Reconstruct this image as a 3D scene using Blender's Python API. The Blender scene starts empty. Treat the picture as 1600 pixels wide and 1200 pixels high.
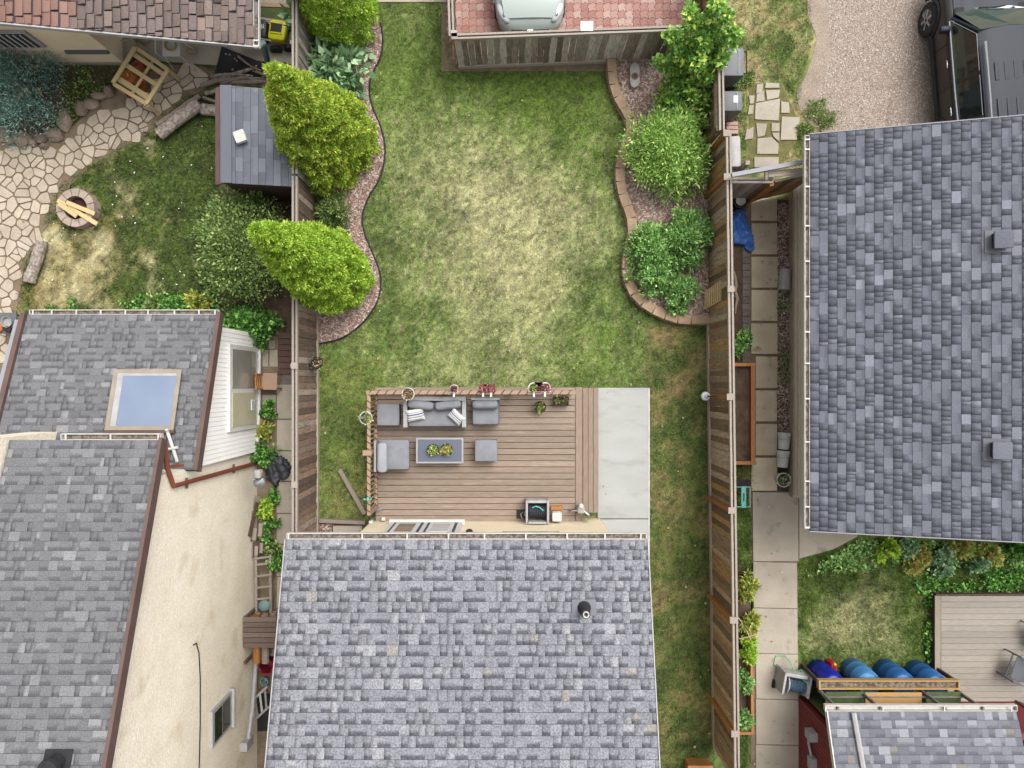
import bpy, math, random
import numpy as np
from mathutils import Vector, Matrix
R = math.radians
random.seed(7); rng = np.random.default_rng(7)
scene = bpy.context.scene
# ---------------------------------------------------------------- camera, sky, sun, exposure
H, F = 17.5, 1120.0                      # camera height in metres, focal length in photo pixels
cam_d = bpy.data.cameras.new('camera'); cam = bpy.data.objects.new('camera', cam_d)
scene.collection.objects.link(cam); scene.camera = cam
cam.location = (0, 0, H); cam.rotation_euler = (0, 0, 0)
cam_d.sensor_width = 36; cam_d.lens = 36*F/1600; cam_d.clip_end = 500
SUN_EL, SUN_AZ = R(60), R(40)            # high veiled sun
world = bpy.data.worlds.new('World'); scene.world = world; world.use_nodes = True
nt = world.node_tree; nt.nodes.clear()
sky = nt.nodes.new('ShaderNodeTexSky'); sky.sky_type = 'NISHITA'; sky.sun_disc = False
sky.sun_elevation = SUN_EL; sky.sun_rotation = SUN_AZ; sky.dust_density = 6; sky.air_density = 1.0; sky.ozone_density = 1.0
hs = nt.nodes.new('ShaderNodeHueSaturation'); hs.inputs['Saturation'].default_value = 0.12
bgn = nt.nodes.new('ShaderNodeBackground'); bgn.inputs['Strength'].default_value = 0.15
out = nt.nodes.new('ShaderNodeOutputWorld')
nt.links.new(sky.outputs[0], hs.inputs['Color']); nt.links.new(hs.outputs[0], bgn.inputs['Color']); nt.links.new(bgn.outputs[0], out.inputs['Surface'])
sun_d = bpy.data.lights.new('sun', 'SUN'); sun = bpy.data.objects.new('sun', sun_d); scene.collection.objects.link(sun)
sun_d.energy = 1.15; sun_d.angle = R(40); sun_d.color = (1, 0.96, 0.9)
sd = Vector((math.sin(SUN_AZ)*math.cos(SUN_EL), math.cos(SUN_AZ)*math.cos(SUN_EL), math.sin(SUN_EL)))
sun.rotation_euler = sd.to_track_quat('Z', 'Y').to_euler()
scene.view_settings.view_transform = 'Standard'; scene.view_settings.look = 'None'
scene.view_settings.exposure = 1.0; scene.view_settings.gamma = 1
# ---------------------------------------------------------------- helpers
def P(px, py, z=0.0): return Vector(((px-800)*(H-z)/F, (600-py)*(H-z)/F, z))
def lin(c):
    if isinstance(c, str): c = [int(c[i:i+2], 16) for i in (0, 2, 4)]
    return [((x/255)/12.92 if x/255 <= .04045 else ((x/255+.055)/1.055)**2.4) for x in c]
K = 0.62                                  # display colour -> surface colour
def C(c, k=K): return (*[min(.85, v*k) for v in lin(c)], 1)
def wloc(o):
    v = Vector((0, 0, 0))
    while o is not None: v += o.location; o = o.parent
    return v
def link(o, parent=None):
    scene.collection.objects.link(o)
    if parent is not None: o.parent = parent
    return o
def tag(o, label=None, cat=None, group=None, kind=None):
    if label: o['label'] = label
    if cat: o['category'] = cat
    if group: o['group'] = group
    if kind: o['kind'] = kind
    return o
def thing(name, label, cat, loc, group=None):
    o = bpy.data.objects.new(name, None); o.empty_display_size = .2
    o.location = (loc[0], loc[1], loc[2] if len(loc) > 2 else 0)
    return tag(link(o), label, cat, group)
class MB:
    def __init__(s): s.v = []; s.f = []; s.m = []; s.mi = 0
    def add(s, vs, fs):
        o = len(s.v); s.v += [tuple(v) for v in vs]; s.f += [tuple(i+o for i in f) for f in fs]; s.m += [s.mi]*len(fs); return s
    def box(s, c, d, rz=0, M=None):
        c = Vector(c); h = Vector(d)/2
        vs = [Vector((x*h.x, y*h.y, z*h.z)) for x in (-1, 1) for y in (-1, 1) for z in (-1, 1)]
        if M is None: M = Matrix.Rotation(rz, 3, 'Z')
        vs = [M @ v + c for v in vs]
        return s.add(vs, [(0, 1, 3, 2), (4, 6, 7, 5), (0, 4, 5, 1), (2, 3, 7, 6), (0, 2, 6, 4), (1, 5, 7, 3)])
    def beam(s, a, b, w, h, up=(0, 0, 1)):
        a, b = Vector(a), Vector(b); d = b-a; L = d.length; x = d/L
        y = Vector(up).cross(x)
        if y.length < 1e-4: y = Vector((0, 1, 0)).cross(x)
        if y.length < 1e-4: y = Vector((1, 0, 0)).cross(x)
        y.normalize(); z = x.cross(y)
        M = Matrix((x, y, z)).transposed()
        return s.box((a+b)/2, (L, w, h), M=M)
    def prism(s, poly, z0, z1):
        n = len(poly); a = sum(poly[i][0]*poly[(i+1) % n][1]-poly[(i+1) % n][0]*poly[i][1] for i in range(n))
        if a < 0: poly = poly[::-1]
        vs = [(p[0], p[1], z0) for p in poly]+[(p[0], p[1], z1) for p in poly]
        fs = [tuple(range(n, 2*n)), tuple(range(n-1, -1, -1))]+[(i, (i+1) % n, n+(i+1) % n, n+i) for i in range(n)]
        return s.add(vs, fs)
    def tube(s, pts, r, n=6, cap=True):
        pts = [Vector(p) for p in pts]; k = len(pts); rs = r if isinstance(r, (list, tuple)) else [r]*k
        vs = []; pu = None
        for i, p in enumerate(pts):
            t = (pts[min(i+1, k-1)]-pts[max(i-1, 0)]); t = t.normalized() if t.length > 1e-6 else Vector((0, 0, 1))
            if pu is None: pu = Vector((0, 0, 1)) if abs(t.z) < .9 else Vector((1, 0, 0))
            u = pu-t*pu.dot(t); u.normalize(); w = t.cross(u); pu = u
            for j in range(n):
                a = 2*math.pi*j/n; vs.append(p+(u*math.cos(a)+w*math.sin(a))*rs[i])
        fs = [(i*n+j, i*n+(j+1) % n, (i+1)*n+(j+1) % n, (i+1)*n+j) for i in range(k-1) for j in range(n)]
        if cap: fs += [tuple(range(n-1, -1, -1)), tuple(range((k-1)*n, k*n))]
        return s.add(vs, fs)
    def lathe(s, c, prof, n=20, M=None):
        c = Vector(c); vs = []
        for r, z in prof:
            for j in range(n):
                a = 2*math.pi*j/n; v = Vector((r*math.cos(a), r*math.sin(a), z)); vs.append((M @ v if M else v)+c)
        k = len(prof)
        fs = [(i*n+j, i*n+(j+1) % n, (i+1)*n+(j+1) % n, (i+1)*n+j) for i in range(k-1) for j in range(n)]
        fs += [tuple(range(n-1, -1, -1)), tuple(range((k-1)*n, k*n))]
        return s.add(vs, fs)
    def rbox(s, c, d, r, n=5, rz=0, M=None, puff=0.0, wob=0.0):
        c = Vector(c); h = Vector(d)/2; ih = Vector((max(h.x-r, 0), max(h.y-r, 0), max(h.z-r, 0)))
        if M is None: M = Matrix.Rotation(rz, 3, 'Z')
        N = n
        for ax in range(3):
            for sg in (-1, 1):
                vs = []
                for i in range(N+1):
                    for j in range(N+1):
                        a = (i/N*2-1); b = (j/N*2-1)
                        a = math.copysign(abs(a)**.7, a); b = math.copysign(abs(b)**.7, b)
                        q = [0, 0, 0]; q[ax] = sg*h[ax]; q[(ax+1) % 3] = a*h[(ax+1) % 3]; q[(ax+2) % 3] = b*h[(ax+2) % 3]
                        q = Vector(q); inn = Vector([max(-ih[k], min(ih[k], q[k])) for k in range(3)])
                        dd = q-inn
                        if dd.length > 1e-9: q = inn+dd.normalized()*r
                        if puff and ax == 2: q.z += sg*puff*(1-a*a)*(1-b*b)
                        if wob: q.z += wob*math.sin(q.x*31+q.y*17+c.x*9)*math.sin(q.y*27-q.x*13)
                        vs.append(M @ q + c)
                fs = []
                for i in range(N):
                    for j in range(N):
                        f = (i*(N+1)+j, (i+1)*(N+1)+j, (i+1)*(N+1)+j+1, i*(N+1)+j+1)
                        fs.append(f if sg > 0 else f[::-1])
                s.add(vs, fs)
        return s
    def ell(s, c, r, n=10, k=7, M=None):
        c = Vector(c); vs = []
        for i in range(k+1):
            t = math.pi*i/k
            for j in range(n):
                a = 2*math.pi*j/n; v = Vector((r[0]*math.sin(t)*math.cos(a), r[1]*math.sin(t)*math.sin(a), r[2]*math.cos(t)))
                vs.append((M @ v if M else v)+c)
        return s.add(vs, [(i*n+j, (i+1)*n+j, (i+1)*n+(j+1) % n, i*n+(j+1) % n) for i in range(k) for j in range(n)])
    def xf(s, M): s.v = [tuple(M @ Vector(v)) for v in s.v]; return s
    def mesh(s, name, mats, off=Vector((0, 0, 0)), smooth=False):
        me = bpy.data.meshes.new(name); me.from_pydata([(v[0]-off[0], v[1]-off[1], v[2]-off[2]) for v in s.v], [], s.f)
        for m in (mats if isinstance(mats, (list, tuple)) else [mats]): me.materials.append(m)
        if max(s.m, default=0) > 0: me.polygons.foreach_set('material_index', s.m)
        if smooth: me.polygons.foreach_set('use_smooth', [True]*len(s.f))
        me.update(); return me
    def build(s, name, mats, parent=None, smooth=False, origin=None):
        off = wloc(parent) if parent is not None else Vector((0, 0, 0))
        loc = Vector((0, 0, 0))
        if origin is not None: loc = Vector(origin)-off; off = Vector(origin)
        o = bpy.data.objects.new(name, s.mesh(name, mats, off, smooth)); o.location = loc
        return link(o, parent)
def np_mesh(name, verts, faces, mat, parent=None, col=None, uv=None):
    """verts Nx3, faces MxK (all the same K)"""
    me = bpy.data.meshes.new(name); n = len(verts); m, k = faces.shape
    off = wloc(parent) if parent is not None else Vector((0, 0, 0))
    me.vertices.add(n); me.vertices.foreach_set('co', (verts-np.array(off)).astype(np.float32).ravel())
    me.loops.add(m*k); me.loops.foreach_set('vertex_index', faces.astype(np.int32).ravel())
    me.polygons.add(m); me.polygons.foreach_set('loop_start', np.arange(0, m*k, k, dtype=np.int32))
    try: me.polygons.foreach_set('loop_total', np.full(m, k, dtype=np.int32))
    except Exception: pass
    if col is not None:
        a = me.color_attributes.new('col', 'FLOAT_COLOR', 'POINT')
        a.data.foreach_set('color', np.concatenate([col, np.ones((n, 1))], 1).astype(np.float32).ravel())
    if uv is not None:
        u = me.uv_layers.new(name='uv'); u.data.foreach_set('uv', uv.astype(np.float32).ravel())
    me.materials.append(mat); me.update(); me.validate()
    return link(bpy.data.objects.new(name, me), parent)
def inpoly(x, y, poly):
    r = np.zeros(np.shape(x), bool); n = len(poly); j = n-1
    for i in range(n):
        xi, yi = poly[i]; xj, yj = poly[j]
        if yi != yj: r ^= ((yi > y) != (yj > y)) & (x < (xj-xi)*(y-yi)/(yj-yi)+xi)
        j = i
    return r
_tab = np.random.default_rng(3).random((256, 256))
def vnoise(x, y):
    xi = np.floor(x).astype(int); yi = np.floor(y).astype(int); fx = x-xi; fy = y-yi
    fx = fx*fx*(3-2*fx); fy = fy*fy*(3-2*fy); t = lambda a, b: _tab[a & 255, b & 255]
    return (t(xi, yi)*(1-fx)+t(xi+1, yi)*fx)*(1-fy)+(t(xi, yi+1)*(1-fx)+t(xi+1, yi+1)*fx)*fy
def fbm(x, y, o=4):
    s = 0; a = .5; n = 0
    for i in range(o): s = s+a*vnoise(x*2**i+17*i, y*2**i+5*i); n += a; a *= .55
    return s/n
def smooth(pts, k=4, closed=False):
    pts = [Vector((p[0], p[1], p[2] if len(p) > 2 else 0)) for p in pts]; n = len(pts); o = []
    rngi = range(n if closed else n-1)
    for i in rngi:
        g = lambda j: pts[j % n] if closed else pts[max(0, min(n-1, j))]
        a, b, c, d = g(i-1), g(i), g(i+1), g(i+2)
        for t in range(k):
            t /= k; o.append(.5*((2*b)+(c-a)*t+(2*a-5*b+4*c-d)*t*t+(3*b-a-3*c+d)*t**3))
    if not closed: o.append(pts[-1])
    return o
def pxy(pts, z=0): return [tuple(P(x, y, z)[:2]) for x, y in pts]
# ---------------------------------------------------------------- materials
def mat(name, col, rough=.8, col2=None, ns=3.0, nd=3, contrast=1.0, fine=0.0, fs=60, bump=0.0, bs=60, metal=0.0, var=0.0, stretch=None, spec=.3, ramp=None, band=None, trans=0.0, attr=False, k=K, sheen=0, coat=0.0, stain=None, emit=None):
    m = bpy.data.materials.new(name); m.use_nodes = True; t = m.node_tree; N = t.nodes; L = t.links
    b = N['Principled BSDF']; b.inputs['Roughness'].default_value = rough; b.inputs['Metallic'].default_value = metal
    b.inputs['Specular IOR Level'].default_value = spec
    if coat: b.inputs['Coat Weight'].default_value = coat; b.inputs['Coat Roughness'].default_value = .05
    geo = N.new('ShaderNodeNewGeometry'); oi = N.new('ShaderNodeObjectInfo')
    vec = geo.outputs['Position']
    rnd = N.new('ShaderNodeMath'); rnd.operation = 'ADD'; L.new(oi.outputs['Random'], rnd.inputs[0]); L.new(geo.outputs['Random Per Island'], rnd.inputs[1])
    fr = N.new('ShaderNodeMath'); fr.operation = 'FRACT'; L.new(rnd.outputs[0], fr.inputs[0]); rand = fr.outputs[0]
    mp = N.new('ShaderNodeMapping'); L.new(vec, mp.inputs['Vector'])
    if stretch: mp.inputs['Scale'].default_value = stretch
    # shift the pattern per piece
    cm = N.new('ShaderNodeCombineXYZ'); ml = N.new('ShaderNodeMath'); ml.operation = 'MULTIPLY'; ml.inputs[1].default_value = 37.0 if (var or ramp) else 0.0
    L.new(rand, ml.inputs[0]); [L.new(ml.outputs[0], cm.inputs[i]) for i in range(3)]; L.new(cm.outputs[0], mp.inputs['Location'])
    def noise(scale, det):
        n = N.new('ShaderNodeTexNoise'); n.inputs['Scale'].default_value = scale; n.inputs['Detail'].default_value = det; L.new(mp.outputs[0], n.inputs['Vector']); return n
    if attr:
        at = N.new('ShaderNodeAttribute'); at.attribute_name = 'col'; cur = at.outputs['Color']
    elif ramp:
        rp = N.new('ShaderNodeValToRGB'); rp.color_ramp.interpolation = 'CONSTANT'; e = rp.color_ramp.elements
        while len(e) < len(ramp): e.new(.5)
        for el, (p, c) in zip(e, ramp): el.position = p; el.color = C(c, k)
        L.new(rand, rp.inputs[0]); cur = rp.outputs[0]
    else:
        c1 = N.new('ShaderNodeRGB'); c1.outputs[0].default_value = C(col, k); cur = c1.outputs[0]
    def mixc(fac, a, bcol, mode='MIX'):
        x = N.new('ShaderNodeMix'); x.data_type = 'RGBA'; x.blend_type = mode
        if hasattr(fac, 'is_linked'): L.new(fac, x.inputs[0])
        else: x.inputs[0].default_value = fac
        L.new(a, x.inputs[6])
        if hasattr(bcol, 'is_linked'): L.new(bcol, x.inputs[7])
        else: x.inputs[7].default_value = bcol
        return x.outputs[2]
    def mr(v, a0, a1, b0, b1):
        x = N.new('ShaderNodeMapRange'); L.new(v, x.inputs[0]); x.inputs[1].default_value = a0; x.inputs[2].default_value = a1; x.inputs[3].default_value = b0; x.inputs[4].default_value = b1; return x.outputs[0]
    if col2 is not None:
        n = noise(ns, nd); w = .22/contrast
        cur = mixc(mr(n.outputs[0], .5-w, .5+w, 0, 1), cur, C(col2, k))
    if stain is not None:
        n = noise(stain[1], 4); cur = mixc(mr(n.outputs[0], stain[2], stain[2]+.12, 0, stain[3] if len(stain) > 3 else .8), cur, C(stain[0], k))
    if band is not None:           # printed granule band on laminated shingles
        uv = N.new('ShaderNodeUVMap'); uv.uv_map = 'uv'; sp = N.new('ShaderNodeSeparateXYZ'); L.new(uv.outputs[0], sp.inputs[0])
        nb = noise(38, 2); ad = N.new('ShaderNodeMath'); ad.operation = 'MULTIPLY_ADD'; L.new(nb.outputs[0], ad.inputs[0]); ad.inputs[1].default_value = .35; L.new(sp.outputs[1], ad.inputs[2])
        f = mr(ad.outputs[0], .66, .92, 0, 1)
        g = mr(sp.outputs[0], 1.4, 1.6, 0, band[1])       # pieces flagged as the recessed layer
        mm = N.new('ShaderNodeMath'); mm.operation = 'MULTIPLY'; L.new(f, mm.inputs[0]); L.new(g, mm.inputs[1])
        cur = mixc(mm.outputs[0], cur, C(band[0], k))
    val = None
    if var:
        val = mr(rand, 0, 1, 1-var, 1+var)
    if fine:
        n = noise(fs, 2); v2 = mr(n.outputs[0], .25, .75, 1-fine, 1+fine)
        if val is None: val = v2
        else:
            q = N.new('ShaderNodeMath'); q.operation = 'MULTIPLY'; L.new(val, q.inputs[0]); L.new(v2, q.inputs[1]); val = q.outputs[0]
    if val is not None:
        hv = N.new('ShaderNodeHueSaturation'); L.new(val, hv.inputs['Value']); L.new(cur, hv.inputs['Color']); cur = hv.outputs[0]
    L.new(cur, b.inputs['Base Color'])
    if bump:
        n = noise(bs, 3); bp = N.new('ShaderNodeBump'); bp.inputs['Strength'].default_value = bump; bp.inputs['Distance'].default_value = .02
        L.new(n.outputs[0], bp.inputs['Height']); L.new(bp.outputs[0], b.inputs['Normal'])
    if trans:
        tr = N.new('ShaderNodeBsdfTranslucent'); L.new(cur, tr.inputs['Color']); mx = N.new('ShaderNodeMixShader'); mx.inputs[0].default_value = trans
        L.new(b.outputs[0], mx.inputs[1]); L.new(tr.outputs[0], mx.inputs[2]); L.new(mx.outputs[0], N['Material Output'].inputs['Surface'])
    return m
def glass(name, col, rough=.04):
    return mat(name, col, rough=rough, spec=.9, coat=.6)
M = {}
M['soil'] = mat('soil', '6b5a4a', .95, '4a3b30', 5, fine=.3, fs=70, bump=.6, bs=50)
M['ground'] = mat('ground', '8a7d66', .95, '6c6048', 1.2, fine=.25, fs=50, bump=.4)
M['mulch_bed'] = mat('mulch_bed', 'a88e80', .95, '8a6f62', 6, fine=.4, fs=60, bump=.8, bs=60)
M['mulch'] = mat('mulch', '96776a', .95, ramp=[(0, '8f7468'), (.25, 'b09588'), (.5, 'cab6aa'), (.7, '9a786a'), (.88, 'dacec4')])
M['lawn'] = mat('lawn', '808060', .95, attr=True, fine=.3, fs=45, bump=.5, bs=60)
M['blade'] = mat('blade', '808060', .75, attr=True, var=.45, trans=.25, spec=.2)
M['gravel'] = mat('gravel', 'a99a8c', .95, '958679', 2.2, fine=.35, fs=34, bump=.7, bs=40, stain=('8c8078', .8, .55, .6))
M['pebble'] = mat('pebble', 'b3a191', .9, ramp=[(0, '93857a'), (.3, 'ab9d90'), (.55, 'bdb0a5'), (.75, '81716a'), (.92, 'cfc8c0')])
M['concrete'] = mat('concrete', 'b6b7b4', .85, 'acada9', .9, fine=.07, fs=40, stretch=(1, 3, 1), bump=.15, bs=60, stain=('9b9b96', 1.1, .56, .5))
M['concrete_old'] = mat('concrete_old', 'b9af9f', .9, 'a79d8e', 1.8, fine=.12, fs=50, bump=.25, bs=90, var=.05, stain=('857a6c', 2.6, .62, .7))
M['slab'] = mat('slab', 'c8bca4', .9, 'b6aa92', 2.2, fine=.12, fs=50, bump=.3, bs=70, var=.07, stain=('978b7a', 3.5, .6, .8), k=.7)
M['flag_slab'] = mat('flag_slab', 'b5ad9e', .9, 'a39b8c', 2.2, fine=.14, fs=40, bump=.3, var=.07, stain=('8f8778', 3, .6, .6))
M['flagstone'] = mat('flagstone', 'c6b9a6', .9, 'b3a491', 4, fine=.15, fs=40, bump=.4, bs=40, var=.12)
M['joint'] = mat('joint', '8e7c68', .95, '706450', 4, fine=.3, fs=60, bump=.5)
M['paver'] = mat('paver', 'b57e76', .9, ramp=[(0, 'ab8379'), (.3, 'b59087'), (.55, 'a3776e'), (.75, 'bb9f94'), (.9, 'b38579')], fine=.12, fs=60, bump=.3)
M['brick_grey'] = mat('brick_grey', '857a74', .9, '6f6560', 8, fine=.15, fs=60, var=.15)
M['block'] = mat('block', 'b39a80', .9, '9c846c', 5, fine=.15, fs=60, bump=.5, bs=60, var=.1)
M['rock'] = mat('rock', '9a8878', .9, '7d6e62', 4, fine=.15, fs=40, bump=.6, bs=20, var=.15)
M['stucco'] = mat('stucco', 'e8dfce', .95, 'dfd3bf', 1.6, fine=.13, fs=26, bump=.9, bs=30, stain=('c2ad8e', 1.3, .58, .5), k=.84)
M['stucco2'] = mat('stucco2', 'e6d8bd', .95, 'dccaa9', 1.5, fine=.06, fs=60, bump=.4, bs=55, k=.75)
M['stucco_garage'] = mat('stucco_garage', 'e0d4bd', .95, 'd6c8ae', 1.5, fine=.08, fs=40, bump=.4, bs=55, k=.85)
M['siding_white'] = mat('siding_white', 'f4f2ee', .6, 'eceae6', 2, fine=.03, k=.85)
M['siding_red'] = mat('siding_red', '8c3a3a', .6, '7c3234', 2, fine=.06, var=.04)
M['white'] = mat('white', 'e0deda', .5, 'd2cfca', 5, fine=.05, fs=20)
M['white_dirty'] = mat('white_dirty', 'd8d5d0', .6, 'c4beb6', 6, fine=.1, fs=30)
M['gutter_dirt'] = mat('gutter_dirt', '5a4e44', .95, '8d8377', 14, fine=.4, fs=60, contrast=2)
M['brown_trim'] = mat('brown_trim', '6e5852', .6, '5f4b46', 3)
M['rust_pipe'] = mat('rust_pipe', '8c4f3c', .6, '7a4232', 5)
M['gable_grey'] = mat('gable_grey', '9b9aa0', .7)
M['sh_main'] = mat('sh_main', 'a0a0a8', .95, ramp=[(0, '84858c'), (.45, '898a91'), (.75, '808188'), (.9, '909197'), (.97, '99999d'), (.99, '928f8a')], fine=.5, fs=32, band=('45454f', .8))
M['sh_garage'] = mat('sh_garage', '787c88', .95, ramp=[(0, '6b6e78'), (.3, '70737d'), (.52, '676a73'), (.7, '747781'), (.84, '7e818b'), (.93, '62656e'), (.975, '868a95')], fine=.3, fs=60, bump=.3, bs=90, band=('41434d', .35))
M['sh_left'] = mat('sh_left', '88888b', .95, ramp=[(0, '737376'), (.35, '78787b'), (.6, '6f6f72'), (.8, '818184'), (.92, '8f8f91'), (.97, '68686b')], fine=.34, fs=55, bump=.3, bs=90, band=('48484c', .6))
M['sh_shed'] = mat('sh_shed', '6d7079', .95, ramp=[(0, '6a6d76'), (.4, '757882'), (.75, '62656e')], fine=.1, fs=60, band=('45474e', .2))
M['sh_lean'] = mat('sh_lean', '7f818a', .95, ramp=[(0, '74767e'), (.3, '7c7e86'), (.5, '6b6d75'), (.7, '868890'), (.87, '95979e'), (.96, '837e79')], fine=.24, fs=55, bump=.3, bs=90, band=('45464e', .5))
M['moss'] = mat('moss', '7a7448', .95, '5c5c34', 6, fine=.35, fs=40, bump=.5)
M['skylight_frame'] = mat('skylight_frame', 'a39888', .6, '93887a', 5)
M['sh_old'] = mat('sh_old', '8a736a', .95, ramp=[(0, '786a65'), (.3, '7f716c'), (.55, '70635d'), (.78, '877871'), (.92, '937c72'), (.97, '675a55')], fine=.34, fs=50, bump=.5, bs=60)
M['sh_old_red'] = mat('sh_old_red', 'a8675a', .95, ramp=[(0, '88695f'), (.3, '8e6f65'), (.6, '826459'), (.85, '94766b')], fine=.14, fs=55, bump=.3)
M['roofdeck'] = mat('roofdeck', '4a4a50', .95)
wood = lambda n, c, c2, st, **k: mat(n, c, .8, c2, 9, 4, fine=.1, fs=30, stretch=st, **k)
M['deck_x'] = wood('deck_x', 'a08f80', '897869', (.5, 9, 9), var=.13, stain=('b9aa99', 3, .6, .6))
M['deck_y'] = wood('deck_y', 'a08e7e', '887666', (9, .5, 9), var=.08)
M['deck_old_x'] = wood('deck_old_x', 'a9a196', '958d82', (.6, 9, 9), var=.1, stain=('8a745e', 3, .66, .6))
M['deck_old_y'] = wood('deck_old_y', 'a69b8c', '918677', (9, .6, 9), var=.08)
M['rail_wood'] = wood('rail_wood', 'b59880', '9a7e68', (5, 5, 5), var=.06)
M['fence_grey'] = mat('fence_grey', '8f857d', .85, ramp=[(0.000, '8f857d'), (0.167, '7b7169'), (0.333, 'a39a92'), (0.500, '6b6059'), (0.667, '958a80'), (0.833, '857a72')], var=.1, fine=.4, fs=7, stretch=(5, 5, .7), bump=.3, bs=12, stain=('4e443d', 1.6, .6, .5), k=.8)
M['fence_brown'] = mat('fence_brown', '85756a', .85, ramp=[(0.000, '85756a'), (0.167, '6d5d52'), (0.333, '9a8b80'), (0.500, '5e4e44'), (0.667, '8b7464'), (0.833, '7a6456')], var=.1, fine=.4, fs=7, stretch=(5, 5, .7), bump=.3, bs=12, stain=('4e443d', 1.6, .6, .5), k=.8)
M['fence_right'] = mat('fence_right', '8f7a66', .85, ramp=[(0.000, '8f7a66'), (0.167, '776350'), (0.333, 'a48f7a'), (0.500, '66523f'), (0.667, '98784f'), (0.833, '846b54')], var=.1, fine=.4, fs=7, stretch=(5, 5, .7), bump=.3, bs=12, stain=('4e443d', 1.6, .6, .5), k=.8)
M['fence_park'] = mat('fence_park', '948a80', .85, ramp=[(0.000, '948a80'), (0.167, '7c736a'), (0.333, 'aaa299'), (0.500, '6c635b'), (0.667, 'b2aba2'), (0.833, '857b71')], var=.1, fine=.4, fs=7, stretch=(5, 5, .7), bump=.3, bs=12, stain=('4e443d', 1.6, .6, .5), k=.8)
M['fence_cap'] = wood('fence_cap', 'b0a69b', '968b80', (4, 4, 4), var=.06)
M['kick'] = wood('kick', 'beb1a0', 'a59786', (4, 4, 4), var=.06)
M['cedar'] = wood('cedar', 'b57e48', '9a6534', (5, 5, 1.2), var=.12)
M['cedar_box'] = wood('cedar_box', 'c08659', 'a56c42', (5, 1, 5), var=.08)
M['pine'] = wood('pine', 'dcc493', 'cbb07c', (4, 4, 4), var=.08)
M['pine_beam'] = wood('pine_beam', 'bd9c68', 'a98852', (.8, 6, 6), var=.06)
M['plywood'] = wood('plywood', 'cfa468', 'be9154', (1, 6, 6))
M['stud'] = mat('stud', '8f8a82', .8, '77716a', 6, fine=.1)
M['green_board'] = mat('green_board', '5d6c42', .9, '485632', 4, fine=.25, fs=40)
M['wood_dark'] = wood('wood_dark', '6a5248', '503c34', (6, 6, 2), var=.15)
M['wood_grey'] = wood('wood_grey', 'a79a8e', '897c71', (5, 5, 5), var=.12)
M['crate'] = wood('crate', '7d6c62', '5f4f46', (6, 6, 2), var=.2)
M['bark'] = mat('bark', 'a39589', .95, '85776c', 12, fine=.2, fs=40, bump=.8, bs=30, stretch=(1, 1, 1))
M['log'] = mat('log', 'b8aba0', .9, '7d7168', 16, fine=.2, fs=50, bump=.8, bs=40, contrast=1.5)
M['cushion'] = mat('cushion', '8d8f95', .9, '808288', 5, fine=.05, fs=80, bump=.2, bs=120)
M['cushion_lt'] = mat('cushion_lt', 'a5a7ac', .9, '989a9f', 5, fine=.05, fs=80, bump=.2, bs=120)
M['frame_grey'] = mat('frame_grey', 'aaa8a8', .5, '9c9a9a', 5)
M['rattan'] = mat('rattan', '77757a', .7, '65636a', 30, fine=.2, fs=80)
M['table_glass'] = mat('table_glass', '666c7c', .25, '5f6575', 2, spec=.5)
M['black'] = mat('black', '2a2a2c', .5, '222224', 5)
M['black_matte'] = mat('black_matte', '333336', .85, '26262a', 8, fine=.2, fs=50, bump=.4)
M['grey_plastic'] = mat('grey_plastic', '6b6e75', .5, '62656c', 4)
M['grey_light'] = mat('grey_light', 'b7b5b5', .5, 'a5a2a2', 6)
M['metal'] = mat('metal', 'b4b6b8', .35, 'a2a4a6', 8, metal=.6)
M['tyre'] = mat('tyre', '2b2b2d', .85, '353537', 20)
M['chrome'] = mat('chrome', 'd0d3d8', .15, metal=.9)
M['silver'] = mat('silver', 'b3beb9', .45, coat=.2)
M['suv'] = mat('suv', '262d37', .5, spec=.2)
M['suv_side'] = mat('suv_side', '2b2626', .35, coat=.25)
M['glass_dark'] = glass('glass_dark', '20282a')
M['glass_car'] = glass('glass_car', '3a4a44')
M['glass_blue'] = mat('glass_blue', '76849c', .3, '8492a8', 1.2, spec=.5)
M['glass_win'] = mat('glass_win', '8b8a84', .1, 'a09d90', 1.5, spec=.8, coat=.5)
M['blind'] = mat('blind', 'cdc6a8', .4, 'bfb898', 2, coat=.6)
M['glass_brown'] = mat('glass_brown', '6b5c50', .1, spec=.8, coat=.5)
M['glass_pale'] = mat('glass_pale', 'c9d0d4', .1, spec=.8, coat=.5)
M['navy'] = mat('navy', '4a5068', .6, '434960', 4)
M['barrel'] = mat('barrel', '2f6aa8', .45, '2a62a0', 3, fine=.05)
M['barrel_pale'] = mat('barrel_pale', '4d8cc0', .5, '4683b6', 3, fine=.05)
M['barrel_deep'] = mat('barrel_deep', '1426a0', .35, '10208c', 3)
M['red_plastic'] = mat('red_plastic', 'c2202c', .4)
M['red_dark'] = mat('red_dark', '8e1f30', .5, '7c1a2a', 5)
M['tarp_blue'] = mat('tarp_blue', '4276c4', .45, '3768b6', 5, fine=.08, fs=30)
M['bag_black'] = mat('bag_black', '3a3a42', .5, '2c2c34', 8)
M['terracotta'] = mat('terracotta', 'b5673f', .8, 'a05632', 6, fine=.15)
M['pumpkin'] = mat('pumpkin', 'c2733c', .7, 'a85f30', 6)
M['teal'] = mat('teal', '6cc0b6', .5, '5fb0a8', 5)
M['teal_post'] = mat('teal_post', '7f9a98', .7, '71898a', 6)
M['yellow'] = mat('yellow', 'd2d21e', .5, 'c2c214', 5)
M['green_hose'] = mat('green_hose', '6fc79a', .5)
M['yellow_hose'] = mat('yellow_hose', 'b89a50', .6)
M['hose_black'] = mat('hose_black', '3a3f4a', .5, '2c3038', 30)
M['hose_teal'] = mat('hose_teal', '55708a', .5, '2a3540', 40, contrast=2)
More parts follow.
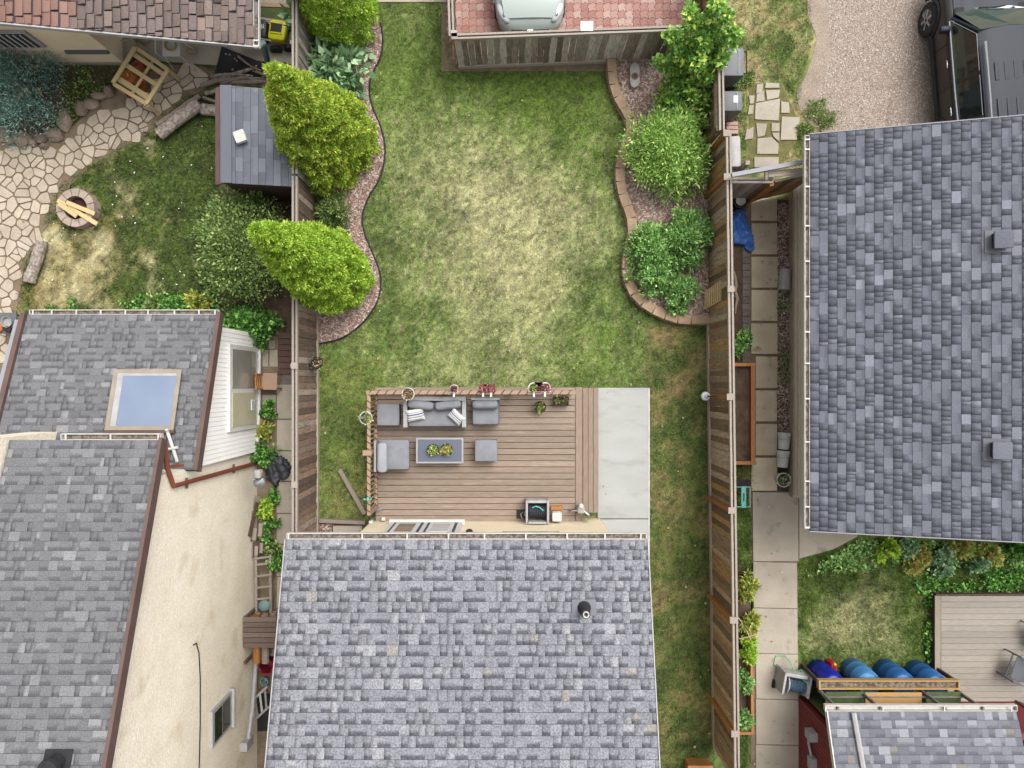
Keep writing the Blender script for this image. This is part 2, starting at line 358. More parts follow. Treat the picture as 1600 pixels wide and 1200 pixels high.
M['stone_grey'] = mat('stone_grey', 'b5b2ac', .9, '9d9a94', 8, fine=.15)
M['fire_stone'] = mat('fire_stone', 'bba99a', .9, 'a08f82', 5, fine=.2, var=.08, bump=.4)
M['ash'] = mat('ash', '5a2f30', .95, '3c2224', 8, fine=.3)
M['paper'] = mat('paper', 'f0efec', .7)
M['stripe_blue'] = mat('stripe_blue', '3f6391', .9)
M['stripe_beige'] = mat('stripe_beige', 'a8a08e', .9)
M['petal_purple'] = mat('petal_purple', '8f86c8', .8, 'b0a4dc', 20)
M['petal_red'] = mat('petal_red', 'a5505a', .8, 'c98a90', 30)
M['petal_pink'] = mat('petal_pink', 'd09a98', .8, 'a86a62', 30)
def leafmat(n, cols, k=.62, tr=.3, var=.25):
    r = [(i/len(cols), c) for i, c in enumerate(cols)]
    return mat(n, cols[0], .7, ramp=r, var=var, trans=tr, spec=.2, k=k)
M['lf_cedar'] = leafmat('lf_cedar', ['9dbb44', '8aaa3c', 'b0c650', '769636', 'bcc858', '92b040', 'b4b050'], 1.05)
M['lf_cedar2'] = leafmat('lf_cedar2', ['94b53e', '82a236', 'a6c04a', '6e8e30', 'b2c456', '8aaa3c'], 1.15)
M['lf_maple'] = leafmat('lf_maple', ['82aa54', '6c9646', '98be66', '5c843e', 'b0c45a', '8ab25c'], 1.05)
M['lf_willow'] = leafmat('lf_willow', ['94b65c', '80a44c', 'aac672', '6c9040', 'b8cc7c', '749a4a'], 1.1)
M['lf_peony'] = leafmat('lf_peony', ['86ac5e', '729a50', '9cc074', '5f8644', 'aacc84', '7ca664'], 1.05)
M['lf_hosta'] = leafmat('lf_hosta', ['7f9f74', '6d8e62', '93b088', '5d7f52', 'a2ba94'], 1.0)
M['lf_dark'] = leafmat('lf_dark', ['7c9454', '688044', '92a866', '566e38', 'a0b06e', '748c4c'], .95)
M['lf_vine'] = leafmat('lf_vine', ['5c8c3e', '4c7834', '72a44e', '406630', '88b45e'], .95)
M['lf_spruce'] = leafmat('lf_spruce', ['64857c', '54756c', '7a9a90', '476459', '8cab9f'], 1.05, .2)
M['lf_yellow'] = leafmat('lf_yellow', ['a8b458', '94a64a', 'bcc066', '7e9642', 'b8ac5c'], .95)
M['lf_orange'] = leafmat('lf_orange', ['a8b060', '94a452', 'bcc070', '809848', 'c0a862'], .95)
M['lf_succ'] = leafmat('lf_succ', ['9aa860', '8a9c50', 'b4bc74', '70803c'], 1.0)
M['lf_redpl'] = leafmat('lf_redpl', ['7c4a48', '94605c', '6a3a3c', 'a87a70'], .8)
M['lf_dry'] = leafmat('lf_dry', ['b09a78', '94805e', 'c8b490', '7c6c4c'], .8)
# ---------------------------------------------------------------- ground sheets and grass
MULCH_EDGE = [(578, -40), (582, 5), (593, 30), (598, 60), (594, 90), (582, 115), (577, 140), (583, 170), (594, 195), (601, 225), (600, 255), (590, 285), (575, 310), (566, 340), (570, 365), (580, 390), (592, 420), (595, 445), (590, 470), (575, 495), (555, 515), (530, 530), (499, 537)]
EDGE_S = [(p.x, p.y) for p in smooth(MULCH_EDGE, 4)]
MULCH_L = [(490, -40)]+EDGE_S+[(490, 537)]
WALL_C = [(953, 88), (954, 112), (957, 138), (966, 162), (980, 185), (985, 206), (975, 232), (968, 258), (967, 285), (973, 312), (984, 342), (986, 368), (980, 396), (977, 425), (984, 452), (1002, 474), (1030, 490), (1062, 500), (1106, 500)]
WALL_S = [(p.x, p.y) for p in smooth(WALL_C, 6)]
MULCH_R = WALL_S+[(1112, 500), (1112, 60), (953, 60)]
FLAG = [(-60, 165), (20, 205), (95, 215), (150, 165), (200, 130), (260, 100), (320, 105), (345, 125), (300, 150), (255, 185), (225, 215), (180, 235), (140, 262), (110, 290), (90, 330), (62, 370), (40, 410), (32, 455), (24, 500), (28, 560), (-10, 640), (-60, 640)]
def gauss(px, py, l):
    d = 0
    for x, y, r, w in l: d = d+w*np.exp(-((px-x)**2+(py-y)**2)/(r*r))
    return d
G1, G2, STR, BRN, DIRT = [np.array(lin(c))*K for c in ('73923a', '455d26', 'c0ba8e', '93804e', '8a7864')]
def mixn(a, b, t): return a*(1-t[..., None])+b*t[..., None]
def gcol(X, Y):
    px = X*F/H+800; py = 600-Y*F/H
    n1 = fbm(X*.55+40, Y*.55+40); n2 = fbm(X*1.7+9, Y*1.7+3); n3 = fbm(X*5+1, Y*5+2, 3)
    cell = lambda f, o: _tab[np.floor(X*f+o+Y*1.7).astype(int) & 255, np.floor(Y*f+o*3+np.floor(X*f+o+Y*1.7)*.37).astype(int) & 255]
    spk0 = cell(16, 31)*.6+cell(27, 7)*.4
    green = mixn(G2, G1, np.clip((n2-.5)*1.4+.58+(n3-.5)*.5, 0, 1))
    dc = gauss(px, py, [(790, 300, 150, .5), (760, 440, 150, .45), (860, 400, 140, .25), (690, 260, 80, .2), (820, 520, 90, .15), (1000, 560, 70, .15), (1050, 640, 45, .35), (1085, 560, 30, .4), (560, 790, 45, .4), (640, 590, 70, .22), (800, 592, 60, .2), (1060, 900, 50, .25), (1050, 980, 30, .3), (1075, 1060, 18, .5), (1072, 1150, 14, .5), (1000, 150, 60, .1), (625, 512, 5, 1), (958, 533, 5, .9), (1041, 745, 6, 1.2), (950, 528, 14, -.8), (800, 562, 200, -.06)])
    lush = gauss(px, py, [(830, 140, 120, .5), (620, 120, 60, .25), (960, 470, 90, .3), (620, 520, 80, .3), (900, 560, 90, .15)])
    dC = np.clip(dc-lush*.8+(n2-.5)*.8+(n1-.5)*.4+(n3-.5)*.35+(spk0-.5)*.9+.03, 0, 1)
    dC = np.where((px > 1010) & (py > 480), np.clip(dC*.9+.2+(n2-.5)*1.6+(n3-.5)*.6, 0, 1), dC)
    cC = mixn(green, STR, dC*.85); 
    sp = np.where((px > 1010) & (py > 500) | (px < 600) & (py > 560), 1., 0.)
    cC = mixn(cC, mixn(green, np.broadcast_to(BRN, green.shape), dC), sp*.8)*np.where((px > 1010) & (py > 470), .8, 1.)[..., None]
    spk = cell(19, 3)*.6+cell(31, 11)*.4; lu = np.clip(gauss(px, py, [(840, 130, 110, 1), (640, 110, 60, .5), (930, 160, 60, .6)]), 0, 1)*(1-dC); cC = mixn(cC, np.broadcast_to(np.array(lin('66852a'))*K, cC.shape), lu*.6); spm = np.clip(1+(spk-.5)*1.5, .4, 1.7)[..., None]; cC = cC*spm
    # left yard
    dL = np.clip(gauss(px, py, [(110, 400, 90, .8), (180, 330, 60, .5), (60, 470, 50, .7), (250, 380, 60, .35), (200, 230, 40, .35), (140, 460, 60, .3)])+(n2-.5)*2.2+(n3-.5)*1.3+(spk0-.5)*.6-.16-gauss(px, py, [(300, 260, 90, .4), (280, 440, 70, .25)]), 0, 1)
    dark = mixn(G2*.7, G1*.62, np.clip(n3*1.6-.3, 0, 1))
    cL = mixn(dark, mixn(np.broadcast_to(BRN, green.shape), np.broadcast_to(STR, green.shape), np.clip(n2*2-.6, 0, 1)), dL)
    # right yards
    dU = np.clip(.45+(n2-.5)*2.2+(n3-.5)*1.2, 0, 1)
    cU = mixn(green, mixn(np.broadcast_to(STR, green.shape), np.broadcast_to(BRN, green.shape), n3), dU)
    dD = np.clip(gauss(px, py, [(1330, 970, 60, .7), (1370, 930, 50, .4), (1270, 1000, 30, .35), (1400, 1000, 30, .25)])+(n2-.5)*1.2+(n3-.5)*.8-.1, 0, 1)
    cD = mixn(green*.95, STR, dD*.85)
    cR = np.where((py < 320)[..., None], cU, cD)
    cR = cR*spm; cL = cL*spm
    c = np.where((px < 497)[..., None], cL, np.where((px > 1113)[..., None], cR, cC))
    return c, np.where(px < 497, dL, np.where(px > 1113, np.where(py < 320, dU, dD), dC))
g = MB(); g.box((0, 0, -.28), (160, 160, .5)); tag(g.build('ground', M['ground']), kind='structure')
xs = np.arange(-14, 14.01, .1); ys = np.arange(-11, 11.01, .1); gx, gy = np.meshgrid(xs, ys)
vv = np.stack([gx.ravel(), gy.ravel(), np.zeros(gx.size)], 1); nx = len(xs); ny = len(ys)
ii = (np.arange(ny-1)[:, None]*nx+np.arange(nx-1)[None]).ravel()
cc, _ = gcol(gx, gy); cc = mixn(cc, np.broadcast_to(DIRT*.75, cc.shape), np.full(gx.shape, .25))
o = np_mesh('lawn', vv, np.stack([ii, ii+1, ii+1+nx, ii+nx], 1), M['lawn'], col=cc.reshape(-1, 3)); tag(o, kind='structure')
def sheet(name, pts, z, m, z0=-.02, cat=None):
    b = MB(); b.prism(pxy(pts), z0, z); return tag(b.build(name, m), kind='structure')
MULCHL = sheet('mulch_bed', MULCH_L, .02, M['mulch_bed'])
MULCHR = sheet('mulch_bed', MULCH_R, .12, M['mulch_bed'])
GRAVEL = [(1258, -60), (1262, 20), (1275, 60), (1262, 110), (1245, 150), (1262, 190), (1300, 215), (1700, 230), (1700, -60)]
sheet('gravel_driveway', [(p.x, p.y) for p in smooth(GRAVEL[:7], 4)]+GRAVEL[7:], .008, M['gravel'])
sheet('path_bed', FLAG, .008, M['joint'])
PATIO = sheet('patio', [(195, 5), (195, 92), (345, 103), (345, 102), (460, 108), (460, -60), (195, -60)], .03, M['concrete_old'])
sheet('soil_strip', [(1144, 312), (1236, 312), (1236, 775), (1144, 775)], .006, M['soil'])
sheet('planting_bed', [(1148, 880), (1176, 880), (1176, 1140), (1148, 1140)], .01, M['soil'])
sheet('alley_bed', [(395, 480), (462, 480), (462, 1230), (395, 1230)], .008, M['soil'])
sheet('soil_strip', [(499, 818), (567, 818), (567, 850), (499, 850)], .012, M['soil'])
sheet('garden_bed', [(-60, 70), (105, 100), (185, 100), (175, 150), (120, 200), (40, 215), (-60, 200)], .004, M['soil'])
sheet('garden_bed', [(345, 470), (345, 490), (410, 560), (460, 560), (460, 280), (330, 300), (330, 440)], .005, M['soil'])
PADZ = .06
PAD = MB(); PAD.prism(pxy([(934, 606), (1013, 606), (1013, 810), (934, 810)], PADZ), -.02, PADZ)
PADO = tag(PAD.build('concrete_pad', M['concrete']), kind='structure')
b = MB(); b.prism(pxy([(920, 811.5), (1013, 811.5), (1013, 870), (920, 870)], PADZ), -.02, PADZ-.004); b.build('slab', M['concrete'], PADO)
b = MB(); b.prism(pxy([(1013.4, 606), (1015.5, 606), (1015.5, 870), (1013.4, 870)], PADZ), -.02, PADZ-.02); b.build('edge_strip', M['white_dirty'], PADO)
tag(MB().prism(pxy([(580, -40), (700, -40), (700, 4), (582, 4)]), -.02, .03).build('sidewalk', M['concrete_old']), kind='structure')
# grass blades
def blades(name, poly, dens, L, W, excl, label, keep=None, z=0.0, up=.7):
    q = pxy(poly); x0 = min(p[0] for p in q); x1 = max(p[0] for p in q); y0 = min(p[1] for p in q); y1 = max(p[1] for p in q)
    n = int((x1-x0)*(y1-y0)*dens); x = rng.uniform(x0, x1, n); y = rng.uniform(y0, y1, n)
    ok = inpoly(x, y, q)
    for e in excl: ok &= ~inpoly(x, y, pxy(e))
    x, y = x[ok], y[ok]; c, d = gcol(x, y)
    if keep is not None:
        k = rng.random(len(x)) < keep(d); x, y, c, d = x[k], y[k], c[k], d[k]
    n = len(x); a = rng.uniform(0, 2*np.pi, n); l = L*rng.uniform(.6, 1.3, n)*(1-.3*d)*(.55+.9*(vnoise(x*11+3, y*11+8)*.45+vnoise(x*23, y*23)*.55)); u = np.clip(rng.normal(up, .25, n), .05, 1)
    h = np.sqrt(1-u*u); dx = np.cos(a)*h*l; dy = np.sin(a)*h*l; w = W*rng.uniform(.7, 1.3, n)
    wx = -np.sin(a)*w; wy = np.cos(a)*w; zz = np.full(n, z)
    p = np.stack([np.stack([x-wx, y-wy, zz], 1), np.stack([x+wx, y+wy, zz], 1), np.stack([x+dx, y+dy, zz+u*l], 1)], 1).reshape(-1, 3)
    # a stray straw blade here and there
    st = rng.random(n) < .12; c = c.copy(); c[st] = c[st]*.65+STR*.35
    return tag(np_mesh(name, p, np.arange(3*n).reshape(-1, 3), M['blade'], col=np.repeat(c*1.25, 3, 0)), label, 'grass', kind='stuff')
LAWN = [(497, 4), (700, 4), (717, 108), (952, 100), (1112, 100), (1109, 500), (1117, 1230), (1010, 1230), (1010, 830), (499, 812)]
DECK_EX = [(585, 605), (1013.6, 605), (1013.6, 870), (585, 830)]
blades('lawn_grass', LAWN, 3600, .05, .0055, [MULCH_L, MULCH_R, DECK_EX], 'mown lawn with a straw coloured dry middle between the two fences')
YARD = [(340, 150), (345, 200), (340, 490), (20, 490), (60, 440), (75, 360), (150, 265), (240, 212), (300, 160)]
FLAG_IN = [(95, 290), (135, 258), (178, 228), (222, 210), (250, 182), (290, 150), (200, 140), (60, 230), (-20, 300), (-20, 500), (18, 490), (30, 455), (36, 410), (60, 370), (75, 330)]
blades('yard_grass', [(340, 150), (345, 200), (340, 490), (18, 490), (30, 430), (50, 370), (85, 300), (120, 255), (200, 195), (270, 150), (300, 148)], 2600, .075, .007, [FLAG_IN], 'patchy dark green and dry grass round the fire pit', keep=lambda d: 1-.75*d)
blades('bed_grass', [(105, 100), (185, 100), (180, 140), (150, 170), (105, 200)], 1500, .08, .008, [], 'loose green grass between the spruce bush and the wooden frame', keep=lambda d: .9-.6*d)
blades('weedy_grass', [(1130, -40), (1262, -40), (1270, 60), (1258, 110), (1245, 170), (1300, 215), (1262, 262), (1140, 275)], 2100, .07, .007, [[(1168, 128), (1222, 128), (1250, 185), (1245, 225), (1215, 262), (1165, 262)]], 'dry yellow weedy grass beside the gravel driveway', keep=lambda d: 1-.4*d)
blades('side_lawn_grass', [(1247, 875), (1345, 845), (1600, 850), (1600, 930), (1458, 930), (1458, 1045), (1560, 1080), (1262, 1080), (1247, 1000)], 3300, .085, .007, [], 'thick green side lawn between the walkway and the pale deck')
blades('strip_grass', [(1149, 726), (1174, 726), (1174, 900), (1149, 900)], 2600, .1, .008, [], 'green grass strip between the fence and the walkway behind the teal stool')
blades('corner_grass', [(1150, 1147), (1169, 1147), (1169, 1230), (1150, 1230)], 2600, .09, .008, [], 'small green grass patch at the foot of the fence past the planting bed')
# wood chip mulch
def chips(name, poly, z, dens, label, k=1.0):
    q = pxy(poly); x0 = min(p[0] for p in q); x1 = max(p[0] for p in q); y0 = min(p[1] for p in q); y1 = max(p[1] for p in q)
    n = int((x1-x0)*(y1-y0)*dens); x = rng.uniform(x0, x1, n); y = rng.uniform(y0, y1, n); ok = inpoly(x, y, q); x, y = x[ok], y[ok]; n = len(x)
    a = rng.uniform(0, 2*np.pi, n); l = rng.uniform(.02, .06, n)*k; w = rng.uniform(.006, .014, n)*k; ux, uy = np.cos(a)*l, np.sin(a)*l; vx, vy = -np.sin(a)*w, np.cos(a)*w
    z1 = z+rng.uniform(.004, .03, n); t = rng.normal(0, .012, n)
    p = np.stack([np.stack([x-ux-vx, y-uy-vy, z1-t], 1), np.stack([x+ux-vx, y+uy-vy, z1+t], 1), np.stack([x+ux+vx, y+uy+vy, z1+t+.004], 1), np.stack([x-ux+vx, y-uy+vy, z1-t+.004], 1)], 1).reshape(-1, 3)
    return tag(np_mesh(name, p, np.arange(4*n).reshape(-1, 4), M['mulch'], None), label, 'mulch', kind='stuff')
chips('wood_chips', MULCH_L, .02, 1500, 'wood chip mulch under the cedars along the curved edging')
chips('wood_chips', MULCH_R, .12, 1500, 'wood chip mulch behind the curved block wall', 1.2)
chips('wood_chips', [(499, 818), (520, 818), (520, 850), (499, 850)], .012, 900, 'brown leaf litter in the corner by the house gutter')
chips('leaf_litter', [(1214, 318), (1234, 318), (1234, 680), (1214, 680)], .006, 900, 'dead leaves in the narrow soil strip along the garage wall')
# gravel pebbles
def pebbles(name, poly, n, label, r=(.012, .03)):
    q = pxy(poly); x0 = min(p[0] for p in q); x1 = max(p[0] for p in q); y0 = min(p[1] for p in q); y1 = max(p[1] for p in q)
    x = rng.uniform(x0, x1, n); y = rng.uniform(y0, y1, n); ok = inpoly(x, y, q); x, y = x[ok], y[ok]; n = len(x)
    rr = rng.uniform(r[0], r[1], n)*rng.uniform(.5, 1, n); a0 = rng.uniform(0, 6.3, n); ps = []
    for kk in range(4): ps.append(np.stack([x+rr*np.cos(a0+kk*1.57)*rng.uniform(.7, 1.2, n), y+rr*np.sin(a0+kk*1.57), np.full(n, .006)], 1))
    ps.append(np.stack([x, y, .008+rr*.7], 1)); p = np.stack(ps, 1).reshape(-1, 3); bse = np.arange(n)*5
    f = np.concatenate([np.stack([bse+kk, bse+(kk+1) % 4, bse+4], 1) for kk in range(4)])
    return tag(np_mesh(name, p, f, M['pebble']), label, 'gravel', kind='stuff')
pebbles('gravel', [(1290, -20), (1480, -20), (1480, 205), (1300, 212), (1275, 150), (1300, 90)], 42000, 'loose pinkish grey gravel on the driveway beside the dark truck')
# ---------------------------------------------------------------- paving pieces
def voronoi_stones(parent, poly, dpx, z0, z1, m, name='flagstone', gap=.016, limit=300):
    q = poly; x0 = max(-40, min(p[0] for p in q)); x1 = max(p[0] for p in q); y0 = min(p[1] for p in q); y1 = max(p[1] for p in q)
    pts = []
    y = y0; r = 0
    while y < y1:
        x = x0+(r % 2)*dpx/2
        while x < x1:
            pts.append((x+random.uniform(-.5, .5)*dpx, y+random.uniform(-.5, .5)*dpx)) if random.random() > .1 else None; x += dpx*random.uniform(.8, 1.25)
        y += dpx*.86; r += 1
    W = [P(a, b_) for a, b_ in pts]; cells = 0
    for i, c in enumerate(W):
        if not inpoly(np.array([pts[i][0]]), np.array([pts[i][1]]), q)[0]: continue
        s = dpx*H/F*1.25; cell = [Vector((c.x+s*math.cos(t), c.y+s*math.sin(t))) for t in [k*math.pi/8 for k in range(16)]]
        for j, d in enumerate(W):
            if j == i: continue
            n = Vector((d.x-c.x, d.y-c.y)); L = n.length
            if L > 2.3*s or L < 1e-5: continue
            n /= L; lim = L/2-gap*random.uniform(.5, 1.0)
            new = []
            for k in range(len(cell)):
                a, b_ = cell[k], cell[(k+1) % len(cell)]
                da = (a-Vector((c.x, c.y))).dot(n)-lim; db = (b_-Vector((c.x, c.y))).dot(n)-lim
                if da <= 0: new.append(a)
                if (da < 0) != (db < 0) and abs(da-db) > 1e-9: new.append(a+(b_-a)*(da/(da-db)))
            cell = new
            if len(cell) < 3: break
        if len(cell) < 3: continue
        cc_ = [Vector((c.x, c.y))+(v-Vector((c.x, c.y)))*.97 for v in cell]
        # round the corners a little
        rr = []
        for k in range(len(cc_)):
            a, b_, d = cc_[k-1], cc_[k], cc_[(k+1) % len(cc_)]
            if (a-b_).length+(b_-d).length < .03: continue
            rr += [b_+(a-b_)*.14, b_+(d-b_)*.14]
        if len(rr) < 3: continue
        dz = random.uniform(-.006, .012)
        MB().prism([tuple(v) for v in rr], z0, z1+dz).build(name, m, parent); cells += 1
        if cells >= limit: break
    return cells
path = tag(MB().prism(pxy(FLAG), -.02, .012).build('flagstone_path', M['joint']), kind='structure')
voronoi_stones(path, [(-12, 225), (20, 232), (95, 225), (150, 178), (205, 160), (262, 108), (315, 108), (320, 125), (290, 150), (250, 182), (222, 210), (178, 228), (135, 258), (95, 290), (75, 330), (60, 370), (36, 410), (30, 455), (18, 490), (20, 560), (-12, 600)], 15.6, .005, .035, M['flagstone'], limit=330)
# interlocking red pavers
pav = tag(MB().prism(pxy([(690, -40), (1085, -40), (1085, 112), (690, 112)]), -.02, .02).build('paver_parking', M['joint']), kind='structure')
def wavy(w, h):
    a = .16*w; hw, hh = w/2*.95, h/2*.95
    return [(-hw, -hh), (-hw*.4, -hh), (-hw*.15, -hh+a), (hw*.4, -hh+a), (hw*.6, -hh), (hw, -hh), (hw, -hh*.2), (hw-a, 0), (hw-a, hh*.4), (hw, hh*.7), (hw, hh), (hw*.6, hh), (hw*.4, hh+a), (-hw*.15, hh+a), (-hw*.4, hh), (-hw, hh), (-hw, hh*.7), (-hw-a, hh*.4), (-hw-a, 0), (-hw, -hh*.2)]
ps = 11.6*H/F; pm = MB().prism(wavy(ps, ps), 0, .03).mesh('paver', M['paver'])
n = 0
for j in range(9):
    for i in range(33):
        c = P(705+i*11.6, -10+j*11.6)
        if j > 5 and i < 1: continue
        o = bpy.data.objects.new('paver', pm); o.location = (c.x, c.y, .014+random.uniform(0, .004)); link(o, pav); n += 1
# paving slabs beside the garage
walk = tag(MB().prism(pxy([(1160, 312), (1214, 312), (1214, 772), (1160, 772)]), -.02, .012).build('slab_path', M['joint']), kind='structure')
ys_ = [308, 347.5, 399.5, 451.5, 503.5, 555, 608, 660, 713, 768]
for i in range(9):
    x0 = 1173.5+random.uniform(-.6, .6); x1 = 1213.5+random.uniform(-.6, .6)
    if 5 <= i <= 7: x0 = 1180
    p = pxy([(x0, ys_[i]+2), (x1, ys_[i]+2+random.uniform(-.5, .5)), (x1, ys_[i+1]-2), (x0, ys_[i+1]-2+random.uniform(-.5, .5))])
    MB().prism(p, 0, .035+random.uniform(0, .008)).build('slab', M['slab'], walk)
for i in range(24):
    y = 330+i*10.3; MB().prism(pxy([(1159.5, y+.6), (1171, y+.6), (1171, y+9.8), (1159.5, y+9.8)]), 0, .03+random.uniform(0, .01)).build('edging_brick', M['brick_grey'], walk)
conc = tag(MB().prism(pxy([(1173, 767), (1340, 767), (1340, 838), (1300, 858), (1246, 872), (1246, 1240), (1173, 1240)]), -.02, .01).build('walkway', M['joint']), kind='structure')
def cslab(pts): MB().prism(pxy(pts), 0, .045).build('slab', M['concrete_old'], conc)
cslab([(1175, 769), (1246.5, 769), (1246.5, 876), (1176, 876)]); cslab([(1247.8, 774), (1255, 780), (1345, 790), (1338, 838), (1300, 858), (1247.8, 872)])
yy = [877.4, 949.5, 1020.5, 1091.5, 1162.5, 1240]
for i in range(5): cslab([(1176+min(i, 2)*2, yy[i]), (1244+i*.8, yy[i]+1.5), (1244.8+i*.8, yy[i+1]+.2), (1177+min(i, 2)*2, yy[i+1]-1.3)])
# irregular flag slabs north of the gate
fl = tag(MB().prism(pxy([(1170, 130), (1220, 130), (1246, 185), (1244, 222), (1216, 262), (1170, 262)]), -.02, .006).build('stepping_path', M['moss']), kind='structure')
for q in ([(1182, 133), (1192, 131), (1190, 144), (1181, 147)], [(1196, 130), (1217, 131), (1217, 138), (1195, 138)], [(1196, 142), (1218, 141), (1216, 153), (1198, 157)], [(1182, 148), (1193, 142), (1194, 158), (1181, 160)],
          [(1180, 162), (1218, 155), (1216, 189), (1179, 187)], [(1220, 159), (1232, 161), (1233, 177), (1220, 177)], [(1221, 183), (1249, 184), (1244, 219), (1219, 219)], [(1181, 193), (1198, 194), (1194, 212), (1183, 215)],
          [(1205, 193), (1217, 193), (1217, 206), (1205, 206)], [(1183, 217), (1205, 215), (1216, 226), (1215, 241), (1182, 241)], [(1178, 246), (1216, 246), (1216, 262), (1178, 262)], [(1170, 165), (1177, 165), (1176, 178), (1168, 180)], [(1166, 204), (1177, 199), (1176, 217), (1163, 219)],
          [(1206, 208), (1217, 208), (1217, 222), (1208, 214)], [(1170, 150), (1178, 150), (1177, 162), (1171, 163)]):
    MB().prism(pxy(q), 0, .035).build('slab', M['flag_slab'], fl)
# slabs in the left alley
al = tag(MB().prism(pxy([(400, 525), (460, 525), (460, 1230), (400, 1230)]), -.02, .012).build('alley_path', M['joint']), kind='structure')
ay = [600, 655, 704, 752, 802, 850, 900, 950, 1000, 1060, 1130, 1210]
for i in range(11): MB().prism(pxy([(434, ay[i]+1), (464, ay[i]+1), (464, ay[i+1]-1), (433, ay[i+1]-1)]), 0, .04).build('slab', M['concrete_old'], al)
for q in ([(408, 547), (420, 547), (420, 573), (408, 573)], [(422, 547), (434, 547), (435, 573), (422, 573)], [(421, 532), (430, 532), (430, 545), (421, 545)], [(408, 617), (432, 617), (432, 655), (413, 655)], [(405, 641), (411, 641), (412, 680), (405, 680)]):
    MB().prism(pxy(q), 0, .035).build('slab', M['concrete_old'], al)
for i in range(7):
    y = 520+i*9.3; MB().box(P(446, y+4.5, .06), (.36, .13, .03), rz=random.uniform(-.02, .02)).build('plank', M['wood_dark'], al)
MB().prism(pxy([(438, 584), (462, 584), (462, 604), (438, 604)]), 0, .03).build('slab', M['brick_grey'], al)
sl = MB().prism(pxy([(521, 821), (566, 821), (566, 850), (521, 850)]), -.01, .04).build('corner_slab', M['concrete_old']); tag(sl, kind='structure')
# ---------------------------------------------------------------- roofs
SHM = {}
def shingle_mesh(m, th=.014, curl=0.0, low=0):
    key = (m.name, th, curl, low); th = th*(.85 if low else 1.0)
    if key in SHM: return SHM[key]
    b = MB(); b.add([(0, 0, 0), (1, 0, 0), (1, .965, 0), (0, .965, 0), (0, 0, th+curl), (1, 0, th+curl*.4), (1, .965, .004), (0, .965, .004)], [(4, 5, 6, 7), (0, 1, 5, 4), (1, 2, 6, 5), (3, 0, 4, 7)])  # ends short: slit of dark deck stands in for each course's shadow line
    me = b.mesh('shingle', m); u = me.uv_layers.new(name='uv')
    for l in me.loops:
        v = me.vertices[l.vertex_index].co; u.data[l.index].uv = (v.x*.9+2*low, min(1, v.y))
    SHM[key] = me; return me
def shingle_roof(roof, O, U, S, width, rows, expo, tabs, m, limit=300, th=.014, curl=0.0, jit=.004, name='shingle', matf=None):
    O, U, S = Vector(O), Vector(U).normalized(), Vector(S).normalized(); Nn = U.cross(S)
    if Nn.z < 0: Nn = -Nn
    items = []
    for r in range(rows):
        x = -random.uniform(0, tabs[1]); low = random.random() < .5
        while x < width:
            w = random.choice(tabs[2:]) if len(tabs) > 2 else random.uniform(*tabs)
            a, e = max(0, x), min(width, x+w); x += w
            low = (not low) if random.random() < .86 else low
            if e-a < .02: continue
            lift = .002+random.uniform(0, jit)
            og = O+U*a+S*(r*expo+(random.uniform(-.03, .012) if curl else 0))+Nn*lift
            Mx = Matrix.Identity(4)
            for k, vec in enumerate((U*(e-a-(random.uniform(.008, .035) if curl else .002)), S*expo, Nn*(random.uniform(.4, 1.5) if curl else 1))):
                for q in range(3): Mx[q][k] = vec[q]
            for q in range(3): Mx[q][3] = og[q]
            c = og+U*(e-a)/2+S*expo/2; d = H-c.z; px = 800+c.x*F/d; py = 600-c.y*F/d
            vis = -5 < px < 1605 and -5 < py < 1205
            items.append((vis, (e-a)*expo/(d*d), Mx, c, int(low)))
    items.sort(key=lambda t: (not t[0], -t[1])); rest = {}
    pw = Matrix.Translation(wloc(roof)).inverted()
    for i, (vis, _, Mx, c, low) in enumerate(items):
        mm = matf(c) if matf else m
        me = shingle_mesh(mm, th, curl, low)
        if i < limit and vis:
            o = bpy.data.objects.new(name, me); link(o, roof); o.matrix_local = pw @ Mx
        else: rest.setdefault((mm.name, low), (mm, low, []))[2].append(Mx)
    for mm, low, L in rest.values():
        me = shingle_mesh(mm, th, curl, low); v0 = np.array([(*v.co, 1) for v in me.vertices]); f0 = np.array([tuple(p.vertices) for p in me.polygons])
        uv0 = np.array([u.uv for u in me.uv_layers['uv'].data])
        A = np.array([[list(r) for r in mx] for mx in L]); V = np.einsum('nij,kj->nki', A, v0)[:, :, :3].reshape(-1, 3)
        Fc = (f0[None]+(np.arange(len(L))*8)[:, None, None]).reshape(-1, 4)
        o = np_mesh('shingles', V, Fc, mm, roof, uv=np.tile(uv0, (len(L), 1))); o['kind'] = 'stuff'
def slab_roof(parent, corners, th, m, name='roof'):
    """corners: 4 top points; solid deck below them"""
    cs = [Vector(c) for c in corners]; n = (cs[1]-cs[0]).cross(cs[3]-cs[0]).normalized()
    if n.z < 0: n = -n
    b = MB(); b.add([*cs, *[c-n*th for c in cs]], [(0, 1, 2, 3), (7, 6, 5, 4), (0, 4, 5, 1), (1, 5, 6, 2), (2, 6, 7, 3), (3, 7, 4, 0)])
    return b.build(name, m, parent)
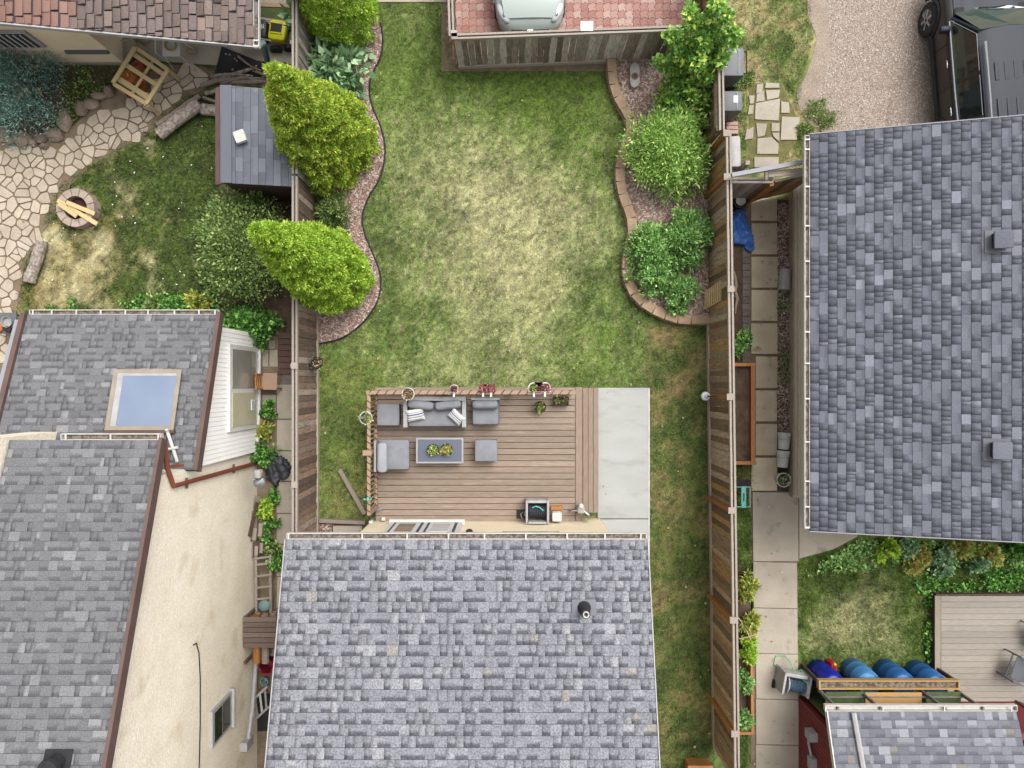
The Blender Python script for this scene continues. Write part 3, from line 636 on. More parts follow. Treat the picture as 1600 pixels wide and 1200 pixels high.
def gutter(parent, a, b_, w, h, outv, straps, dirt=None, m=None, z=0):
    """open trough along a->b, outward direction outv"""
    a, b_, o = Vector(a), Vector(b_), Vector(outv).normalized(); m = m or M['white']; u = (b_-a).normalized(); t = .012
    g = MB(); L = (b_-a).length; mid = (a+b_)/2
    def bar(off, dz, ww, hh): g.beam(a+o*off+Vector((0, 0, dz)), b_+o*off+Vector((0, 0, dz)), ww, hh)
    bar(w/2, -h, w, t); bar(w-t/2, -h/2, t*1.3, h); bar(t/2, -h/2, t, h)
    for e in (a, b_): g.beam(e+Vector((0, 0, -h/2)), e+o*w+Vector((0, 0, -h/2)), t, h)
    G = g.build('gutter', m, parent)
    if dirt: MB().beam(a+o*w/2+Vector((0, 0, -h*.55)), b_+o*w/2+Vector((0, 0, -h*.55)), w-.04, .01).build('debris', dirt, G)
    for s in straps:
        c = a+u*(L*s); MB().beam(c+Vector((0, 0, .004)), c+o*w+Vector((0, 0, .004)), .03, .008).build('strap', m, G)
    return G
def wall_box(parent, x0, x1, y0, y1, z0, z1, m, name='wall', t=.15):
    b = MB()
    b.box(((x0+x1)/2, y1-t/2, (z0+z1)/2), (x1-x0, t, z1-z0)); b.box(((x0+x1)/2, y0+t/2, (z0+z1)/2), (x1-x0, t, z1-z0))
    b.box((x0+t/2, (y0+y1)/2, (z0+z1)/2), (t, y1-y0-2*t, z1-z0)); b.box((x1-t/2, (y0+y1)/2, (z0+z1)/2), (t, y1-y0-2*t, z1-z0))
    return b.build(name, m, parent)

def litter(name, label, poly, n, m, z, cat, L=.035, W=.03):
    q = pxy(poly, z); x0 = min(p[0] for p in q); x1 = max(p[0] for p in q); y0 = min(p[1] for p in q); y1 = max(p[1] for p in q); x = rng.uniform(x0, x1, n); y = rng.uniform(y0, y1, n); ok = inpoly(x, y, q); x, y = x[ok], y[ok]; n = len(x)
    a = rng.uniform(0, 6.28, n); l = L*rng.uniform(.5, 1.2, n); w = W*rng.uniform(.5, 1, n); c, s_ = np.cos(a), np.sin(a); zz = z+.012+rng.uniform(0, .01, n)
    v = np.stack([np.stack([x-c*l, y-s_*l, zz], 1), np.stack([x+s_*w, y-c*w, zz+.006], 1), np.stack([x+c*l, y+s_*l, zz+.004], 1), np.stack([x-s_*w, y+c*w, zz+.008], 1)], 1).reshape(-1, 3)
    tag(np_mesh(name, v, np.arange(4*n).reshape(-1, 4), m), label, cat, kind='stuff')
litter('petals', 'tiny white specks scattered over the left yard', YARD, 60, M['paper'], .05, 'petals', .025, .02)
litter('fallen_leaves', 'a few dry leaves lying on the mown lawn', LAWN, 130, M['lf_dry'], .045, 'leaves')
litter('fallen_leaves', 'small dry leaves on the concrete walkway and slabs', [(1175, 320), (1213, 320), (1213, 770), (1245, 880), (1245, 1200), (1178, 1200)], 60, M['lf_dry'], .04, 'leaves')
litter('fallen_leaves', 'small dry leaves on the flagstone path', FLAG, 120, M['lf_dry'], .04, 'leaves')
litter('fallen_leaves', 'scraps and leaves scattered on the black mat', [(345, 80), (400, 98), (435, 105), (420, 130), (345, 114)], 40, M['fence_cap'], .055, 'leaves')
# ---------------------------------------------------------------- main house (bottom middle)
hs_ = thing('bungalow', 'cream stucco house with light grey shingle roof in the bottom middle behind the brown deck', 'house', (-.9, -6.5, 0))
ze = 3.4; de = H-ze; XL, XR = -4.45, 2.66; YE = -3.06; sl_ = math.atan2(1.15, 3.89); cs_, sn_ = math.cos(sl_), math.sin(sl_); LEN = 5.1/cs_
S_ = Vector((0, -cs_, sn_)); top = Vector((0, YE, ze))+S_*LEN
wall_box(hs_, -3.36, 2.14, -12.5, -3.28, 0, 3.28, M['stucco2'])
rf = slab_roof(hs_, [(XL, YE, ze), (XR, YE, ze), (XR, top.y, top.z), (XL, top.y, top.z)], .12, M['roofdeck'])
slab_roof(hs_, [(XL, top.y-.004, top.z), (XR, top.y-.004, top.z), (XR, top.y-5.1, ze), (XL, top.y-5.1, ze)], .12, M['sh_main'], 'roof_back')
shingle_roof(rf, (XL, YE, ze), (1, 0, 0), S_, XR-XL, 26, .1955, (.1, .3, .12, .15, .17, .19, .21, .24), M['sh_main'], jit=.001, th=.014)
gutter(hs_, (XL+.02, YE+.004, ze+.0), (XR-.02, YE+.004, ze+.0), .12, .1, (0, 1, 0), [.005, .21, .335, .45, .55, .665, .78, .885, .985], M['gutter_dirt'], M['white_dirty'])
MB().beam((XL-.012, YE, ze-.055), (XL-.012, top.y, top.z-.055), .02, .15).build('rake_trim', M['grey_light'], hs_)
MB().beam((XR+.012, YE, ze-.055), (XR+.012, top.y, top.z-.055), .02, .15).build('rake_trim', M['grey_light'], hs_)
# kitchen window on the north wall
YW = -3.28
wx0, wx1 = P(610, 817, .9).x, P(722, 817, .9).x
wn = MB().box(((wx0+wx1)/2, YW+.03, 1.55), (wx1-wx0, .06, 1.5)).build('window', M['white'], hs_); wn['label'] = 'white framed north window seen from above'
for a, b_, gm in ((.06, .47, 'glass_brown'), (.53, .94, 'glass_pale')):
    xa, xb = wx0+(wx1-wx0)*a, wx0+(wx1-wx0)*b_
    MB().box(((xa+xb)/2, YW+.066, 1.55), (xb-xa, .012, 1.34)).build('sash_surround', M['navy'], wn)
    MB().box(((xa+xb)/2, YW+.078, 1.55), (xb-xa-.12, .014, 1.16)).build('sash', M['white'], wn)
    MB().box(((xa+xb)/2, YW+.09, 1.55), (xb-xa-.3, .012, .86)).build('pane', M[gm], wn)
MB().box(((wx0+wx1)/2, YW+.06, .76), (wx1-wx0+.1, .12, .05)).build('sill', M['white'], wn)
xa, xb = P(785, 830, 1.9).x, P(874, 830, 1.9).x
dw = MB().box(((xa+xb)/2, YW+.02, 1.9), (xb-xa, .05, .28)).build('window', M['navy'], hs_); MB().box(((xa+xb)/2, YW+.05, 1.9), (xb-xa-.12, .016, .18)).build('pane', M['glass_pale'], dw)
MB().lathe(P(733, 832, 2.0)+Vector((0, -.02, -.1)), [(.02, .2), (.07, .16), (.09, .02), (.06, 0)], 8).build('wall_lamp', M['black'], hs_)
# plumbing stack
c = Vector((1.38, P(0, 950, 3.75).y, 0)); zz_ = ze+(YE-c.y)*math.tan(sl_)
st = thing('vent_stack', 'dark grey plumbing vent pipe with flashing on the light grey roof', 'vent pipe', (c.x, c.y, zz_))
MB().box((c.x, c.y+.02, zz_+.022), (.46, .3, .012), M=Matrix.Rotation(-sl_, 3, 'X')).build('flashing', M['grey_plastic'], st)
MB().lathe((c.x, c.y, zz_), [(.14, .0), (.11, .1), (.085, .2), (.085, .36), (.06, .36), (.06, .2)], 18).build('boot', M['black_matte'], st, smooth=False)
MB().lathe((c.x, c.y, zz_+.1), [(.06, 0), (.06, .3), (.043, .3), (.043, .05)], 18).build('pipe', M['white_dirty'], st)
# ---------------------------------------------------------------- garage (right)
gr = thing('garage', 'long garage with blue grey shingle roof and cream wall along the right edge', 'garage', (9.5, 1.0, 0))
ze = 2.5; sl2 = math.atan2(1.05, 3.72); S2 = Vector((math.cos(sl2), 0, math.sin(sl2))); YT, YB = 5.22, -3.07; X0 = 6.24; LEN = 5.0/math.cos(sl2)
wall_box(gr, 6.8, 13.4, -2.69, 4.9, .25, 2.52, M['stucco_garage']); wall_box(gr, 6.76, 13.44, -2.73, 4.94, -.1, .25, M['concrete_old'], 'foundation', .2)
MB().box((6.785, 1.1, .5), (.03, 7.58, .03)).build('drip_strip', M['white_dirty'], gr)
rf = slab_roof(gr, [(X0, YT, ze), (X0, YB, ze), (X0+5, YB, ze+5*math.tan(sl2)), (X0+5, YT, ze+5*math.tan(sl2))], .12, M['roofdeck'])
slab_roof(gr, [(X0+5.004, YT, ze+5*math.tan(sl2)), (X0+5.004, YB, ze+5*math.tan(sl2)), (X0+10, YB, ze), (X0+10, YT, ze)], .12, M['sh_garage'], 'roof_back')
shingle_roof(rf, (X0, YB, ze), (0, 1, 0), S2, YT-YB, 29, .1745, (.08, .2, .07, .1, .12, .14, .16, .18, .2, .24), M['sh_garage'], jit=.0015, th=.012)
gutter(gr, (X0-.004, YB+.05, ze), (X0-.004, YT-.02, ze), .11, .1, (-1, 0, 0), [.003, .055, .12, .22, .33, .42, .5, .59, .68, .77, .87, .965, .99], M['gutter_dirt'], M['white_dirty'])
MB().beam((X0, YB-.012, ze-.05), (X0+5, YB-.012, ze-.05+5*math.tan(sl2)), .02, .14).build('rake_trim', M['gable_grey'], gr)
MB().beam((X0, YT+.012, ze-.05), (X0+5, YT+.012, ze-.05+5*math.tan(sl2)), .02, .14).build('rake_trim', M['gable_grey'], gr)
for i, (px, py) in enumerate(((1577, 372), (1575, 705))):
    c = P(px-1, py, 3.75); zb = ze+(c.x-X0)*math.tan(sl2); Mr = Matrix.Rotation(-sl2, 3, 'Y')
    v = thing('roof_vent', ['square dark roof vent on the garage roof nearest the parked truck', 'square dark roof vent on the garage roof nearer the side lawn'][i], 'roof vent', (c.x, c.y, zb), 'roof vents on the garage')
    MB().box((c.x, c.y, zb+.022), (.46, .44, .012), M=Mr).build('flashing', M['grey_plastic'], v)
    MB().box((c.x, c.y, zb+.1), (.26, .28, .16), M=Mr).build('throat', M['black_matte'], v)
    MB().rbox((c.x, c.y, zb+.19), (.34, .34, .07), .02, 3, M=Mr).build('hood', M['sh_garage'], v)
# ---------------------------------------------------------------- left two storey house
lh = thing('stucco_house', 'two storey cream stucco house with neutral grey roof at the lower left', 'house', (-8.5, -6, 0))
zl = 5.0; sl3 = math.atan2(1.73, 4.77); S3 = Vector((0, -math.cos(sl3), math.sin(sl3))); YE3 = -.98; XL3, XR3 = -8.75, -6.13; RUN = 5.5
tz = zl+RUN*math.tan(sl3)
w3 = MB(); XW = -6.22
w3.add([(XW, -1.62, 0), (XW, -11.5, 0), (XW, -11.5, zl-.1+.64*math.tan(sl3)), (XW, YE3-RUN, tz-.14), (XW, -1.62, zl+.64*math.tan(sl3)-.14),
        (-11.5, -1.62, 0), (-11.5, -11.5, 0), (-11.5, -11.5, zl+.1), (-11.5, YE3-RUN, tz-.14), (-11.5, -1.62, zl+.64*math.tan(sl3)-.14)],
       [(0, 1, 2, 3, 4), (5, 9, 8, 7, 6), (0, 4, 9, 5), (1, 6, 7, 2)])
w3.build('wall', M['stucco'], lh)
rf = slab_roof(lh, [(XL3, YE3, zl), (XR3, YE3, zl), (XR3, YE3-RUN, tz), (XL3, YE3-RUN, tz)], .12, M['roofdeck'])
slab_roof(lh, [(XL3, YE3-RUN-.004, tz), (XR3, YE3-RUN-.004, tz), (XR3, YE3-2*RUN, zl), (XL3, YE3-2*RUN, zl)], .12, M['sh_left'], 'roof_back')
shingle_roof(rf, (XL3, YE3, zl), (1, 0, 0), S3, XR3-XL3, 37, .158, (.1, .3, .08, .12, .15, .18, .2, .23), M['sh_left'], jit=.001, th=.013)
MB().beam((XR3+.03, YE3+.02, zl-.03), (XR3+.03, YE3-RUN, tz-.03), .06, .2).build('rake_trim', M['brown_trim'], lh)
gutter(lh, (P(95, 684, zl).x, YE3+.004, zl), (XR3, YE3+.004, zl), .11, .1, (0, 1, 0), [.05, .5, .98], M['gutter_dirt'], M['white_dirty'])
MB().box((-9.05, -1.3, 2.75), (.52, .75, 5.5)).build('chimney', M['stucco'], lh)
MB().box((P(60, 676, 4.8).x, YE3-.36, 4.55), (1.7, .1, .5)).build('parapet', M['stucco'], lh)
pts = [Vector((XR3+.02, YE3-.05, zl-.12)), Vector((XW+.06, YE3-.5, zl-.3)), Vector((XW+.06, -1.86, zl-.55)), Vector((XW+.06, -1.88, 2.4)), Vector((XW+.06, -1.9, .2))]
MB().tube(pts, .045, 8).build('downspout', M['rust_pipe'], lh)
for z in (1.6, 3.9): MB().box((XW+.05, -1.88, z), (.05, .2, .02)).build('pipe_bracket', M['brown_trim'], lh)
# side window on the east wall
def wall_window(parent, x, yc, zc, w, h, frame, panes, rows=1):
    f = MB().box((x+.03, yc, zc), (.06, w, h)).build('window', frame, parent)
    hh = (h-.14)/rows
    for i in range(rows): MB().box((x+.065, yc, zc+h/2-.07-hh*(i+.5)), (.014, w-.14, hh-.06)).build('pane', panes, f)
    MB().box((x+.06, yc, zc-h/2-.03), (.12, w+.1, .05)).build('sill', frame, f)
    return f
yb = -(1130-600)*(H-2.4)/F
wall_window(lh, XW, yb+.02, 2.25, .75, 1.0, M['grey_light'], M['glass_dark'], 2)
MB().box((XW+.08, -(1178-600)*(H-1.0)/F+.2, .9), (.16, .2, .4)).build('meter_box', M['grey_light'], lh)
MB().tube([(XW+.1, -8.3, .9), (XW+.1, -7.6, .6), (XW+.1, -6.6, .35)], .05, 8).build('conduit', M['grey_light'], lh)
# thin cable on the wall
ck = lambda px, py: (lambda d: Vector((XW+.012, (600-py)*d/F, H-d)))((XW+.0)*F/(px-800))
MB().tube([ck(301, 1008), ck(306, 1005), ck(310, 1020), ck(312, 1060), ck(312, 1130), ck(310, 1210)], .012, 5).build('cable', M['black'], lh)
# ---------------------------------------------------------------- addition with skylight
ad = thing('house_addition', 'low grey roofed addition with white siding and a skylight at the middle left', 'house', (-8.3, 0, 0))
za = 2.8; sa = math.atan2(1.07, 3.0); SA = Vector((0, -math.cos(sa), math.sin(sa))); YA = 1.42; XA0, XA1 = -10.0, -6.03; RA = 3.05
XS = -6.12
w4 = MB(); w4.add([(XS, 1.2, .25), (XS, -1.62, .25), (XS, -1.62, za+2.84*math.tan(sa)-.14), (XS, 1.2, za+.2*math.tan(sa)-.14), (-9.9, 1.2, .25), (-9.9, -1.62, .25), (-9.9, -1.62, za+2.8*math.tan(sa)-.14), (-9.9, 1.2, za+.2*math.tan(sa)-.14)],
              [(0, 1, 2, 3), (4, 7, 6, 5), (0, 3, 7, 4)]); WL = w4.build('wall', M['siding_white'], ad)
for i in range(30):
    y = 1.15-i*.094
    MB().box((XS+.008, y, (.27+za+(1.42-y)*math.tan(sa)-.17)/2), (.016, .078, za+(1.42-y)*math.tan(sa)-.17-.27)).build('siding_strip', M['siding_white'], WL)
wall_box(ad, -9.95, XS+.04, -1.6, 1.24, -.05, .25, M['concrete_old'], 'foundation', .2)
rf = slab_roof(ad, [(XA0, YA, za), (XA1, YA, za), (XA1, YA-RA, za+RA*math.tan(sa)), (XA0, YA-RA, za+RA*math.tan(sa))], .12, M['roofdeck'])
shingle_roof(rf, (XA0, YA, za), (1, 0, 0), SA, XA1-XA0, 22, .1475, (.1, .3, .08, .12, .15, .18, .2, .23), M['sh_left'], jit=.001, th=.013)
MB().beam((XA1+.04, YA+.02, za-.02), (XA1+.04, YA-RA-.02, za-.02+RA*math.tan(sa)), .085, .2).build('rake_trim', M['brown_trim'], ad)
MB().beam((XA0+.02, YA+.02, za+.03), (XA0+.02, YA-RA, za+.03+RA*math.tan(sa)), .1, .12).build('rake_trim', M['brown_trim'], ad)
MB().beam((XA0-.16, YA-.1, za-.12), (XA0-.16, YA-RA, za-.12+RA*math.tan(sa)), .2, .06).build('rake_board', M['gable_grey'], ad)
gutter(ad, (XA0+.1, YA+.004, za), (XA1, YA+.004, za), .1, .09, (0, 1, 0), [.02, .12, .25, .38, .51, .63, .77, .9, .985], M['gutter_dirt'], M['white_dirty'])
MB().beam((P(30, 676, 3.8).x, -1.48, 3.86), (P(130, 672, 3.8).x, -1.46, 3.86), .06, .1).build('flashing', M['rust_pipe'], ad)
MB().beam((P(245, 724, 3.75).x, -1.6, 3.8), (P(292, 716, 3.75).x, -1.54, 3.84), .05, .12).build('flashing', M['rust_pipe'], ad)
# skylight
def on_add(px, py, lift=0):
    # intersect camera ray with the addition roof plane
    k = math.tan(sa); a = (600-py)/F; d = (H-za-k*YA-lift)/(1-k*a); return Vector(((px-800)*d/F, a*d, H-d))
q = [on_add(*p, .14) for p in ((178, 577), (284, 577), (271, 672), (163, 672))]; q0 = [on_add(*p, .0) for p in ((181, 578), (281, 578), (268, 670), (166, 670))]
ctr = sum(q0, Vector())/4
sk = thing('skylight', 'large skylight with tan frame and pale blue glass on the low roof', 'skylight', ctr)
b = MB(); inn = [v+(sum(q, Vector())/4-v)*.13 for v in q]; b.add([*q0, *q, *inn], [(0, 1, 5, 4), (1, 2, 6, 5), (2, 3, 7, 6), (3, 0, 4, 7), (4, 5, 9, 8), (5, 6, 10, 9), (6, 7, 11, 10), (7, 4, 8, 11)]); b.build('frame', M['skylight_frame'], sk)
b = MB(); inn2 = [v+Vector((0, 0, -.012)) for v in inn]; b.add(inn2, [(0, 1, 2, 3)]); b.build('pane', M['glass_blue'], sk)
b = MB(); s0, s1, s2, s3 = inn; b.add([v+Vector((0, 0, -.006)) for v in (s0, s0.lerp(s1, .1), s3.lerp(s2, .1), s3)], [(0, 1, 2, 3)]); b.add([v+Vector((0, 0, -.007)) for v in (s0.lerp(s1, .1), s1, s1.lerp(s2, .05), s0.lerp(s1, .1).lerp(s3.lerp(s2, .1), .05))], [(0, 1, 2, 3)]); b.build('inner_blind', M['grey_light'], sk)
b = MB(); e0 = q[3]+Vector((0, -.03, -.05)); e1 = q[2]+Vector((0, -.03, -.05)); b.beam(e0, e1, .06, .08); b.build('bottom_flashing', M['brown_trim'], sk)
# downspout elbow on the low roof
a = on_add(262, 676, .1); b_ = on_add(270, 700, .08); c = on_add(277, 722, .08); d = on_add(248, 705, .1); e = on_add(278, 699, .12)
sp = thing('roof_downspout', 'white downspout elbow lying on the low roof below the skylight', 'downspout', on_add(268, 700))
MB().tube([a+Vector((0, .06, .05)), a, b_, c], .032, 8).build('pipe', M['white'], sp); MB().tube([d, e], .028, 8).build('branch', M['white'], sp)
# big side window with a sign
sw = thing('patio_window', 'white two pane window in the white siding wall beside the wooden chair', 'window', (XS+.02, .2, 0))
y0_, y1_ = (600-672)*(H-1.4)/F, (600-540)*(H-1.5)/F
zb_, zt_ = .55, 2.15; ym = (600-610)*(H-1.4)/F
MB().box((XS+.05, (y0_+y1_)/2, (zb_+zt_)/2), (.07, y1_-y0_, zt_-zb_)).build('frame', M['white'], sw)
for a, b_, m_ in ((ym+.05, y1_-.1, 'glass_win'), (y0_+.1, ym-.05, 'blind')):
    MB().box((XS+.09, (a+b_)/2, (zb_+zt_)/2), (.014, b_-a, zt_-zb_-.22)).build('pane', M[m_], sw)
sg = MB().box((XS+.103, ym-.34, zb_+.3), (.01, .24, .2)).build('sticker', M['paper'], sw)
for i in range(3): MB().box((XS+.109, ym-.34, zb_+.24+i*.055), (.003, .18, .014)).build('sticker_line', M['navy'], sg)
# ---------------------------------------------------------------- old house and carport at the top left
oh = thing('old_house', 'cream walled house with curled brown and red shingle roof at the top left', 'house', (-10, 9.5, 0))
wall_box(oh, -14.5, -9.44, 7.8, 12.5, 0, 2.6, M['stucco2']); wall_box(oh, -14.52, -9.42, 7.78, 12.5, -.02, .14, M['concrete_old'], 'foundation', .2)
ks = 1.0/4.7; XE = -5.57; ZE = 2.1; YR = 7.26; s5 = math.atan(ks); S5 = Vector((-math.cos(s5), 0, math.sin(s5)))
rf = slab_roof(oh, [(XE, YR, ZE), (XE, 12, ZE), (XE-7, 12, ZE+7*ks), (XE-7, YR, ZE+7*ks)], .1, M['roofdeck'])
def mf(c):
    d = H-c.z; return M['sh_old_red'] if 800+c.x*F/d < 114 else M['sh_old']
shingle_roof(rf, (XE, YR+.01, ZE), (0, 1, 0), S5, 4.7, 43, .163, (.24, .4, .26, .28, .3, .34), M['sh_old'], th=.03, curl=.03, jit=.02, matf=mf)
gutter(oh, (XE+.004, YR-.02, ZE), (XE+.004, 12, ZE), .13, .1, (1, 0, 0), [.005, .03, .22, .5, .8], M['gutter_dirt'])
MB().beam((XE, YR-.015, ZE-.03), (XE-7, YR-.015, ZE-.03+7*ks), .03, .1).build('rake_trim', M['grey_light'], oh)
MB().tube([(XE+.08, YR+.05, ZE-.1), (XE+.05, YR+.3, 1.6), P(418, 96, .3)], .07, 8).build('post', M['teal_post'], oh)
cw = P(25, 60, 1.4)
win = MB().box((P(22, 68, 1.3).x, 7.77, 1.35), (1.05, .06, .75)).build('window', M['grey_light'], oh)
MB().box((P(22, 68, 1.3).x, 7.735, 1.35), (.88, .012, .6)).build('pane', M['glass_dark'], win)
for i in range(6): MB().box((P(22, 68, 1.3).x-.36+i*.145, 7.71, 1.35), (.02, .02, .62)).build('security_bar', M['white'], win)
MB().box((P(139, 77, .65).x, 7.77, .72), (1.0, .06, .1)).build('vent_slot', M['grey_plastic'], oh)
# ---------------------------------------------------------------- small garden shed (top left)
sh = thing('garden_shed', 'small garden shed with dark slate grey roof between the yard and the left fence', 'shed', (-5.6, 6.2, 0))
xr, xe, xw = P(353, 0, 2.05).x, P(462, 0, 1.75).x, P(337, 0, 1.9).x; yt, yb_ = P(0, 138, 1.9).y, P(0, 289, 1.9).y
wall_box(sh, xw+.1, xe-.1, yb_+.1, yt-.1, 0, 1.68, M['wood_dark'])
sA = math.atan2(.3, xe-xr)
rf = slab_roof(sh, [(xe, yb_, 1.75), (xe, yt, 1.75), (xr, yt, 2.05), (xr, yb_, 2.05)], .06, M['roofdeck'])
shingle_roof(rf, (xe, yb_, 1.75), (0, 1, 0), Vector((-math.cos(sA), 0, math.sin(sA))), yt-yb_, 10, .1565, (.28, .3, .3, .3), M['sh_shed'], jit=.002)
rf = slab_roof(sh, [(xw, yb_, 1.92), (xw, yt, 1.92), (xr-.004, yt, 2.05), (xr-.004, yb_, 2.05)], .06, M['brown_trim'], 'roof_west')
MB().beam((xr+.02, yb_, 2.07), (xr+.02, yt, 2.07), .22, .02).build('ridge_cap', M['sh_shed'], sh)
c = P(377, 215, 2.05)
MB().rbox((c.x, c.y, 2.1), (.24, .26, .12), .02, 3, rz=.35).build('roof_cap', M['white_dirty'], sh)
# ---------------------------------------------------------------- red shed with lean-to roof (bottom right)
rs = thing('red_shed', 'red sided shed with grey shingle lean-to roof at the bottom right corner', 'shed', (9.3, -8.8, 0))
zr = 2.0; XR0, XR1 = P(1293, 0, zr).x, P(1588, 0, zr).x; YR0 = P(0, 1112, zr).y; s6 = R(20); S6 = Vector((0, -math.cos(s6), math.sin(s6)))
RL = 2.6
rf = slab_roof(rs, [(XR0, YR0, zr), (XR1, YR0, zr), (XR1, YR0-RL, zr+RL*math.tan(s6)), (XR0, YR0-RL, zr+RL*math.tan(s6))], .08, M['roofdeck'])
shingle_roof(rf, (XR0, YR0, zr), (1, 0, 0), S6, XR1-XR0, 18, .168, (.1, .3, .08, .14, .17, .2, .24), M['sh_lean'], limit=300)
gutter(rs, (XR0-.04, YR0+.004, zr), (XR1+.02, YR0+.004, zr), .13, .1, (0, 1, 0), [.0, .3, .62, .97], None, M['white_dirty'])
MB().beam((XR0-.012, YR0, zr-.04), (XR0-.012, YR0-RL, zr-.04+RL*math.tan(s6)), .02, .12).build('rake_trim', M['white'], rs)
XWr = 6.99; YN = P(0, 1088, 0).y
wb = wall_box(rs, XWr, 12.2, -10.5, YN, 0, 1.86, M['siding_red'])
for i in range(27):
    MB().box((XWr-.006, YN-.05-i*.1, .93), (.012, .088, 1.84)).build('siding_board', M['siding_red'], wb)
e = [P(1335, 1115, 2.1), P(1341, 1150, 2.25), P(1352, 1215, 2.5)]
MB().tube([Vector((p.x, p.y, zr+(YR0-p.y)*math.tan(s6)+.06)) for p in e], .055, 6).build('roof_pipe', M['grey_light'], rs)
MB().box((XWr-.1, P(0, 1145, .9).y, 1.0), (.18, .2, .3)).build('meter_box', M['grey_light'], rs)
MB().tube([(XWr-.06, P(0, 1148, .9).y, .8), (XWr-.06, P(0, 1165, .9).y, .75), (XWr-.06, P(0, 1200, 1.2).y, 1.0)], .035, 6).build('conduit', M['metal'], rs)
MB().box((XWr-.08, P(0, 1192, 1.0).y, 1.0), (.14, .26, .2)).build('hose_bracket', M['grey_light'], rs)
# open stud lean-to with planter in front of the red shed
ln = thing('rack_frame', 'open wooden rack with planter trough standing between the barrels and the red shed', 'rack', (8.9, -7.3, 0))
ZP = 1.1; yP = P(0, 1070, ZP).y; x0, x1 = P(1282, 0, ZP).x, P(1497, 0, ZP).x
for dy in (.09, -.09): MB().box(((x0+x1)/2, yP+dy, ZP-.05), (x1-x0, .035, .13)).build('trough_side', M['pine_beam'], ln)
for xx in (x0-.02, x1+.02): MB().box((xx, yP, ZP-.051), (.04, .216, .13)).build('trough_end', M['pine_beam'], ln)
MB().box(((x0+x1)/2, yP, ZP-.1), (x1-x0, .144, .1)).build('trough_soil', M['gutter_dirt'], ln)
for px in (1283, 1346, 1442, 1498):
    x = P(px, 0, ZP).x; MB().box((x, yP-.17, 1.5-.03), (.045, .07, 1.0)).build('stud', M['stud'], ln)
for px in (1283, 1356, 1410, 1499):
    x = P(px, 0, ZP).x; MB().box((x, yP+.02, .45), (.05, .09, .9)).build('post', M['wood_dark'], ln)
MB().box(((x0+x1)/2, yP-.62, .9), (x1-x0, .03, 1.6)).build('back_panel', M['green_board'], ln)
for a, b_, zz in ((1284, 1356, 1.22), (1440, 1498, 1.22)): MB().box(((P(a, 0, ZP).x+P(b_, 0, ZP).x)/2, yP-.36, zz), (P(b_, 0, ZP).x-P(a, 0, ZP).x-.06, .5, .02)).build('shelf', M['green_board'], ln)
xa, xb = P(1352, 0, 1.25).x, P(1440, 0, 1.25).x
MB().box(((xa+xb)/2, yP-.36, 1.25), (xb-xa, .5, .02)).build('plywood_shelf', M['plywood'], ln)
MB().box(((x0+x1)/2, yP-.21, 1.25), (x1-x0, .03, .04)).build('cross_rail', M['stud'], ln)
MB().box((P(1470, 0, 1.3).x, yP-.36, 1.26), (.8, .03, .04)).build('cross_rail', M['stud'], ln)
# ---------------------------------------------------------------- fences
def fence(name, label, a, b_, h, bw, mboard, face, mcap, posts=(), kick=True, cap=True, z0=.12, post_m=None, jit=.022, cap_off=.0, post_side=None):
    a, b_ = Vector((*a, 0)), Vector((*b_, 0)); d = b_-a; L = d.length; u = d/L; f = Vector((-u.y, u.x, 0))*face; ang = math.atan2(u.y, u.x)
    t = thing(name, label, 'fence', (a+b_)/2)
    n = int(L/bw); bwx = L/n
    ms = [MB().box((0, 0, 0), (bwx-.008*k, .02, h-z0)).mesh('board', mboard) for k in (.6, 1, 1.5)]
    for i in range(n):
        c = a+u*(bwx*(i+.5))+f*random.choice((0, .3, .6, 1))*jit-wloc(t)
        o = bpy.data.objects.new('board', random.choice(ms)); o.location = (c.x, c.y, z0+(h-z0)/2+random.uniform(-.012, .006)); o.rotation_euler = (0, random.uniform(-.006, .006), ang+random.uniform(-.02, .02)); link(o, t)
    for zz in (.35, h-.25): MB().beam(a-f*.05+Vector((0, 0, zz)), b_-f*.05+Vector((0, 0, zz)), .05, .09).build('rail', mboard, t)
    if cap:
        MB().beam(a+f*.035+Vector((0, 0, h+.005)), b_+f*.035+Vector((0, 0, h+.005)), .04, .09).build('cap_rail', mcap, t)
        MB().beam(a-f*.045+Vector((0, 0, h+.0)), b_-f*.045+Vector((0, 0, h+.0)), .045, .09).build('cap_rail', mcap, t)
    if kick: MB().beam(a+f*.03+Vector((0, 0, .07)), b_+f*.03+Vector((0, 0, .07)), .04, .14).build('kickboard', M['kick'], t)
    for s, cm, pm_ in posts:
        c = a+u*s
        MB().box(c+(f*.06 if pm_ else -f*.07)+Vector((0, 0, h/2)), (.09, .09, h), rz=ang).build('post', pm_ or mboard, t)
        if cm: MB().box(c+(f*.05 if pm_ else Vector())+Vector((0, 0, h+.065)), (.14, .14, .03), rz=ang).build('post_cap', cm, t)
    return t
XF = -4.75
fence('board_fence', 'weathered grey board fence on the left behind the cedars', (XF, 4.6), (XF, 10.4), 1.78, .145, M['fence_grey'], -1, M['fence_cap'], [(.02, None, None), (2.9, None, None)])
fence('board_fence', 'weathered brown grey board fence from the second cedar down to the house', (XF, -3.75), (XF, 4.55), 1.78, .145, M['fence_brown'], -1, M['fence_cap'], [(1.55, M['fence_cap'], None), (4.15, M['fence_cap'], None), (6.9, None, None)])
rp = lambda py: (600-py)*15.7/F
xr_ = lambda y: 4.80+(-y+.5)*.0135
ya, yb2 = rp(205), rp(1230)
ct = M['cedar']; gc = M['fence_cap']
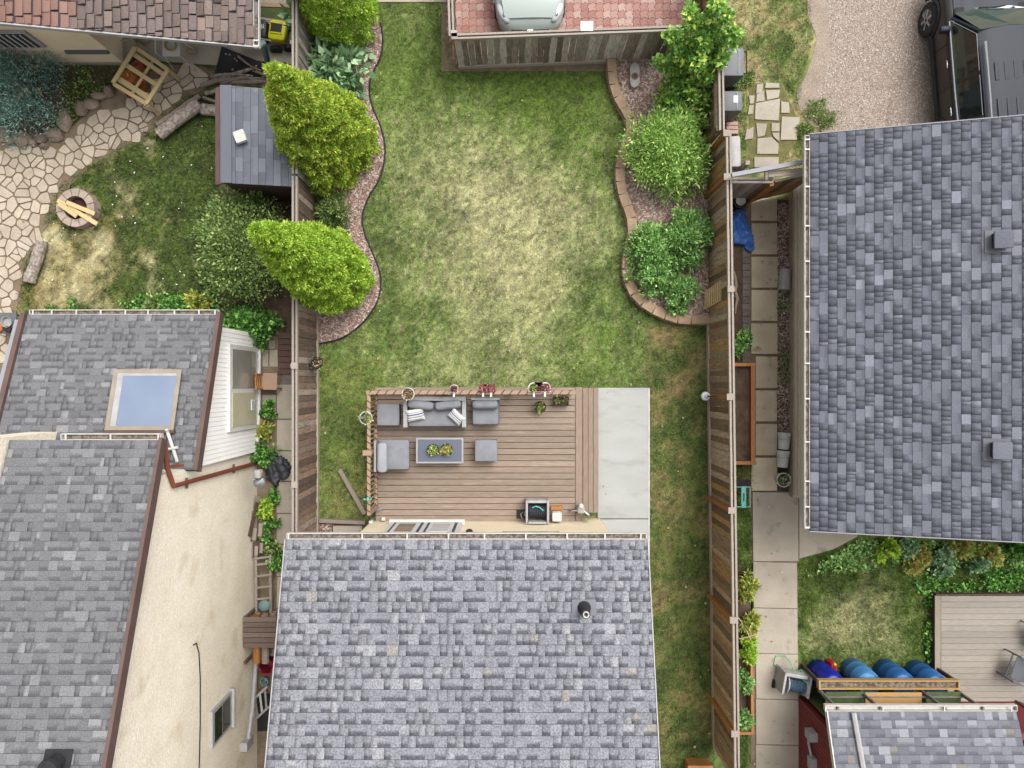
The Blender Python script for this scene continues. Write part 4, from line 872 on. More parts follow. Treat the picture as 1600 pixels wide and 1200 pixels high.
fence('board_fence', 'long brown board fence with cedar posts along the right side of the lawn', (xr_(ya), ya), (xr_(yb2), yb2), 1.78, .14, M['fence_right'], -1, M['fence_cap'],
      [(ya-rp(p), gc, ct) for p in (209, 277, 620, 797, 968, 1145)]+[(ya-rp(452), gc, None)])
fence('board_fence', 'short grey board fence behind the leafy maple bushes at the top right', (4.6, ya+.02), (4.52, 10.2), 1.78, .14, M['fence_right'], -1, M['fence_cap'], [(.05, None, None)])
fence('board_fence', 'low weathered grey board fence below the red paver parking spot', (-1.3, 7.73), (3.95, 7.93), 1.5, .145, M['fence_park'], -1, M['fence_cap'], [(.02, M['fence_grey'], None), (2.4, None, None)])
fence('board_fence', 'short side return of the grey fence beside the silver car', (-1.34, 7.75), (-1.42, 10.3), 1.5, .145, M['fence_brown'], -1, M['fence_cap'], [(.04, M['fence_grey'], ct)], kick=False)
# gate between the fence and the garage
yg = P(0, 283, 1.75).y
fence('board_fence', 'short grey fence panel beside the gate to the garage', (4.83, yg), (5.72, yg), 1.75, .13, M['fence_grey'], -1, M['fence_cap'], [(.88, None, ct)])
gt = thing('wooden_gate', 'brown board gate standing ajar against the garage wall', 'gate', (6.2, yg, 0))
a, b_ = Vector((5.78, yg-.02, 0)), Vector((6.74, yg+.2, 0)); u = (b_-a).normalized(); an = math.atan2(u.y, u.x); L = (b_-a).length; n = 8
for i in range(n):
    c = a+u*(L*(i+.5)/n); MB().box((c.x, c.y, .9), (L/n-.008, .02, 1.6), rz=an).build('board', M['fence_right'], gt)
for zz in (.3, 1.5): MB().beam(a+Vector((.02, .04, zz)), b_+Vector((0, .04, zz)), .04, .09).build('rail', M['fence_cap'], gt)
MB().beam(a+Vector((0, .02, 1.72)), b_+Vector((0, .02, 1.72)), .05, .06).build('top_rail', M['fence_cap'], gt)
MB().beam(a+Vector((0, -.03, .15)), b_+Vector((0, -.03, 1.4)), .03, .08).build('brace', M['cedar'], gt)
hb = thing('gate_header', 'grey header beam and pale plank spanning over the gate', 'beam', (6.0, yg+.2, 0))
MB().beam(P(1143, 274, 2.05), P(1262, 252, 2.05), .09, .09).build('beam', M['gable_grey'], hb)
MB().beam(P(1200, 272, 1.9), P(1263, 267, 1.9), .14, .04).build('plank', M['kick'], hb)
MB().beam(P(1197, 268, 2.0), P(1197, 280, 1.9), .06, .06).build('bracket', M['fence_cap'], hb)
MB().box(P(1146, 275, 1.0)+Vector((0, .0, 0)), (.09, .09, 2.0)).build('post', M['fence_grey'], hb)
# block retaining wall
rw = thing('retaining_wall', 'curved tan concrete block retaining wall edging the right planting bed', 'garden wall', P(990, 350))
cl = [P(x, y) for x, y in WALL_S]
acc = [0]
for i in range(1, len(cl)): acc.append(acc[-1]+(cl[i]-cl[i-1]).length)
def at(s):
    for i in range(1, len(cl)):
        if acc[i] >= s: t = (s-acc[i-1])/(acc[i]-acc[i-1]); return cl[i-1].lerp(cl[i], t), (cl[i]-cl[i-1]).normalized()
    return cl[-1], (cl[-1]-cl[-2]).normalized()
nb = int(acc[-1]/.3); bl = acc[-1]/nb
for i in range(nb):
    for lay in range(2):
        s = (i+.5)*bl+(lay*.5*bl if i < nb-1 else 0); p0, _ = at(s-bl/2); p1, _ = at(s+bl/2); c = (p0+p1)/2; d = p1-p0; nrm = Vector((-d.y, d.x, 0)).normalized()
        w = .11+random.uniform(-.008, .008); sh_ = nrm*(.012*(lay-1))
        q = [p0+nrm*w+sh_+d*.012, p1+nrm*w+sh_-d*.012, p1-nrm*w+sh_-d*.02, p0-nrm*w+sh_+d*.02]
        MB().prism([(v.x, v.y) for v in q], .12*lay+.002, .12*lay+.118+random.uniform(0, .006)).build('block', M['block'], rw)
# mulch edging strip
ed = MB(); ed.tube([P(x, y, .05) for x, y in EDGE_S], .022, 6); tag(ed.build('lawn_edging', M['black_matte']), 'black plastic edging curving between the lawn and the cedar bed', 'edging')

bv = thing('roof_vent', 'black round vent on the two storey roof at the bottom left corner', 'roof vent', P(88, 1192, 6.7)); c = P(88, 1192, 6.75)
zz = zl+(YE3-c.y)*math.tan(sl3); MB().box((c.x, c.y, zz+.03), (.42, .36, .012), M=Matrix.Rotation(-sl3, 3, 'X')).build('flashing', M['black_matte'], bv); MB().lathe((c.x, c.y, zz), [(.13, .02), (.12, .2), (.16, .2), (.15, .27), (.02, .3)], 18).build('hood', M['black_matte'], bv)
cb_ = thing('cedar_step_box', 'small cedar box at the foot of the right fence on the lower picture edge', 'box', P(1095, 1205)); c = P(1094, 1210, .4); MB().box((c.x, c.y, .2), (.55, .4, .4)).build('body', M['cedar'], cb_); MB().box((c.x, c.y, .42), (.6, .45, .035)).build('lid', M['cedar_box'], cb_)
# ---------------------------------------------------------------- vegetation
def leaf_mesh(name, pos, dr, L, W, m, parent, fold=.25):
    n = len(pos); dr = dr/np.linalg.norm(dr, axis=1, keepdims=True)
    r = rng.normal(size=(n, 3)); sd_ = np.cross(dr, r); sd_ /= np.linalg.norm(sd_, axis=1, keepdims=True)+1e-9; nn = np.cross(sd_, dr)
    l = (L*rng.uniform(.6, 1.3, n))[:, None]; w = (W*rng.uniform(.7, 1.3, n))[:, None]
    a = pos; t = pos+dr*l; mid = pos+dr*l*.45+nn*fold*w
    v = np.stack([a, mid+sd_*w/2, t, mid-sd_*w/2], 1).reshape(-1, 3); i = np.arange(n)*4
    return np_mesh(name, v, np.stack([i, i+1, i+2, i+3], 1), m, parent)
def rand_dirs(n):
    d = rng.normal(size=(n, 3)); return d/np.linalg.norm(d, axis=1, keepdims=True)
def cedar(label, px, py, h, Rr, m, n=15000, lean=(0, 0), tips=1, group='golden cedars along the left fence', zmax=99):
    b = P(px, py); t = thing('cedar_tree', label, 'tree', b, group)
    tr = MB(); tr.tube([b, b+Vector((lean[0]*.5, lean[1]*.5, h*.5)), b+Vector((lean[0], lean[1], h*.92))], [.09, .06, .015], 7); tr.build('trunk', M['bark'], t)
    P_, D_ = [], []
    for k in range(tips):
        off = np.array([0, 0]) if tips == 1 else np.array([math.cos(k*2*math.pi/tips+.9), math.sin(k*2*math.pi/tips+.9)])*Rr*.38
        hh = h*(1 if k == 0 else rng.uniform(.84, .97)); rr0 = Rr*(1 if tips == 1 else .74); nc = n//(tips*26)
        z = rng.beta(1.05, 1.45, nc); a = rng.uniform(0, 2*np.pi, nc)
        prof = np.where(z < .16, .74+.26*np.sqrt(z/.16), (1-((z-.16)/.84)**1.35))
        r = rr0*prof*(1+.16*(fbm(a*2.6+k*9, z*9.0+k*3, 3)-.5)*2+rng.normal(0, .05, nc))*(.62+.34*rng.random(nc)**.4)
        cx = b.x+off[0]*(1-z*.7)+lean[0]*z+r*np.cos(a); cy = b.y+off[1]*(1-z*.7)+lean[1]*z+r*np.sin(a); cz = .08+z*hh
        o = np.stack([np.cos(a)*.8, np.sin(a)*.8, np.full(nc, .75)], 1); rc = rng.uniform(.09, .17, nc)*(1-.35*z)
        q = 120; d = rand_dirs(nc*q); o2 = np.repeat(o, q, 0); d = d+o2*.7; d /= np.linalg.norm(d, axis=1, keepdims=True)
        P_.append(np.repeat(np.stack([cx, cy, cz], 1), q, 0)+d*(np.repeat(rc, q)*rng.random(nc*q)**.4)[:, None]); D_.append(d+o2*.4+rng.normal(0, .3, d.shape))
        # inner shaded sprays that close the crown
        m2 = n//tips//2; z = rng.beta(1.05, 1.45, m2); a = rng.uniform(0, 2*np.pi, m2); prof = np.where(z < .16, .74+.26*np.sqrt(z/.16), (1-((z-.16)/.84)**1.35)); r = rr0*prof*rng.uniform(.35, .75, m2)
        P_.append(np.stack([b.x+off[0]*(1-z*.7)+lean[0]*z+r*np.cos(a), b.y+off[1]*(1-z*.7)+lean[1]*z+r*np.sin(a), .05+z*hh], 1)); D_.append(np.stack([np.cos(a), np.sin(a), np.full(m2, .6)], 1)+rng.normal(0, .3, (m2, 3)))
    leaf_mesh('crown', np.concatenate(P_), np.concatenate(D_), .07, .03, m, t)
    return t
def bush(name, label, cat, px, py, h, rx, ry, ncl, nlf, L, W, m, group=None, z0=0.0, rc=.35, up=.5, low=.15, stems=5, sm='bark', flat=0.0, lean=(0, 0)):
    b = P(px, py, z0); t = thing(name, label, cat, b, group)
    cs = []
    for i in range(ncl):
        a = random.uniform(0, 2*math.pi); r = math.sqrt(random.random()); z = random.uniform(low, 1)
        rr = r*math.sqrt(max(.05, 1-(max(0, z-.35)/.65)**2*.8))
        cs.append(Vector((b.x+rx*rr*math.cos(a)+lean[0]*z, b.y+ry*rr*math.sin(a)+lean[1]*z, z0+h*z*(1-.25*r))))
    s = MB()
    for c in cs[:stems]:
        s.tube([b+Vector((random.uniform(-.05, .05), random.uniform(-.05, .05), 0)), b.lerp(c, .55)+Vector((0, 0, .1*h)), c], [.02+.012*h, .015, .006], 5)
    s.build('stem', M[sm], t)
    per = max(4, nlf//ncl); pos, dr = [], []
    sc = rc*min(rx, ry)
    for c in cs:
        d = rand_dirs(per); d[:, 2] = np.abs(d[:, 2])*.9+d[:, 2]*.1; q = rng.random(per)**.5
        pos.append(np.array(c)+d*(sc*q*random.uniform(.7, 1.25))[:, None]*np.array([1, 1, .8])); dd = d+rng.normal(0, .35, (per, 3)); dd[:, 2] += up; dd[:, 2] *= (1-flat); dr.append(dd)
    leaf_mesh('crown', np.concatenate(pos), np.concatenate(dr), L, W, m, t)
    return t
cedar('golden cedar in the middle of the left bed with two tips leaning over the shed', 534, 243, 4.6, 1.06, M['lf_cedar'], 17000, tips=2, lean=(-.25, 0))
cedar('bright green cedar lowest in the left bed, overhanging the fence', 534, 434, 5.2, .88, M['lf_cedar2'], 14000, lean=(-.25, .05))
cedar('green cedar topmost in the left bed, cut off by the upper picture edge', 538, 32, 4.3, .95, M['lf_cedar2'], 12000)
bush('small_shrub', 'small round green shrub between the two lower cedars', 'shrub', 522, 338, .7, .42, .42, 26, 2600, .1, .035, M['lf_dark'], z0=.02)
bush('leafy_perennial', 'broad leaved grey green plant below the topmost cedar', 'plant', 528, 118, .95, .75, .72, 46, 900, .26, .13, M['lf_hosta'], z0=.02, up=.15, flat=.35, rc=.3)
bush('leafy_perennial', 'grey green leaf sprig poking through the fence rail by the yellow mower', 'plant', 487, 62, 1.6, .3, .4, 12, 170, .2, .11, M['lf_hosta'], z0=.02, up=.1, flat=.3)
bush('maple_bush', 'bright green lobed bush in the lower part of the top right bed', 'bush', 1068, 168, 1.2, .72, .6, 60, 3600, .11, .085, M['lf_maple'], z0=.12, rc=.3, up=.1)
def shoots(name, label, cat, base, z0, tg, L, W, m, per, r0):
    b = P(*base, z0); t = thing(name, label, cat, b); s = MB(); pos, dr = [], []
    for px, py, z in tg:
        e = P(px, py, z); c1 = b.lerp(e, .45)+Vector((0, 0, .15)); s.tube([b, c1, e], [.03, .018, .006], 5)
        for k in range(7):
            u = .3+.7*k/6; c = (b.lerp(c1, u/.45) if u < .45 else c1.lerp(e, (u-.45)/.55)); d = rand_dirs(per); d[:, 2] = np.abs(d[:, 2])*.8
            pos.append(np.array(c)+d*(r0*(1.15-.75*u)*rng.random(per)**.5)[:, None]); dr.append(d+rng.normal(0, .4, (per, 3)))
    s.build('stem', M['bark'], t); leaf_mesh('crown', np.concatenate(pos), np.concatenate(dr), L, W, m, t); return t
shoots('maple_bush', 'taller green bush with upright shoots reaching over the top right fence', 'bush', (1078, 132), .12, [(1048, 55, 2.2), (1078, 18, 2.9), (1120, 5, 3.1), (1148, 52, 2.5), (1100, 62, 2.4), (1128, 92, 2.0), (1030, 98, 1.5), (1066, 85, 1.9), (1105, 118, 1.6), (1108, 25, 2.7), (1135, 25, 2.8), (1090, 95, 2.1)], .12, .09, M['lf_maple'], 62, .33)
bush('willow_leaf_shrub', 'pale green shrub with slender leaves in the middle of the right bed', 'shrub', 1036, 246, 1.3, .98, 1.1, 130, 10500, .12, .03, M['lf_willow'], z0=.12, rc=.26, up=.15)
bush('peony_bush', 'lush green bush against the right fence above the lattice', 'bush', 1066, 378, .8, .62, .68, 80, 5200, .11, .045, M['lf_peony'], z0=.12, rc=.26)
bush('peony_bush', 'lush green bush bulging over the tan blocks at the lower right bed', 'bush', 1014, 406, .75, .58, .82, 80, 5200, .11, .045, M['lf_peony'], z0=.12, rc=.26)
bush('peony_bush', 'smallest green bush at the bottom tip of the right bed', 'bush', 1058, 458, .6, .48, .42, 40, 2600, .11, .045, M['lf_peony'], z0=.12, rc=.3)
bush('lilac_bush', 'big olive green bush between the shed and the low grey roof', 'bush', 400, 400, 2.0, 1.0, 1.4, 170, 16000, .085, .04, M['lf_dark'], rc=.33)
bush('vine', 'dark green vine heaped at the corner of the white sided addition', 'vine', 396, 512, 1.0, .6, .42, 40, 2000, .13, .1, M['lf_vine'], rc=.45, up=.1)
bush('blue_spruce', 'spreading blue green spruce bush with bare twigs at the top left', 'bush', 46, 150, 1.15, 1.1, 1.15, 110, 11000, .09, .02, M['lf_spruce'], rc=.33)
tw = MB()
for a, b_ in (((10, 120), (45, 150)), ((45, 105), (62, 112)), ((35, 145), (28, 160)), ((52, 140), (68, 152)), ((20, 95), (35, 88))):
    p, q = P(*a, 1.05), P(*b_, 1.0); tw.tube([p, p.lerp(q, .5)+Vector((.04, .05, .06)), q], .012, 5)
tag(tw.build('dead_twigs', M['lf_dry']), 'bare grey twigs lying on top of the blue green spruce bush', 'twigs')
for (px, py, h, r, m, lb) in ((300, 478, .45, .26, 'lf_vine', 'bright green plant at the middle of the low roof gutter edge'), (275, 476, .35, .26, 'lf_vine', 'low green plant left of the bright one above the low gutter'), (318, 472, .5, .3, 'lf_yellow', 'yellowing leafy plant above the low gutter near the lilac'), (245, 480, .3, .35, 'lf_dark', 'dark green ground plant above the low gutter, leftmost of its row')):
    bush('garden_plant', lb, 'plant', px, py, h, r, r*.7, 14, 420, .11, .07, M[m], 'plants along the low gutter', up=.2)
for (px, py, h, r, m, lb) in ((424, 640, .5, .14, 'lf_vine', 'slim green weed in the alley slab joint below the chair'), (418, 672, .45, .2, 'lf_yellow', 'yellow green weed by the alley wall kerb'), (416, 710, .6, .3, 'lf_vine', 'leafy green clump beside the black plastic in the alley'), (418, 792, .5, .2, 'lf_cedar2', 'lime green plant between the alley planks and slabs'), (427, 828, .5, .24, 'lf_vine', 'dark green plant in the alley just above the house gutter'), (433, 872, .5, .16, 'lf_vine', 'green weed in the alley beside the wooden ladder'), (432, 775, .3, .12, 'lf_vine', 'tiny weed at the edge of the alley slab'), (431, 850, .4, .17, 'lf_dark', 'olive weed in the alley gap close to the house roof corner')):
    bush('alley_weed', lb, 'plant', px, py, h, r, r*1.25, 14, 480, .1, .06, M[m], 'weeds in the alley', up=.2, stems=3)
for (px, py, h, rx, ry, m, lb) in ((1164, 915, .55, .22, .4, 'lf_yellow', 'yellow green bush topmost in the strip beside the walkway'), (1167, 962, .5, .22, .36, 'lf_yellow', 'sprawling yellow green plant in the strip beside the bare twigs'), (1163, 1012, .5, .2, .36, 'lf_cedar2', 'lime green bush in the strip below the bare twigs'), (1160, 1062, .4, .17, .3, 'lf_peony', 'dark glossy green bush in the strip beside the cedar board'), (1160, 1117, .35, .17, .26, 'lf_peony', 'small green bush at the lower end of the strip')):
    bush('strip_bush', lb, 'bush', px, py, h, rx, ry, 20, 1100, .1, .045, M[m], 'bushes in the strip along the fence', up=.2)
bush('leafy_plant', 'green leafy plant at the end of the raised cedar planter', 'plant', 1153, 535, .55, .2, .32, 16, 460, .11, .08, M['lf_peony'], up=.2)
for (px, py, h, r, m, lb) in ((1378, 856, .4, .3, 'lf_cedar2', 'lime green plant leftmost under the garage eave'), (1410, 852, .4, .26, 'lf_hosta', 'grey green plant second under the garage eave'), (1432, 866, .35, .26, 'lf_orange', 'orange tinted plant third under the garage eave'), (1462, 862, .4, .26, 'lf_hosta', 'tall grey green plant with trailing leaves by the side lawn'), (1466, 885, .3, .24, 'lf_hosta', 'pale cabbage like plant trailing onto the side lawn'), (1494, 854, .35, .28, 'lf_orange', 'golden plant beneath the garage eave right of the pale one'), (1518, 880, .35, .24, 'lf_hosta', 'grey green plant closest to the pale deck corner'), (1540, 862, .3, .3, 'lf_orange', 'rusty orange plant under the right end of the eave'), (1590, 855, .4, .3, 'lf_vine', 'green plant at the picture edge under the eave'), (1420, 880, .25, .22, 'lf_orange', 'low yellowing plant at the lawn edge')):
    bush('bed_plant', lb, 'plant', px, py, h, r, r*.8, 16, 520, .12, .09, M[m], 'plants under the garage eave', up=.15)
for (px, py, r, lb) in ((1272, 172, .3, 'upper weed clump at the edge of the gravel'), (1292, 188, .28, 'lower weed clump beside the gravel and the garage corner'), (1258, 205, .22, 'weed clump right of the large stepping slab'), (1150, 128, .22, 'weeds between the two wheelie bins'), (1168, 122, .2, 'weeds beside the upper slabs and the larger bin'), (1142, 182, .16, 'weeds behind the smaller bin')):
    bush('weed_clump', 'green '+lb, 'weeds', px, py, .1, r, r*.9, 20, 420, .07, .03, M['lf_dark'], 'weeds by the driveway', up=.3, stems=2)
def groundcover(name, label, poly, n, m, L=.08, W=.06, h=.12):
    q = pxy(poly); x0 = min(p[0] for p in q); x1 = max(p[0] for p in q); y0 = min(p[1] for p in q); y1 = max(p[1] for p in q)
    x = rng.uniform(x0, x1, n*2); y = rng.uniform(y0, y1, n*2); ok = inpoly(x, y, q) & (fbm(x*3, y*3) > .42); x, y = x[ok], y[ok]
    pos = np.stack([x, y, rng.uniform(.02, h, len(x))], 1); d = rand_dirs(len(x)); d[:, 2] = abs(d[:, 2])*.6
    tag(leaf_mesh(name, pos, d, L, W, m, None), label, 'plants', kind='stuff')
groundcover('ground_cover', 'leafy dark green ground cover along the upper edge of the pale deck', [(1420, 895), (1605, 880), (1605, 932), (1455, 930), (1456, 1040), (1445, 1030), (1440, 940)], 5200, M['lf_vine'])
groundcover('ground_cover', 'low leafy weeds under the garage eave and along the lawn edge', [(1300, 862), (1345, 842), (1605, 850), (1605, 890), (1420, 880), (1250, 900)], 2200, M['lf_peony'])
groundcover('ground_cover', 'small weeds in the soil strip along the garage wall', [(1213, 450), (1236, 450), (1236, 600), (1213, 600)], 260, M['lf_dark'], .06, .03)
groundcover('ground_cover', 'low green weeds at the top of the left yard by the gutter', [(90, 470), (345, 455), (345, 491), (60, 491)], 1500, M['lf_vine'])
groundcover('ground_cover', 'weeds growing among the stones beside the spruce bush', [(100, 105), (180, 105), (175, 135), (120, 190), (70, 205), (60, 195), (100, 165)], 900, M['lf_dark'], .07, .04)
# ---------------------------------------------------------------- brown deck
DZ = .4
dk = thing('brown_deck', 'brown stained wooden deck with grey patio furniture behind the house', 'deck', P(745, 710))
dx0, dx1 = P(587, 0, DZ).x, P(898.6, 0, DZ).x; nb = 22; ya, yb = P(0, 605, DZ).y, P(0, 815.5, DZ).y; st_ = (ya-yb)/nb
bm = MB().box((0, 0, 0), (dx1-dx0, st_-.014, .03)).mesh('board', M['deck_x'])
for i in range(nb):
    o = bpy.data.objects.new('board', bm); o.location = Vector(((dx0+dx1)/2, ya-st_*(i+.5), DZ-.015+random.uniform(-.002, .002)))-wloc(dk); o.rotation_euler = (random.uniform(-.01, .01), 0, random.uniform(-.0008, .0008)); link(o, dk)
MB().box(((P(899.4, 0, DZ).x+P(910, 0, DZ).x)/2, (ya+yb)/2, DZ-.015), (P(910, 0, DZ).x-P(899.4, 0, DZ).x, ya-yb, .03)).build('edge_board', M['deck_y'], dk)
for e in ((dx0+dx1)/2,):
    MB().box((e, ya-.03, .19), (dx1-dx0, .03, .36)).build('fascia', M['deck_x'], dk); MB().box((dx0+.02, (ya+yb)/2, .19), (.03, ya-yb-.1, .36)).build('fascia', M['deck_y'], dk); MB().box((P(908, 0, DZ).x, (ya+yb)/2, .19), (.03, ya-yb-.1, .36)).build('fascia', M['deck_y'], dk)
MB().box(((dx0+dx1)/2, (ya+yb)/2, .17), (dx1-dx0-.12, ya-yb-.16, .3)).build('joists', M['black_matte'], dk)
for a, b_ in ((911, 918.6), (919.3, 926.6), (927.3, 935)):
    x0, x1 = P(a, 0, .22).x, P(b_, 0, .22).x; y1 = P(0, 606, .22).y; y2 = P(0, 801, .22).y
    MB().box(((x0+x1)/2, (y1+y2)/2, .205), (x1-x0, y1-y2, .03)).build('step_board', M['deck_y'], dk)
MB().box(((P(911, 0, .2).x+P(934, 0, .2).x)/2, (y1+y2)/2, .1), (.3, y1-y2-.05, .17)).build('step_riser', M['black_matte'], dk)
rl = thing('deck_railing', 'low pale wooden railing wound with string lights round two sides of the deck', 'railing', P(590, 620))
RX, RY = -3.23, -.19; RE = P(899, 0, 1.3).x; RS = -(806-600)*16.1/F
MB().beam((RX-.06, RY, 1.32), (RE, RY, 1.32), .085, .04).build('top_rail', M['rail_wood'], rl); MB().beam((RX, RY-.045, 1.323), (RX, RS, 1.323), .075, .04).build('top_rail', M['rail_wood'], rl)
MB().beam((RX, RY, .52), (RE, RY, .52), .04, .07).build('bottom_rail', M['rail_wood'], rl); MB().beam((RX, RY, .52), (RX, RS, .52), .075, .05).build('bottom_rail', M['rail_wood'], rl)
sm_ = MB().box((0, 0, 0), (.028, .028, .76)).mesh('spindle', M['rail_wood'])
sp = [(RX, RY-.12-i*.105) for i in range(25)]+[(RX+.12+i*.115, RY) for i in range(39)]
for x, y in sp:
    o = bpy.data.objects.new('spindle', sm_); o.location = Vector((x, y, .92))-wloc(rl); link(o, rl)
for x, y in ((RX, RY), (RX, RS+.05), (RX, -1.55), (RX+1.62, RY), (RX+3.2, RY), (RE-.05, RY)): MB().box((x, y, .86), (.09, .09, .92)).build('post', M['rail_wood'], rl)
MB().box((RX-.03, -1.55, 1.36), (.2, .12, .04)).build('rail_clip', M['rail_wood'], rl)
cb = []
for i in range(140):
    t = i/139; x = RX+.02+t*(RE-RX-.1); cb.append((x, RY+.05*math.sin(i*1.1), 1.33+.03*math.cos(i*1.1)))
MB().tube(cb, .008, 4).build('light_string', M['black'], rl)
cb = [(RX+.045*math.sin(i*1.1), RY-.05-i*(abs(RS-RY)-.1)/99, 1.33+.03*math.cos(i*1.1)) for i in range(100)]; MB().tube(cb, .008, 4).build('light_string', M['black'], rl)
cb = [(RX+.05*math.sin(i*1.3), RY-.05-i*(abs(RS-RY)-.1)/99, .53+.04*math.cos(i*1.3)) for i in range(100)]; MB().tube(cb, .01, 4).build('light_string', M['black'], rl)
# ---------------------------------------------------------------- deck furniture
def pxbox(px0, px1, py0, py1, z): a, b_ = P(px0, py1, z), P(px1, py0, z); return (a.x+b_.x)/2, (a.y+b_.y)/2, b_.x-a.x, b_.y-a.y
def legs(t, cx, cy, w, d, z0, z1, m, s=.04):
    for sx in (-1, 1):
        for sy in (-1, 1): MB().box((cx+sx*(w/2-s), cy+sy*(d/2-s), (z0+z1)/2), (s, s, z1-z0)).build('leg', m, t)
def ottoman(label, px0, px1, py0, py1):
    cx, cy, w, d = pxbox(px0, px1, py0, py1, .82); t = thing('ottoman', label, 'ottoman', (cx, cy, DZ), 'grey cushioned ottomans on the deck')
    MB().box((cx, cy, .62), (w-.03, d-.03, .22)).build('base', M['rattan'], t); MB().rbox((cx, cy, .785), (w, d, .12), .035, 6, puff=.012, wob=.003).build('cushion', M['cushion'], t, smooth=True); legs(t, cx, cy, w-.04, d-.04, DZ, .515, M['frame_grey'])
ottoman('grey cushioned ottoman in the deck corner left of the loveseat', 589, 624, 631, 665)
ottoman('grey cushioned ottoman right of the coffee table', 742, 777, 687, 721)
cx, cy, w, d = pxbox(630, 728, 620, 668, 1.0)
lv = thing('loveseat', 'grey two seat patio loveseat with striped throw pillows by the deck railing', 'sofa', (cx, cy, DZ))
MB().box((cx, cy, .62), (w-.04, d-.04, .22)).build('seat_base', M['rattan'], lv); legs(lv, cx, cy, w, d, DZ, .52, M['frame_grey'], .05)
MB().box((cx, cy+d/2-.045, .83), (w, .09, .42)).build('back_frame', M['frame_grey'], lv)
for s in (-1, 1): MB().box((cx+s*(w/2-.045), cy-.045, .78), (.09, d-.1, .42)).build('arm', M['frame_grey'], lv)
MB().rbox((cx, cy-.05, .79), (w-.2, d-.13, .13), .04, 10, puff=.015, wob=.004).build('seat_cushion', M['cushion'], lv, smooth=True)
for s in (-1, 1): MB().rbox((cx+s*(w/4-.045), cy+d/2-.2, .97), (w/2-.12, .2, .3), .085, 8, M=Matrix.Rotation(.12*s, 3, 'Z') @ Matrix.Rotation(-.25, 3, 'X'), wob=.012).build('back_cushion', M['cushion'], lv, smooth=True)
def pillow(label, px, py, rz, w, d):
    c = P(px, py, .98); t = thing('throw_pillow', label, 'pillow', (c.x, c.y, .9), 'striped throw pillows'); Mz = Matrix.Rotation(rz, 3, 'Z') @ Matrix.Rotation(.35, 3, 'X')
    def pl(y0, y1, z, mm, nm):
        b = MB(); n = 10; vs = []
        for sgn in (1, -1):
            for i in range(n+1):
                for j in range(5):
                    u = i/n*2-1; v = (y0+(y1-y0)*j/4)*2-1; th = max(0, (1-u**4))**.5*max(0, (1-v**4))**.5
                    pin = 1-.1*(1-abs(u)**2)*abs(v)**3; vs.append(Mz @ Vector((u*w/2*(1-.08*(1-abs(v)**2)*abs(u)**3), v*d/2*pin, sgn*(.055*th+.001+z)))+c)
        N = (n+1)*5; fs = []
        for s in range(2):
            for i in range(n):
                for j in range(4):
                    f = (s*N+i*5+j, s*N+(i+1)*5+j, s*N+(i+1)*5+j+1, s*N+i*5+j+1); fs.append(f if s == 0 else f[::-1])
        return b.add(vs, fs).build(nm, mm, t, smooth=True)
    for (a, b_, mm) in ((0, .14, 'white'), (.14, .2, 'stripe_beige'), (.2, .34, 'white'), (.34, .4, 'stripe_blue'), (.4, .52, 'white'), (.52, .62, 'stripe_blue'), (.62, .72, 'white'), (.72, .78, 'stripe_beige'), (.78, 1, 'white')): pl(a, b_, 0, M[mm], 'cover_stripe')
pillow('blue and white striped pillow at the left end of the loveseat', 649, 648, .18, .42, .3)
pillow('blue and white striped pillow tilted at the right end of the loveseat', 713, 651, -.75, .38, .26)
cx, cy, w, d = pxbox(737, 781, 621, 664, .88)
ch = thing('patio_chair', 'armless grey cushioned patio chair right of the loveseat', 'chair', (cx, cy, DZ), 'grey cushioned chairs on the deck')
MB().box((cx, cy, .62), (w-.02, d-.04, .2)).build('seat_base', M['rattan'], ch); legs(ch, cx, cy, w, d, DZ, .53, M['frame_grey'])
MB().rbox((cx-.01, cy-.04, .79), (w-.06, d-.1, .13), .035, 8, puff=.012, wob=.003).build('seat_cushion', M['cushion'], ch, smooth=True)
MB().box((cx, cy+d/2-.03, .88), (w, .05, .4)).build('back_frame', M['frame_grey'], ch)
MB().rbox((cx-.01, cy+d/2-.17, .98), (w-.06, .2, .3), .085, 8, M=Matrix.Rotation(-.25, 3, 'X'), wob=.012).build('back_cushion', M['cushion'], ch, smooth=True)
cx, cy, w, d = pxbox(586, 638, 688, 736, .88)
ch = thing('patio_chair', 'grey patio chair with pale back cushion against the left railing', 'chair', (cx, cy, DZ), 'grey cushioned chairs on the deck')
MB().box((cx+.03, cy, .62), (w-.1, d-.08, .2)).build('seat_base', M['rattan'], ch); legs(ch, cx, cy, w, d, DZ, .53, M['frame_grey'])
MB().rbox((cx+.06, cy+.02, .79), (w-.1, d-.02, .13), .035, 8, puff=.012, wob=.003).build('seat_cushion', M['cushion'], ch, smooth=True)
MB().box((cx-w/2+.03, cy, .85), (.05, d, .4)).build('back_frame', M['frame_grey'], ch)
MB().rbox((cx-w/2+.18, cy-.03, .98), (.24, d-.02, .28), .085, 8, M=Matrix.Rotation(.2, 3, 'Y'), wob=.012).build('back_cushion', M['cushion_lt'], ch, smooth=True)
cx, cy, w, d = pxbox(650, 724, 684, 724, .8)
tb = thing('coffee_table', 'low coffee table with dark blue grey glass top in the middle of the deck', 'table', (cx, cy, DZ))
for sx in (-1, 1): MB().box((cx+sx*(w/2-.02), cy, .775), (.04, d, .05)).build('frame', M['frame_grey'], tb)
for sy in (-1, 1): MB().box((cx, cy+sy*(d/2-.02), .775), (w-.084, .04, .05)).build('frame', M['frame_grey'], tb)
MB().box((cx, cy, .785), (w-.085, d-.085, .02)).build('tabletop', M['table_glass'], tb); legs(tb, cx, cy, w, d, DZ, .748, M['frame_grey'], .045)
